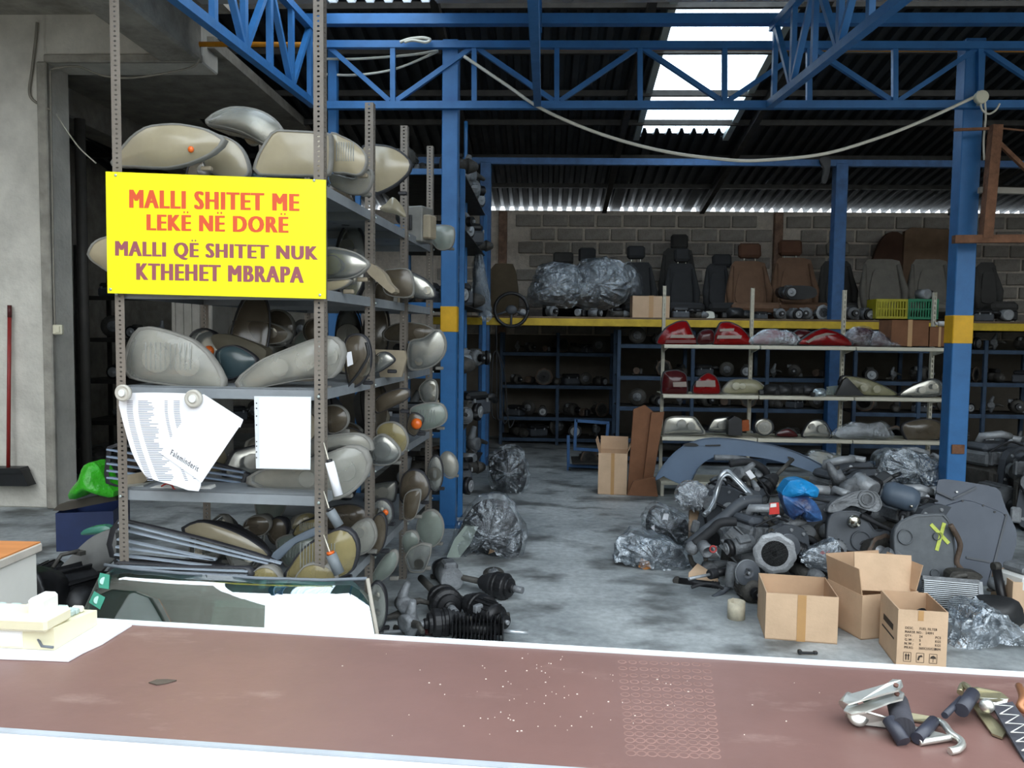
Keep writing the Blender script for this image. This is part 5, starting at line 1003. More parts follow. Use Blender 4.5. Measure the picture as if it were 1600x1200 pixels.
# ================================================================ MEZZANINE: SEATS
FAB = {k: mat('seat_' + k, c, .9, 0, .14, 9, .1, 120) for k, c in dict(black='2b2c2e', dark='3a3937', grey='6e6a62', tan='6e5340', brown='5a3c2c').items()}
mzZ = zb + .07
def seat(back, head, Y, col, lab, hcol=None, bulge=.05):
    """back, head: (x0, y0, x1, y1) of backrest and headrest in the picture"""
    x0, y0, x1, y1 = back; y1 = 489; loc, Rm, p, cv = framec([(x0 + (x1 - x0) * .02, y1), (x0, (y0 + y1) / 2), (x0 + (x1 - x0) * .13, y0 + 3), (x0 + (x1 - x0) * .3, y0), (x0 + (x1 - x0) * .7, y0), (x1 - (x1 - x0) * .13, y0 + 3), (x1, (y0 + y1) / 2), (x1 - (x1 - x0) * .02, y1)], Y, 0, -14)
    t = thing('seat_assembly', lab, 'car seat', loc, Rm, 'car seats on the mezzanine'); o = smooth_loop(ccw(p), 24, .35); w = max(q[0] for q in o) - min(q[0] for q in o); h = max(q[1] for q in o)
    MB().prism(o, 0, .1, None, .9).dome(o, 0, bulge, 4, 2.4).build('backrest', FAB[col], t)
    for s in (-1, 1): MB().tube([Vector((s * w * .4, -.02, h * .08)), Vector((s * w * .42, -.05, h * .4)), Vector((s * w * .33, -.02, h * .88))], .03, 8, [.035, .05, .02]).build('bolster', FAB[col], t)
    MB().prism(scaled(o, .6), -bulge - .008, -.01).build('seat_insert', FAB[col], t)
    MB().box((0, -.2, -.02), (w, .42, .13), .04).build('cushion', FAB[col], t)
    if head:
        hx0, hy0, hx1, hy1 = head; a = cv(hx0, hy1); b = cv(hx1, hy0); hr_ = MB().box(((a[0] + b[0]) / 2, .03, (a[1] + b[1]) / 2), (b[0] - a[0], .11, b[1] - a[1]), .03).build('headrest', FAB[hcol or col], t)
        for s in (-.25, .25):
            xx = (a[0] + b[0]) / 2 + s * (b[0] - a[0]); MB().cyl((xx, .04, h * .95), (xx, .04, (a[1] + b[1]) / 2), .007, n=8).build('headrest_post', CHROME, hr_)
    return t
seat((850, 425, 905, 485), (864, 394, 896, 412), 11.6, 'dark', 'dark green-grey seat behind the silver bundles')
seat((895, 420, 945, 485), (904, 387, 931, 408), 11.5, 'black', 'black seat with round headrest behind the silver bundles')
seat((970, 410, 1024, 488), (980, 384, 1008, 403), 11.3, 'black', 'black seat with raised headrest above the mezzanine carton')
seat((1030, 388, 1088, 480), (1049, 366, 1075, 388), 11.9, 'dark', 'tallest charcoal seat standing at the wall')
seat((1038, 412, 1090, 488), (1054, 388, 1078, 408), 11.2, 'black', 'black seat in front of the tallest charcoal seat')
seat((1100, 412, 1140, 486), (1114, 397, 1143, 416), 11.3, 'black', 'narrow black seat beside the tan seats')
seat((1135, 408, 1204, 476), (1155, 380, 1189, 402), 11.2, 'tan', 'tan leather seat with brown headrest', 'brown')
seat((1204, 403, 1276, 482), (1218, 375, 1253, 398), 11.3, 'tan', 'wide tan leather seat with brown headrest and parts on its cushion', 'brown')
seat((1278, 408, 1336, 480), (1293, 378, 1327, 398), 11.5, 'dark', 'grey and brown seat behind the blue rear column', 'grey')
seat((1343, 405, 1415, 474), None, 11.0, 'grey', 'grey leather seat back above the yellow crate')
seat((1418, 405, 1488, 478), None, 11.0, 'grey', 'grey leather seat back above the green crate')
seat((1523, 410, 1560, 485), None, 10.6, 'dark', 'dark seat back seen beyond the yellow-banded column')
slab([(1412, 492), (1414, 362), (1420, 355), (1470, 358), (1500, 365), (1500, 494)], 12.2, 'carpet_roll', 'large brown carpet panel standing at the wall behind the grey seats', 'carpet', mat('brown_carpet', '77604c', .95, 0, .15), .08, .03, sharp=.2)
slab([(1366, 420), (1372, 385), (1390, 363), (1412, 370), (1414, 420)], 12.25, 'carpet_roll', 'small dark brown carpet piece beside the large carpet panel', 'carpet', mat('dark_carpet', '4d362a', .95), .08, .02)
slab([(766, 488), (767, 420), (790, 412), (805, 420), (808, 488)], 11.6, 'upholstery_board', 'brown seat panel behind the steering wheel', 'seat panel', mat('olive_fabric', '5a4f3e', .9), .1, .04)
# silver bundles and small goods on the deck
bundle([(826, 470), (832, 440), (846, 415), (875, 410), (900, 418), (908, 445), (895, 478), (850, 480)], 10.4, 'silver-wrapped airbag bundle beside the steering wheel', PLD, FILMS, .3, .014, extra=(('dark_cover', [(842, 470), (846, 443), (880, 446), (884, 466), (880, 476)], BLACKP, .02),))
bundle([(885, 470), (892, 440), (905, 412), (940, 402), (970, 412), (985, 440), (975, 470), (930, 484)], 10.6, 'largest silver-wrapped bundle on the mezzanine', PLD, FILMS, .35, .016, extra=(('dark_cover', [(896, 468), (898, 448), (916, 447), (924, 468)], BLACKP, .02), ('label_strip', [(906, 459), (918, 457), (919, 463), (907, 465)], WHITE_P, .03)))
bundle([(955, 468), (962, 425), (980, 410), (998, 425), (1005, 460), (990, 475)], 10.8, 'black seat part under torn film beside the largest bundle', PLD, FILM, .25, .012)
sw = thing('steering_wheel', 'black steering wheel hooked on the mezzanine edge', 'steering wheel', at(799, 484, 9.63)); rr = 26 * mpp(9.55)
MB().tube([Vector((rr * math.cos(a * math.pi / 14), 0, rr * math.sin(a * math.pi / 14))) for a in range(29)], .021, 8).build('rim', BLACKP, sw)
for a in (200, 340, 270): MB().tube([Vector((0, .02, 0)), Vector((rr * math.cos(R(a)), 0, rr * math.sin(R(a))))], .014, 6).build('spoke', PLD, sw)
MB().ball((0, .0, 0), .07, 14, 8, (1, .45, .8)).build('horn_pad', PLD, sw)
shelf_carton(988, 462, 1046, 497, 9.75, .3, 'brown carton with white label on the mezzanine edge', mats=(CARD, CARD))
def crate(x0, y0, x1, y1, Y, m, lab):
    a, b = at(x0, y1, Y), at(x1, y1, Y); w = b.x - a.x; h = (y1 - y0) * mpp(Y); d = .28; t = thing('plastic_crate', lab, 'crate', (a + b) / 2, None, 'plastic crates on the mezzanine'); ct_ = .012
    for yy in (0, d):
        MB().box((0, yy, h * .94), (w, ct_, h * .12)).build('rim', m, t); MB().box((0, yy, h * .06), (w, ct_, h * .12)).build('base_rail', m, t); MB().box((0, yy, h * .5), (w, ct_, h * .06)).build('middle_rail', m, t)
        for k in range(11): MB().box((-w * .45 + k * w * .09, yy, h * .45), (w * .035, ct_ * .8, h * .85)).build('slat', m, t)
    for s in (-1, 1): MB().box((s * w * .5, d / 2, h / 2), (ct_, d, h)).build('end_wall', m, t)
    MB().box((0, d / 2, .006), (w, d, .012)).build('floor_plate', m, t); return t
crate(1369, 468, 1417, 498, 9.75, mat('yellow_crate', 'a8a020', .5), 'yellow plastic crate on the mezzanine edge'); crate(1419, 468, 1465, 499, 9.75, mat('green_crate', '1f7a55', .5), 'green plastic crate on the mezzanine edge')
for i, (x, y, k, s, rz, lab) in enumerate(((815, 494, 'throttle_body', .9, 20, 'throttle body beside the steering wheel'), (862, 496, 'alternator', .9, 30, 'alternator with shiny face under the airbag bundle'), (905, 497, 'throttle_body', 1, -30, 'throttle body under the largest bundle'), (930, 497, 'compressor', .8, 60, 'compressor lying under the largest bundle'), (965, 498, 'starter_motor', .9, 80, 'starter motor lying before the film-covered seat part'),
    (1065, 498, 'air_filter_box', .7, 0, 'air filter box beside the mezzanine carton'), (1090, 499, 'starter_motor', .9, 60, 'starter motor beside the loose mirror'), (1110, 499, 'door_mirror', .7, 10, 'door mirror with bright glass on the mezzanine edge'), (1150, 500, 'door_mirror', 1.0, 175, 'wide door mirror under the tan seat'), (1166, 500, 'door_mirror', .8, 160, 'small door mirror under the tan seat'), (1192, 501, 'air_filter_box', .5, 10, 'small black casing under the wide tan seat'),
    (1220, 502, 'alternator', .9, 0, 'alternator under the wide tan seat'), (1243, 502, 'compressor', 1, 15, 'compressor with pale face under the wide tan seat'), (1262, 502, 'alternator', 1, -20, 'alternator second along from the pale compressor'), (1282, 502, 'gearbox', .45, 10, 'small gear housing beside the blue rear column'), (1335, 502, 'alternator', 1.1, 0, 'dusty alternator beside the yellow crate'), (1355, 502, 'compressor', 1.1, 10, 'dusty compressor touching the yellow crate'), (1540, 505, 'air_filter_box', .8, 0, 'filter box beyond the yellow-banded column'), (1575, 506, 'throttle_body', 1.5, 0, 'brown pot at the far end of the mezzanine'))):
    place(k, lab, Vector((at(x, y, 9.9).x, 9.9 + random.uniform(0, .12), mzZ)), (0, 0, rz), s, 'loose parts along the mezzanine edge')
place('throttle_body', 'black switch stalk unit sitting in the green crate', at(1442, 470, 9.9), (0, 0, 20), 1.4); place('compressor', 'pump with silver lid lying on the wide tan seat', at(1232, 466, 10.6), (0, 0, 0), 1.2)
blk([(1218, 462), (1222, 448), (1270, 448), (1274, 464), (1240, 468)], 10.7, 'instrument_cluster', 'dark instrument cluster lying on the wide tan seat', 'instrument cluster', BLACKP, .15, True)
# ================================================================ BLUE RACKS UNDER THE MEZZANINE
BLUEK = mat('dusty_dark_blue', '33465c', .75, 0, .3, 9)
def blue_rack(x0, x1, Y, d, levels, H, lab, m=BLUEK, posts=2):
    t = thing('blue_rack', lab, 'rack', ((x0 + x1) / 2, Y, 0)); w = x1 - x0
    for k in range(posts):
        for yy in (0, d): MB().box((-w / 2 + w * k / (posts - 1), yy, H / 2), (.045, .045, H), .004).build('post', m, t)
    for z in levels:
        MB().box((0, 0, z - .025), (w, .03, .05), .003).build('front_rail', m, t); MB().box((0, d / 2, z - .006), (w, d, .01)).build('shelf', STEEL_D, t)
    return t
xa, xb = at(783, 600, 11.6).x, at(960, 600, 11.6).x
lv = [at(870, y, 11.6).z for y in (551, 602, 652)] ; blue_rack(xa, xb, 11.6, .6, lv + [.1], at(870, 520, 11.6).z, 'dim blue rack of old parts against the back wall', posts=3)
KD = ['alternator', 'starter_motor', 'compressor', 'throttle_body', 'air_filter_box', 'steering_knuckle', 'gearbox', 'brake_disc']
DK = {'casing': IRON, 'cooling_fins': IRON, 'bell_housing': IRON, 'flange_ring': IRONB, 'main_case': IRON, 'case_ribs': IRON, 'diff_bulge': IRON, 'barrel': IRONB, 'nose_cone': IRON}
LVN = ['top', 'second', 'third', 'lowest', 'fifth', 'sixth']
def fill(x0, x1, Y, z, n, where, scale=1.0, kinds=KD, dark=True, yj=.08, grp=None):
    seen = {}; ORD = ('first', 'second', 'third', 'fourth', 'fifth', 'sixth')
    for k in range(n):
        kd = kinds[(k * 3 + int(z * 10)) % len(kinds)]; s = scale * (random.uniform(.85, 1.15)) * (.55 if kd == 'gearbox' else .75 if kd in ('brake_disc', 'air_filter_box', 'steering_knuckle') else 1.1)
        x = x0 + (x1 - x0) * (k + .5) / n; i = seen[kd] = seen.get(kd, -1) + 1
        place(kd, '%s dark %s along %s' % (ORD[i], kd.replace('_', ' '), where), (x + random.uniform(-.02, .02), Y + random.uniform(-yj, yj), z + .002), (0, 0, random.uniform(-50, 50)), s, grp or ('old parts on ' + where), mats=DK if dark else None)
for i, z in enumerate(lv): fill(xa + .1, xb - .1, 11.8, z, 7, 'the %s level of the back-wall rack' % ('top', 'middle', 'bottom')[i])
fill(xa + .1, xb - .1, 11.8, .1, 5, 'the floor level of the back-wall rack', 1.3)
xa2, xb2 = at(966, 600, 9.95).x, at(1315, 600, 9.95).x
lv2 = [at(1100, y, 9.95).z for y in (539, 589, 637, 687)]; blue_rack(xa2, xb2, 9.95, .55, lv2 + [.1], at(970, 515, 9.95).z, 'blue rack of black parts behind the cream display shelving', posts=4)
for i, z in enumerate(lv2): fill(xa2 + .1, xb2 - .1, 10.15, z, 9, 'the %s level of the rack behind the cream shelving' % ('top', 'second', 'third', 'bottom')[i])
xa3, xb3 = at(1335, 600, 9.95).x, at(1640, 600, 9.95).x
lv3 = [at(1400, y, 9.95).z for y in (545, 596, 645, 695)]; blue_rack(xa3, xb3, 9.95, .55, lv3 + [.1], at(1400, 530, 9.95).z, 'blue rack beyond the rear column reaching the side wall', posts=4)
for i, z in enumerate(lv3): fill(xa3 + .1, xb3 - .1, 10.15, z, 7, 'the %s level of the rack beyond the rear column' % ('top', 'second', 'third', 'bottom')[i])
# low blue trolley
tA = at(893, 730, 9.45); tr2 = thing('steel_trolley', 'low blue steel trolley frame beside the standing carton', 'trolley', gz(922, 738, 0)); to = tr2.location
for nm, a, b, Yd in (('post', (888, 735), (888, 680), 9.45), ('post', (944, 737), (950, 662), 9.45), ('post', (898, 700), (900, 655), 9.5), ('rail', (888, 727), (944, 730), 9.45), ('rail', (896, 701), (944, 704), 9.45), ('handle', (900, 657), (952, 661), 9.5)):
    MB().bar(at(*a, Yd) - to, at(*b, Yd) - to, .035, .035, (0, 1, 0)).build(nm, BLUED, tr2)
for x, y in ((890, 737), (942, 738)): MB().lathe([(.03, -.012), (.035, 0), (.03, .012)], at(x, y - 4, 9.45) - to, (1, 0, 0), 14).build('castor', RUB, tr2)
MB().box((0, .25, .1), (.42, .5, .02)).build('deck', STEEL_D, tr2)
place('gearbox', 'small gearbox sitting on the blue trolley', at(915, 728, 9.6), (0, 0, 20), .55, None, mats=DK); place('starter_motor', 'starter motor at the end of the blue trolley', at(935, 728, 9.6), (0, 0, 60), 1)
# rubber belts and straps hanging beside the slim rear column
for i, (x, y) in enumerate(((772, 560), (778, 570), (784, 575), (790, 580))):
    cable([(775, 509), (776, 545), (x - 2, y), (x - 4 + i * 3, 640 + i * 8), (x + 2 + i * 4, 655)], 9.6 + i * .03, .008, RUB, ('first', 'second', 'third', 'fourth')[i] + ' black belt from the slim rear column in the hanging bunch', 'drive_belt', 'belt', 5)
# ================================================================ AISLE RACK BETWEEN THE TWO BLUE COLUMNS
xr = at(738, 600, 8.0).x
ar = blue_rack(xr - .9, xr, 6.9, 2.6, [at(735, y, 8.0).z for y in (300, 375, 480, 575, 655, 740)], 3.0, 'tall blue aisle rack of greasy parts behind the headlight rack', BLUE)
for j, y in enumerate((300, 375, 480, 575, 655, 740)):
    z = at(735, y, 8.0).z
    for k in range(5):
        kd = ['starter_motor', 'throttle_body', 'steering_knuckle', 'alternator', 'compressor', 'air_filter_box'][(j * 2 + k) % 6]
        place(kd, '%s at the aisle edge of the tall blue rack, level %s down' % (kd.replace('_', ' '), ('one', 'two', 'three', 'four', 'five', 'six')[j]), (xr - .06 + random.uniform(-.08, .03), 7.0 + k * .5 + random.uniform(-.05, .05), z + .002), (0, 0, 90 + random.uniform(-40, 40)), random.uniform(1.0, 1.5), 'greasy parts on the tall blue aisle rack', mats=None if k % 2 else DK)
        place(KD[(j + k) % 6], 'dark %s deep on level %s of the tall blue rack' % (KD[(j + k) % 6].replace('_', ' '), ('one', 'two', 'three', 'four', 'five', 'six')[j]), (xr - .5, 7.0 + k * .5, z + .002), (0, 0, 40 * k), 1.3, 'greasy parts on the tall blue aisle rack', mats=DK)
bundle([(737, 470), (740, 400), (748, 370), (754, 395), (762, 440), (768, 495), (755, 500), (745, 490)], 9.3, 'long clear plastic bag hanging from the aisle rack', PLB, FILM, .08, .01, 'hanging_bag', 'plastic bag')
cable([(728, 190), (727, 400), (726, 600), (724, 790)], 8.6, .022, BLUE, 'thin blue upright pole between the two blue columns', 'upright_pole', 'pole', 6)
# ================================================================ CARTONS AND GOODS ON THE FLOOR
carton(gz(934, 772), gz(979, 774), .42, .32, 'upright beige carton standing at the end of the cream shelving', flaps=(0, 20, 15, 25))
for (q, lab, Yd) in (([(980, 775), (990, 640), (1008, 633), (1024, 646), (1003, 775)], 'folded brown cardboard sheet leaning beside the upright carton', 8.0), ([(1004, 760), (1018, 645), (1038, 644), (1020, 752)], 'second folded cardboard sheet leaning at the cream shelving', 7.95)):
    slab(q, Yd, 'cardboard_sheet', lab, 'cardboard', CARD_D, .05, smooth=False, group='leaning cardboard sheets')
slab([(980, 774), (990, 752), (1024, 746), (1028, 776)], 7.8, 'cardboard_scrap', 'torn brown cardboard at the foot of the leaning sheets', 'cardboard', CARD_D, .04, smooth=False)
h = .25
cA = carton(gz(1195, 998), gz(1308, 1007), h, .36, 'wide open beige carton on the floor before the engine pile', flaps=(0, 0, 0, 0))
cB = carton(gz(1345, 1000), gz(1432, 992), .24, .3, 'tilted open carton with lid flap raised behind the lettered carton', flaps=(0, 12, 10, 15), tape=False)
MB().box((-.02, .0, .34), (.36, .006, .2), M=Matrix.Rotation(R(-14), 4, 'X') @ Matrix.Rotation(R(6), 4, 'Y')).build('raised_flap', CARD, cB)
c0, c1 = gz(1400, 1041), gz(1478, 1047)
cC = carton(c0, c1, .285, .3, 'open carton with black printed lettering and handling marks', tape=False, flaps=(0, 0, 0, 0), name='cardboard_box')
wC = (c1 - c0).length; INK = mat('carton_ink', '3a3028', .8)
cvC = lambda u, v: (-wC / 2 + u * wC, .285 * (1 - v))
def ctext(s, u0, v0, u1, v1): lettering(s, [(u0, v0), (u1, v0), (u1, v1), (u0, v1)], cvC, -.0015, INK, cC, .03)
for i, (a, b, c) in enumerate((('DESC.', 'FUEL FILTER', ''), ('MAKER NO.:', '24091', ''), ('QTY:', '24', 'PCS'), ('G.W.:', '5', 'KGS'), ('N.W.:', '4', 'KGS'), ('MEAS:', '360X235X235', 'MM'))):
    v = .29 + i * .068; ctext(a, .15, v, .15 + .036 * len(a), v + .042)
    ctext(b, .44 if i != 1 else .56, v, (.44 if i != 1 else .56) + .032 * len(b), v + .042)
    if c: ctext(c, .76, v, .87, v + .042)
def cbox(u0, v0, u1, v1):
    for a, b in (((u0, v0), (u1, v0)), ((u1, v0), (u1, v1)), ((u1, v1), (u0, v1)), ((u0, v1), (u0, v0))):
        p, q = cvC(*a), cvC(*b); MB().bar((p[0], -.001, p[1]), (q[0], -.001, q[1]), .0012, .0016, (0, 0, 1) if abs(p[1] - q[1]) < 1e-6 else (1, 0, 0)).build('mark_frame', INK, cC)
for u in (.14, .4, .66): cbox(u, .74, u + .15, .9)
for u in (.19, .24):
    p, q = cvC(u, .87), cvC(u, .78); MB().bar((p[0], -.001, p[1]), (q[0], -.001, q[1]), .005, .0012, (0, 1, 0)).build('arrow_shaft', INK, cC); MB().prism([cvC(u - .025, .8), cvC(u + .025, .8), cvC(u, .755)], -.0016, -.0005).build('arrow_head', INK, cC)
MB().prism([cvC(.42, .86), cvC(.44, .79), cvC(.5, .77), cvC(.53, .8), cvC(.47, .81), cvC(.45, .87)], -.0016, -.0005).build('hand_mark', INK, cC)
MB().prism([cvC(.675, .82), cvC(.69, .785), cvC(.735, .765), cvC(.78, .785), cvC(.795, .82)], -.0016, -.0005).build('umbrella_mark', INK, cC)
p, q = cvC(.735, .82), cvC(.735, .88); MB().bar((p[0], -.001, p[1]), (q[0], -.001, q[1]), .002, .0012, (0, 1, 0)).build('umbrella_stick', INK, cC)
MB().box((-wC / 2 - .0012, .15, .17), (.002, .16, .03)).build('side_print', INK, cC); MB().box((-wC / 2 - .0012, .15, .12), (.002, .2, .008)).build('side_print', INK, cC); MB().box((-.01, -.0012, .26), (.025, .002, .05)).build('tape', TAPE, cC)
place('throttle_body', 'black bracket lying inside the lettered carton', c0.lerp(c1, .6) + Vector((.02, .12, .15)), (30, 0, 20), 1.0, None, mats={'barrel': BLKM, 'bracket': BLKM, 'butterfly': BLKM})
cE = carton(gz(1580, 968), gz(1650, 973), .22, .3, 'scuffed carton of small parts at the frame edge behind the film', flaps=(0, 0, 0, 0), tape=False)
place('air_filter_box', 'grey casing with white labels on top of the scuffed carton', cE.location + Vector((.02, .12, .16)), (0, 0, 20), .8, None, mats={'lower_case': WHITE_P, 'upper_case': ALU_D})
# plastic film heap, clip, tin and cloth
def heap(px, Y, H, lab, m, name, cat, wr=.02):
    n = 26; loc, Rm, p, cv = framec(px, Y, 0, -70); o = smooth_loop(ccw(p), n, .5); v = []; f = []; K = 8; cx = sum(q[0] for q in o) / n; cz_ = sum(q[1] for q in o) / n
    for k in range(K):
        s = 1 - k / K
        for x, z in o: v.append((cx + (x - cx) * s + random.uniform(-wr, wr), -H * (1 - s ** 1.6) + random.uniform(-wr, wr), cz_ + (z - cz_) * s + random.uniform(-wr, wr)))
    for k in range(K - 1):
        for i in range(n): f.append((k * n + i, k * n + (i + 1) % n, k * n + n + (i + 1) % n, k * n + n + i))
    f.append(tuple((K - 1) * n + i for i in range(n))); return solo(name, MB().add(v, f), m, lab, cat, loc, Rm)
heap([(1482, 1030), (1478, 985), (1478, 940), (1500, 930), (1530, 945), (1560, 960), (1590, 985), (1620, 1000), (1615, 1022), (1580, 1012), (1540, 1020), (1520, 1040)], 4.35, .14, 'heap of crumpled clear plastic film beside the lettered carton', FILMS, 'plastic_film_heap', 'plastic film', .022)
cl = gz(1262, 1020, .012); c_ = thing('plastic_clip', 'small black plastic clip lying before the wide carton', 'clip', cl); MB().box((0, 0, 0), (.075, .012, .012), .003).build('bar', BLACKP, c_); MB().box((-.04, .0, .004), (.02, .022, .022), .004).build('end_block', BLACKP, c_); MB().box((.038, 0, .002), (.022, .02, .016), .004).build('end_block', BLACKP, c_)
tn = gz(1150, 966, 0); t_ = thing('tin_can', 'dirty white cut-open tin on the floor beside the wide carton', 'tin', tn); rr = 13.5 * mpp(tn.y)
MB().lathe([(rr, 0), (rr, .1), (rr * .95, .1), (rr * .94, .004), (.0001, .004)], (0, 0, 0), (0, 0, 1), 24).build('wall', mat('dirty_tin', 'c9c0aa', .6, .1, .25, 14), t_); MB().prism([(-rr * .5, .09), (-rr * .1, .09), (-rr * .15, .135), (-rr * .4, .13)], -.002, .002).build('torn_tongue', MATS['dirty_tin'], t_).location = (0, rr * .88, -.03)
MB().lathe([(rr * .9, .06), (.0001, .062)], (0, 0, 0), (0, 0, 1), 20).build('rusty_content', RUST, t_)
# ================================================================ WRAPPED PARTS
bundle([(697, 868), (706, 842), (726, 800), (748, 778), (780, 773), (800, 785), (816, 815), (823, 838), (818, 866), (806, 886), (782, 881), (756, 868), (736, 862), (714, 874)], 5.7, 'large dark car part in clear film on the floor at the rack end', BLKM, FILM, .4, .016, extra=(('pale_panel', [(699, 868), (712, 838), (728, 818), (757, 820), (716, 871)], mat('pale_green_panel', '8f9a92', .4), .015), ('copper_stud', [(764, 862), (768, 850), (780, 839), (784, 845), (774, 858)], mat('copper_pipe', '9a7a58', .4, .6), .01)), bulge=.22)
bundle([(760, 718), (780, 701), (805, 697), (822, 718), (826, 750), (812, 776), (780, 772), (765, 748)], 8.0, 'round dark part in clear film behind the larger floor bundle', BLKM, FILM, .4, .018)
bundle([(1005, 812), (1012, 797), (1028, 788), (1058, 800), (1078, 816), (1074, 852), (1040, 856), (1010, 838)], 6.0, 'black engine part in film with white sticker at the pile end', BLKM, FILM, .3, .016, extra=(('white_sticker', [(1029, 820), (1036, 800), (1043, 801), (1041, 812), (1031, 832)], PAPER, .012), ('white_sticker', [(1016, 822), (1021, 817), (1021, 828)], PAPER, .012)))
bundle([(960, 872), (968, 848), (988, 834), (1015, 838), (1045, 848), (1070, 860), (1080, 885), (1060, 900), (1030, 898), (990, 886)], 5.5, 'low tangle of black parts in film before the pile', BLKM, FILMS, .35, .02, extra=(('orange_rag', [(996, 882), (1000, 868), (1012, 872), (1016, 884), (1006, 886)], mat('orange_rag', 'a8703c', .8), .02),))
bundle([(1060, 790), (1058, 770), (1072, 757), (1092, 755), (1108, 768), (1111, 786), (1098, 797), (1078, 797)], 6.2, 'shiny silver foil bundle tied at the top on a carton edge', PLD, film('foil_film', .75, 'e6eaee', .12, 40, .5, 'a8aeb4'), .25, .014)
slab([(1075, 850), (1078, 796), (1100, 797), (1092, 850)], 6.3, 'cardboard_scrap', 'strip of beige cardboard under the silver foil bundle', 'cardboard', CARD, .04, smooth=False)
bundle([(1374, 742), (1378, 714), (1398, 703), (1440, 710), (1468, 722), (1472, 746), (1464, 768), (1420, 757), (1388, 750)], 6.7, 'long black part tightly wrapped in glossy film behind the grey canister', BLKM, FILMS, .35, .016)
bundle([(1250, 872), (1262, 860), (1285, 851), (1304, 842), (1312, 856), (1318, 880), (1315, 902), (1290, 892), (1262, 884)], 5.05, 'fan-folded clear plastic bag with red writing on the pile front', ALU_D, FILMS, .12, .008, extra=(('red_scrawl', [(1279, 863), (1284, 859), (1288, 863), (1294, 858), (1296, 862), (1286, 866)], mat('red_ink', 'a83030', .7), .004),), bulge=.15)
bundle([(1256, 722), (1262, 708), (1276, 703), (1310, 711), (1346, 724), (1352, 746), (1325, 752), (1285, 738)], 7.6, 'beige air duct in film on the bottom cream shelf', mat('beige_plastic', '8a8570', .6), FILM, .2, .01)
# ================================================================ ENGINE PILE
gp = 'engines and gearboxes in the pile'
def pp_(kind, x, y, Y, rot, s, lab, mats=None): return place(kind, lab, at(x, y, Y), rot, s, gp, mats=mats)
pp_('engine', 1185, 930, 5.35, (0, 8, 25), 1.05, 'greasy engine at the near end of the pile behind the tin')
pp_('engine', 1290, 905, 5.6, (0, -6, -10), 1.15, 'dark engine with belt cover in the middle of the pile')
pp_('engine', 1420, 900, 5.6, (0, 5, 15), 1.1, 'engine at the far end of the pile behind the painted cross')
pp_('engine', 1130, 850, 6.3, (0, 12, -30), 1.0, 'engine lying deep in the pile under the silver pipes')
pp_('engine', 1330, 830, 6.6, (0, -10, 20), 1.1, 'engine at the back of the pile before the cream shelving')
pp_('engine', 1425, 800, 7.3, (0, 6, -20), 1.0, 'engine behind the glossy wrapped part')
pp_('gearbox', 1200, 885, 5.0, (0, 10, -8), .62, 'bright aluminium gearbox with open bell housing facing the aisle')
pp_('gearbox', 1140, 880, 5.3, (35, 20, 60), .85, 'ribbed aluminium gearbox lying on its side at the pile end')
pp_('gearbox', 1330, 880, 5.2, (0, 60, 30), .7, 'dark gearbox lying behind the fan-folded bag', DK)
pp_('alternator', 1180, 838, 5.5, (10, 0, -40), 1.25, 'aluminium alternator lying on top of the ribbed gearbox')
pp_('alternator', 1170, 938, 4.85, (0, 0, 10), 1.0, 'alternator low at the pile foot beside the tin', DK)
pp_('starter_motor', 1275, 850, 5.4, (0, 0, 70), 1.3, 'brown starter motor below the blue bag')
pp_('steering_knuckle', 1085, 900, 5.3, (0, 60, 0), 1.0, 'rusty steering knuckle lying on the cardboard scrap')
pp_('shock_absorber', 1100, 918, 5.1, (0, 0, 70), .8, 'short shock absorber at the pile foot'); pp_('throttle_body', 1345, 775, 6.0, (20, 0, 30), 1.6, 'bright intake stub on top of the pile')
pp_('steering_knuckle', 1310, 790, 5.9, (0, 40, 30), 1.2, 'steering knuckle on top of the belt-cover engine'); pp_('compressor', 1385, 790, 6.1, (0, 0, 30), 1.2, 'compressor behind the grey canister')
pp_('alternator', 1480, 800, 5.9, (0, 0, 30), 1.0, 'alternator wedged behind the painted-cross engine', DK); pp_('starter_motor', 1250, 905, 5.15, (0, 0, 30), 1.1, 'starter motor under the fan-folded bag'); pp_('joint_shaft', 1290, 925, 4.95, (0, 0, 80), 1.0, 'drive shaft joint lying behind the wide carton')
PR = random.Random(11); kk = ['throttle_body', 'alternator', 'compressor', 'starter_motor', 'steering_knuckle', 'shock_absorber', 'joint_shaft', 'air_filter_box']
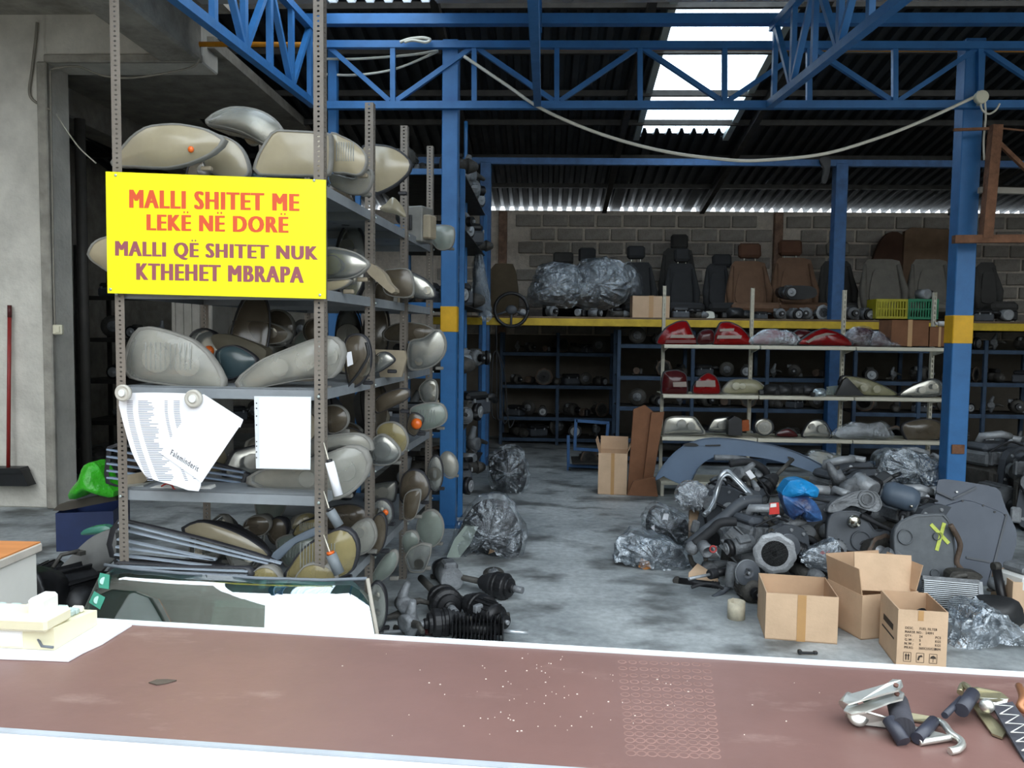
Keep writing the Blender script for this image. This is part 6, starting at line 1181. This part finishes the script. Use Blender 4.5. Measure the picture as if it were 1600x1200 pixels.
for i, (x, y, Y) in enumerate(((1110, 875, 5.25), (1128, 900, 5.05), (1155, 862, 5.1), (1180, 820, 5.4), (1205, 835, 5.3), (1225, 885, 5.0), (1262, 880, 5.15), (1275, 835, 5.4), (1300, 870, 5.2), (1318, 845, 5.3), (1350, 900, 5.05), (1365, 870, 5.15), (1385, 850, 5.2), (1392, 890, 5.0), (1290, 780, 6.0), (1320, 765, 6.2), (1365, 812, 5.6), (1380, 760, 6.4), (1145, 760, 6.2), (1170, 800, 5.6), (1205, 755, 6.4), (1225, 830, 5.6), (1180, 745, 6.7), (1415, 800, 5.4), (1440, 795, 5.6), (1455, 780, 6.0))):
    kd = kk[(i * 5 + i // 8) % 8]; pp_(kd, x, y, Y, (PR.uniform(-40, 40), PR.uniform(-50, 50), PR.uniform(-90, 90)), PR.uniform(.75, 1.15) * (.6 if kd == 'air_filter_box' else 1), '%s %s lying loose %s' % (('small', 'greasy', 'dull')[i % 3], kd.replace('_', ' '), ('beside the ribbed gearbox', 'under the pipe stub', 'behind the low grey disc', 'on the aluminium alternator', 'under the red tag', 'behind the wide carton', 'below the fan-folded bag', 'under the blue bag', 'behind the fan-folded bag', 'below the shiny hub', 'behind the raised flap', 'above the raised flap', 'before the painted cross', 'beside the tilted carton', 'beside the blue bag', 'on the ribbed belt cover', 'under the canister', 'behind the canister', 'under the arched pipe', 'beside the short pipe bends', 'under the bumper middle', 'next to the red tag', 'below the bumper', 'on the painted-cross engine', 'behind the painted cross', 'by the undertray corner')[i]))
def pulley(x, y, r, Y, lab, rot=-8, m=PLD):
    t = thing('clutch_disc', lab, 'disc', at(x, y, Y), (R(rot), 0, R(12)), 'round discs in the engine pile'); q = r * mpp(Y)
    MB().lathe([(q, .012), (q, -.008), (q * .94, -.012), (q * .55, -.008), (q * .5, -.014), (q * .28, -.014), (q * .25, -.006), (.0001, -.006)], (0, 0, 0), (0, 1, 0), 30).build('face', m, t)
    MB().lathe([(q * 1.02, .014), (q * 1.03, .0), (q * 1.0, -.006)], (0, 0, 0), (0, 1, 0), 30).build('rim', ALU, t); MB().lathe([(q * .14, -.02), (q * .12, -.026), (.0001, -.026)], (0, 0, 0), (0, 1, 0), 10).build('hub', ALU_D, t)
    for a in range(4): MB().cyl((q * .38 * math.cos(a * 1.57 + .4), -.02, q * .38 * math.sin(a * 1.57 + .4)), (q * .38 * math.cos(a * 1.57 + .4), -.008, q * .38 * math.sin(a * 1.57 + .4)), q * .04, n=8).build('bolt', IRON, t)
pulley(1168, 895, 20, 4.8, 'grey disc with bright rim low on the pile beside the wide carton'); pulley(1232, 854, 19, 5.0, 'grey disc with bright rim under the red tag'); pulley(1215, 905, 22, 4.95, 'dark disc half hidden by the wide carton', m=BLKM)
# the big belt cover, painted cover and canister
def cover(px, Y, lab, m, circles=(), th=.09, ribs_=(), nm='timing_cover'):
    loc, Rm, p, cv = framec(px, Y, 0, -10); o = smooth_loop(ccw(p), 30, .4); t = thing(nm, lab, 'engine cover', loc, Rm, gp); MB().prism(o, 0, th, None, .92).build('shell', m, t); ring(o, scaled(o, .95), -.008, .01).build('raised_edge', m, t)
    for x, y, r in circles: q = cv(x, y); rr = r * mpp(Y); MB().lathe([(rr, 0), (rr, -.012), (rr * .86, -.012), (rr * .84, -.002)], (q[0], 0, q[1]), (0, 1, 0), 22).build('round_boss', m, t)
    for a, b in ribs_: u, w_ = cv(*a), cv(*b); MB().bar((u[0], -.004, u[1]), (w_[0], -.004, w_[1]), .012, .012, (0, 1, 0)).build('rib', m, t)
    return t, cv
t_, cv = cover([(1396, 838), (1402, 818), (1428, 804), (1446, 803), (1476, 803), (1488, 830), (1494, 880), (1488, 935), (1478, 962), (1442, 956), (1428, 930), (1408, 898), (1398, 868)], 4.95, 'grey engine cover with a yellow painted cross', mat('cover_grey', '54585c', .55, .1, .2, 9), [(1414, 839, 12), (1460, 896, 7), (1463, 838, 6)])
PX = mat('yellow_green_paint', 'b9c45a', .7, 0, .15, 30)
for a, b in (((1454, 819), (1482, 849)), ((1475, 817), (1463, 860))): u, w_ = cv(*a), cv(*b); MB().bar((u[0], -.003, u[1]), (w_[0], -.003, w_[1]), .022, .004, (0, 1, 0)).build('painted_stroke', PX, t_)
cover([(1292, 800), (1300, 785), (1330, 770), (1350, 766), (1370, 770), (1378, 788), (1370, 800), (1350, 796), (1330, 790), (1310, 800)], 5.3, 'grey ribbed belt cover with round grille on top of the pile', ALU_D, [(1354, 780, 14), (1354, 780, 9)], .08, [((1300 + k * 4, 790 - k * 2), (1335 + k * 3, 772 + k * 4)) for k in range(4)])
cover([(1292, 845), (1294, 812), (1305, 800), (1335, 798), (1350, 805), (1368, 830), (1388, 828), (1386, 855), (1350, 862), (1310, 858)], 5.2, 'dark lower belt cover with bright hub in the middle of the pile', PLD, [(1334, 815, 10), (1345, 845, 16)])
MB_ = thing('wheel_hub', 'shiny bolted hub on the dark belt cover', 'hub', at(1334, 814, 5.12), None, gp); MB().lathe([(.04, 0), (.04, -.015), (.025, -.022), (.012, -.03), (.0001, -.03)], (0, 0, 0), (0, 1, 0), 18).build('cap', CHROME, MB_); MB().cyl((.02, -.03, -.02), (.02, -.01, -.02), .008, n=6).build('bolt', CHROME, MB_)
t_ = thing('canister', 'grey blue plastic canister with silver end lying on the pile', 'canister', at(1405, 790, 5.35)); o_ = t_.location
MB().tube([at(1380, 768, 5.4) - o_, at(1390, 771, 5.38) - o_, at(1420, 780, 5.35) - o_, at(1428, 783, 5.35) - o_], .1, 14, [.06, .085, .085, .075]).build('body', PLB, t_); MB().tube([at(1427, 783, 5.35) - o_, at(1434, 785, 5.34) - o_], .08, 14, [.08, .07]).build('end_cap', mat('silver_cap', '8f979e', .4, .4), t_); MB().ball(at(1424, 791, 5.27) - o_, .012, 8, 6).build('rivet', CHROME, t_)
# pipes and hoses over the pile
SIL = mat('silver_pipe', 'b7bcc0', .3, .7, .12, 8)
hose([(1100, 805), (1112, 790), (1124, 755), (1126, 745), (1136, 737), (1148, 746), (1165, 764), (1178, 780)], [5.8, 5.85, 5.9, 5.9, 5.9, 5.85, 5.8, 5.7], .02, SIL, 'thick bent silver coolant pipe arching over the pile', 'coolant_pipe', 'pipe')
hose([(1108, 800), (1116, 785), (1121, 765), (1128, 748), (1138, 742), (1150, 752), (1172, 775), (1180, 778)], [5.6, 5.7, 5.75, 5.75, 5.75, 5.75, 5.7, 5.65], .01, SIL, 'thin silver pipe bent alongside the thick coolant pipe', 'coolant_pipe', 'pipe')
hose([(1152, 782), (1145, 793), (1150, 803), (1158, 806)], 5.5, .012, SIL, 'short bright pipe bend in the pile', 'coolant_pipe', 'pipe'); hose([(1164, 780), (1155, 790), (1158, 800), (1164, 806)], 5.48, .01, SIL, 'second short bright pipe bend beside the first', 'coolant_pipe', 'pipe')
hose([(1075, 855), (1100, 833), (1130, 810), (1160, 786), (1190, 783)], [5.3, 5.35, 5.45, 5.5, 5.5], .042, PLD, 'thick grey hose slanting down the pile end', n=12); hose([(1085, 850), (1110, 830), (1125, 817), (1150, 815)], 5.2, .03, RUB, 'black rubber hose under the thick grey hose')
t_ = thing('pipe_stub', 'grey open pipe stub at the pile foot', 'pipe', at(1098, 860, 5.15)); MB().lathe([(.04, 0), (.042, .1), (.036, .1), (.034, .02), (.0001, .02)], (.0, .05, .03), (.25, -.9, -.3), 20).build('sleeve', ALU_D, t_); MB().ball((-.06, .05, .0), .045, 12, 8).build('ball_end', ALU_D, t_)
hose([(1145, 880), (1142, 900), (1141, 915)], 4.95, .035, ALU_D, 'grey swan-neck pipe pointing down to the floor', n=12); hose([(1140, 915), (1128, 925), (1114, 935)], [4.95, 4.95, 4.9], .018, PLD, 'thin dark pipe curving onto the floor'); hose([(1080, 918), (1100, 912), (1118, 914), (1130, 920)], 4.95, .01, RUB, 'thin black hose lying on cardboard')
hose([(1160, 735), (1175, 740), (1190, 755), (1198, 770), (1205, 775), (1220, 772)], 6.2, .008, RUB, 'black wire loop hanging behind the red tag'); hose([(1140, 725), (1170, 722), (1195, 735), (1200, 760), (1195, 785)], 6.6, .03, RUB, 'fat black hose curving under the bumper', n=10)
hose([(1116, 715), (1150, 716), (1175, 722), (1200, 735)], 6.9, .025, ALU_D, 'grey rail under the bumper edge'); hose([(1345, 805), (1370, 818), (1390, 828), (1396, 835)], 5.2, .014, RUB, 'black belt slanting to the painted-cross cover'); hose([(1455, 955), (1470, 940), (1488, 905), (1510, 898)], 4.8, .018, IRON, 'dark bent rod beside the radiator'); hose([(1485, 820), (1500, 850), (1495, 880), (1510, 895)], 4.95, .016, IRONB, 'rusty bracket arm beside the painted-cross cover')
t_ = thing('dipstick', 'red ring-handled dipstick sticking out of the pile end', 'dipstick', at(1114, 858, 5.0)); MB().tube([Vector((.02 * math.cos(a * .524), 0, .02 * math.sin(a * .524))) for a in range(13)], .006, 6).build('ring_handle', mat('red_plastic', 'a03230', .45), t_); MB().tube([(.015, 0, -.015), (.05, .03, -.06)], .006, 6).build('stem', ALU, t_)
slab([(1074, 935), (1076, 895), (1090, 880), (1120, 900), (1130, 930), (1100, 938)], 5.15, 'cardboard_scrap', 'beige cardboard scrap under the pile end', 'cardboard', CARD, .01, smooth=False, pitch=-55)
t_ = slab([(1202, 804), (1203, 786), (1217, 785), (1218, 803)], 4.97, 'hang_tag', 'red paper tag with white print hanging in the pile', 'tag', mat('red_tag', 'c23028', .5), .003, smooth=False)
t_ = slab([(1203.5, 793), (1204, 787), (1213, 786.5), (1213, 792)], 4.964, 'tag_print', 'white emblem printed on the red tag', 'print', WHITE_P, .001, smooth=False)
slab([(1165, 738), (1172, 734), (1181, 745), (1173, 749)], 6.0, 'paper_label', 'white label on the black hose in the pile', 'label', PAPER, .004, smooth=False)
bg = thing('shopping_bag', 'bright blue plastic shopping bag stuffed into the pile', 'plastic bag', at(1252, 812, 5.2)); bo_ = bg.location
loc, Rm, p, cv = framec([(1221, 771), (1232, 752), (1250, 749), (1268, 755), (1279, 765), (1275, 778), (1262, 776), (1240, 776), (1228, 778)], 5.2, 0, -10); b = MB().dome(smooth_loop(ccw(p), 26, .3), 0, .08, 5, 2, 1.0, .012).prism(smooth_loop(ccw(p), 26, .3), 0, .12); q = b.build('upper_folds', mat('blue_bag', '1d86c4', .35, 0, .12, 6, .5, 22), bg); q.location = loc - bo_
loc, Rm, p, cv = framec([(1222, 774), (1262, 776), (1277, 790), (1285, 812), (1262, 815), (1248, 800), (1240, 812), (1234, 808)], 5.18, 0, -5); q = MB().dome(smooth_loop(ccw(p), 26, .3), 0, .06, 5, 2, 1.0, .014).prism(smooth_loop(ccw(p), 26, .3), 0, .1).build('printed_side', mat('blue_bag_print', '3a6ea8', .35, 0, 0, 9, .5, 22, col2='2d2440'), bg); q.location = loc - bo_
# bumper, plastic undertray, radiator
BMP = mat('bumper_primer', '5c6f86', .42, 0, .08, 4)
px = [(1023, 750), (1038, 724), (1062, 700), (1094, 686), (1130, 684), (1182, 690), (1242, 705), (1302, 735), (1338, 755), (1318, 754), (1280, 741), (1222, 722), (1180, 714), (1132, 711), (1106, 718), (1088, 733), (1074, 757), (1052, 752), (1036, 744)]
loc, Rm, p, cv = framec(px, 7.2, -14, -6); bp = thing('car_bumper', 'long blue-grey primed car bumper arching over the engine pile', 'bumper', loc, Rm); o = smooth_loop(ccw(p), 60, .5)
MB().prism(o, 0, .16, None, .97).build('shell', BMP, bp); ring(o, scaled(o, .985), -.02, .0).build('rolled_edge', BMP, bp)
MB().prism(smooth_loop([cv(*q) for q in ((1067, 696), (1075, 692), (1088, 693), (1091, 697))], 12), -.022, .0).build('vent_slot', BLACKP, bp); MB().prism([cv(*q) for q in ((1102, 695), (1126, 694.5), (1126, 696.5), (1102, 697))], -.022, 0).build('vent_slot', BLACKP, bp); MB().prism([cv(*q) for q in ((1231, 713), (1236, 714), (1235, 717), (1231, 716))], -.022, 0).build('clip_hole', BLACKP, bp)
UT = mat('undertray_plastic', '454c58', .5, 0, .1, 5)
px = [(1458, 930), (1456, 850), (1460, 790), (1467, 749), (1510, 753), (1560, 763), (1570, 790), (1588, 828), (1588, 850), (1572, 905), (1548, 950), (1500, 945)]
loc, Rm, p, cv = framec(px, 5.35, -8, -16); ut = thing('engine_undertray', 'dark blue-grey plastic undertray standing at the far end of the pile', 'undertray', loc, Rm); o = smooth_loop(ccw(p), 40, .2)
MB().prism(o, 0, .03, None, .98).build('panel', UT, ut); q = smooth_loop(ccw([cv(*a) for a in ((1470, 925), (1472, 800), (1490, 787), (1510, 782), (1535, 790), (1570, 806), (1560, 850), (1545, 905), (1535, 930))]), 30, .25)
MB().prism(q, -.012, 0, None, 1.02).build('raised_centre', UT, ut)
for a, b in (((1571, 806), (1543, 915)), ((1508, 871), (1545, 878)), ((1462, 768), (1488, 780)), ((1488, 780), (1524, 762))): u, w_ = cv(*a), cv(*b); MB().bar((u[0], -.014, u[1]), (w_[0], -.014, w_[1]), .014, .012, (0, 1, 0)).build('groove_rib', PLD, ut)
for a in ((1503, 783), (1535, 790), (1553, 800), (1570, 805), (1494, 769)): u = cv(*a); MB().cyl((u[0], -.018, u[1]), (u[0], -.002, u[1]), .007, n=8).build('clip_hole', BLACKP if a[1] > 770 else WHITE_P, ut)
px = [(1440, 903), (1530, 911), (1534, 955), (1446, 945)]; loc, Rm, p, cv = framec(px, 4.75, 0, -14); rd = thing('radiator', 'silver-finned radiator standing before the undertray', 'radiator', loc, Rm)
for k in range(14): u, w_ = cv(1442, 906 + k * 3.1), cv(1526, 913 + k * 3.1); MB().bar((u[0], 0, u[1]), (w_[0], 0, w_[1]), .03, .0055, (0, 0, 1)).build('fin', SIL, rd)
MB().prism(ccw([cv(*a) for a in ((1440, 899), (1528, 906), (1529, 912), (1440, 905))]), -.015, .025).build('top_tank', ALU_D, rd); MB().prism(ccw([cv(*a) for a in ((1526, 908), (1533, 909), (1537, 957), (1529, 956))]), -.015, .025).build('side_tank', ALU, rd); MB().prism(ccw([cv(*a) for a in ((1442, 904), (1528, 912), (1532, 955), (1447, 946))]), .016, .022).build('core', IRON, rd)
blk([(1484, 902), (1492, 893), (1530, 896), (1532, 906), (1490, 908)], 4.8, 'bracket_casting', 'dark casting lying on the radiator top', 'casting', IRON, .08, True)
place('door_mirror', 'black mirror shell at the undertray foot', gz(1553, 975, 0), (0, 0, 160), 1.2); place('shock_absorber', 'dark strut leaning beside the undertray', at(1562, 940, 4.7), (70, 0, 10), .9); place('throttle_body', 'silver fitting beside the undertray edge', at(1558, 925, 4.75), (0, 0, 20), .8)
# ---------------------------------------------------------------- goods beyond the banded column
fill(at(1535, 760, 7.2).x, at(1660, 760, 7.2).x, 7.2, 0, 4, 'the floor beyond the yellow-banded column', 1.8, dark=False)
place('engine', 'engine with pale pipes beyond the yellow-banded column', gz(1555, 800), (0, 0, 20), 1.3); place('engine', 'engine in the dark at the frame edge beyond the column', gz(1640, 830), (0, 0, -30), 1.3, None)
# ---------------------------------------------------------------- joints and shafts at the rack foot
gj = 'greasy joints on the floor at the rack foot'
for kd, x, y, rz, s, lab in (('joint_shaft', 685, 955, 25, 1.5, 'big black drive joint with ringed end at the rack foot'), ('joint_shaft', 735, 965, 40, 1.35, 'black drive joint beside the big ringed one'), ('joint_shaft', 760, 930, 60, 1.3, 'black drive joint farther along the aisle floor'), ('compressor', 700, 915, 200, 1.2, 'small compressor behind the drive joints'), ('joint_shaft', 715, 990, -70, 1.2, 'drive shaft lying across before the joints'), ('shock_absorber', 680, 992, -80, .9, 'dark red damper lying before the joints'), ('steering_knuckle', 630, 970, 30, .9, 'cast knuckle at the rack foot'), ('steering_knuckle', 640, 1000, -40, .9, 'second cast knuckle nearer the counter'), ('throttle_body', 690, 905, 20, 1.2, 'aluminium fitting against the bottom shelf'), ('alternator', 760, 985, 50, 1.1, 'black alternator at the edge of the joint heap'), ('brake_disc', 770, 908, 0, .5, 'small pale ring plate behind the joints')):
    place(kd, lab, gz(x, y, 0), (0 if kd != 'brake_disc' else -70, 0, rz), s, gj, mats=None if kd == 'compressor' else {'casing': BLKM, 'cooling_fins': BLKM, 'damper_tube': mat('dark_red_paint', '4a1c1e', .4)})
t_ = thing('crankshaft', 'black crankshaft with many webs lying at the heap edge', 'crankshaft', gz(750, 1003, 0), None, gj)
for k in range(14): MB().box((-.14 + k * .02, random.uniform(-.02, .02), .07), (.006, .1, .13 + random.uniform(-.02, .02)), .002).build('web', BLKM, t_)
MB().cyl((.1, 0, .06), (.25, -.01, .06), .012, n=10).build('shaft_end', SIL, t_); MB().cyl((-.15, 0, .07), (.12, 0, .07), .03, n=14).build('journal', BLKM, t_)
# ================================================================ SIDE ROOM AND LEFT EDGE
place('gearbox', 'black greasy gearbox on the floor beside the low cabinet', gz(95, 985, 0), (0, 0, -25), 1.1, None, mats={k: BLKM for k in ('bell_housing', 'main_case', 'case_ribs', 'diff_bulge', 'flange_ring')})
place('alternator', 'black alternator beside the greasy gearbox', gz(75, 960, 0) + Vector((0, 0, .1)), (0, 0, 0), 1.3, None, mats={'casing': BLKM, 'cooling_fins': BLKM})
slab([(85, 905), (110, 870), (145, 838), (178, 830), (180, 870), (160, 890), (120, 940)], 4.3, 'plastic_guard', 'grey plastic guard slanting behind the windscreen', 'guard', mat('dusty_plastic', '6a6a68', .7), .05, .04)
slab([(128, 836), (135, 826), (165, 822), (172, 832)], 4.6, 'glass_bottle', 'green glass shards lying behind the rack post', 'glass', mat('green_glass', '3f7a68', .2), .05, .02)
bx_ = carton(gz(88, 862), gz(178, 858), .28, .5, 'dark blue plastic tub in the side-room doorway', mats=(mat('navy_plastic', '1c2a52', .4), mat('navy_plastic', '1c2a52', .4)), tape=False, name='storage_tub', group=None); bx_['category'] = 'tub'
slab([(82, 798), (92, 788), (178, 770), (182, 782), (100, 798)], 5.6, 'wooden_board', 'dark wooden board lying across the blue tub', 'board', mat('dark_board', '4a443c', .85), .1, smooth=False)
gb = slab([(106, 778), (110, 765), (122, 750), (130, 728), (148, 723), (160, 740), (165, 752), (178, 770), (172, 778), (140, 770), (118, 780)], 5.5, 'green_bag', 'bright green plastic bag lying on the board in the doorway', 'plastic bag', mat('green_bag_film', '35a81e', .3, 0, .25, 12, .8, 20), .15, .1)
sr = blue_rack(-5.6, -2.7, 9.4, .7, [.5, 1.0, 1.5, 2.0], 2.6, 'dark rack of old parts inside the side room', STEEL_D, 3)
for i, z in enumerate((.5, 1.0, 1.5, 2.0)): fill(-5.4, -2.8, 9.65, z, 9, 'the %s shelf of the side-room rack' % ('lowest', 'second', 'third', 'upper')[i], 1.15)
fill(-5.2, -3.0, 8.6, 0, 5, 'the side-room floor', 2.0)
solo('steel_pipe', MB().cyl((0, 0, 0), (0, 0, 3.6), .05, n=12), mat('dull_pipe', '4b4844', .6, .3), 'tall dull pipe standing in the side-room doorway', 'pipe', (at(131, 500, 7.6).x, 7.6, 0))
kb = at(300, 560, 7.4); cbn = thing('steel_cabinet', 'pale ribbed steel cabinet standing behind the headlight rack', 'cabinet', (kb.x, 7.4, 0)); wc = 66 * mpp(7.4)
MB().box((0, .25, 1.35), (wc, .5, 2.7), .01).build('carcass', mat('pale_steel', '8d8880', .6, .1), cbn)
for k in range(5): MB().box((-wc * .4 + k * wc * .2, -.006, 1.35), (.012, .014, 2.6)).build('rib', MATS['pale_steel'], cbn)
slab(slab_rag, 9.66, 'black_rag', 'black rag hanging from the rear tie beam beside the slim column', 'rag', BLACKP, .03, .01)
# more headlights packed behind the front row, resting on the shelves
src = [o for o in SC.objects if o.name.startswith('headlight') and o.parent is None]
FR = random.Random(3)
for li, z in enumerate(LV):
    for bay in range(3):
        for k in range(3):
            if li == 0 and bay == 0 and k == 0: continue
            s_ = src[FR.randrange(len(src))]; c = link_copy(s_); c['label'] = 'dusty headlight packed in %s bay of %s shelf, %s' % (('the near', 'the middle', 'the far')[bay], ('the top', 'the second', 'the third', 'the fourth', 'the bottom')[li], ('towards the aisle', 'in mid row', 'towards the side room')[k])
            wl = [max(v.co.x for v in ch.data.vertices) - min(v.co.x for v in ch.data.vertices) for ch in c.children if ch.name.startswith('rim')][0]; sc = min(.3, max(.2, wl)) / wl
            p = RM @ Vector((-.3 - .24 * k, DY[bay] + .5 + FR.uniform(-.08, .1), z + .004)); c.location = p; c.rotation_euler = (R(-8), 0, R(FR.uniform(-30, 50))); c.scale = (sc, sc, sc); c['group'] = 'headlights packed deep in the rack'
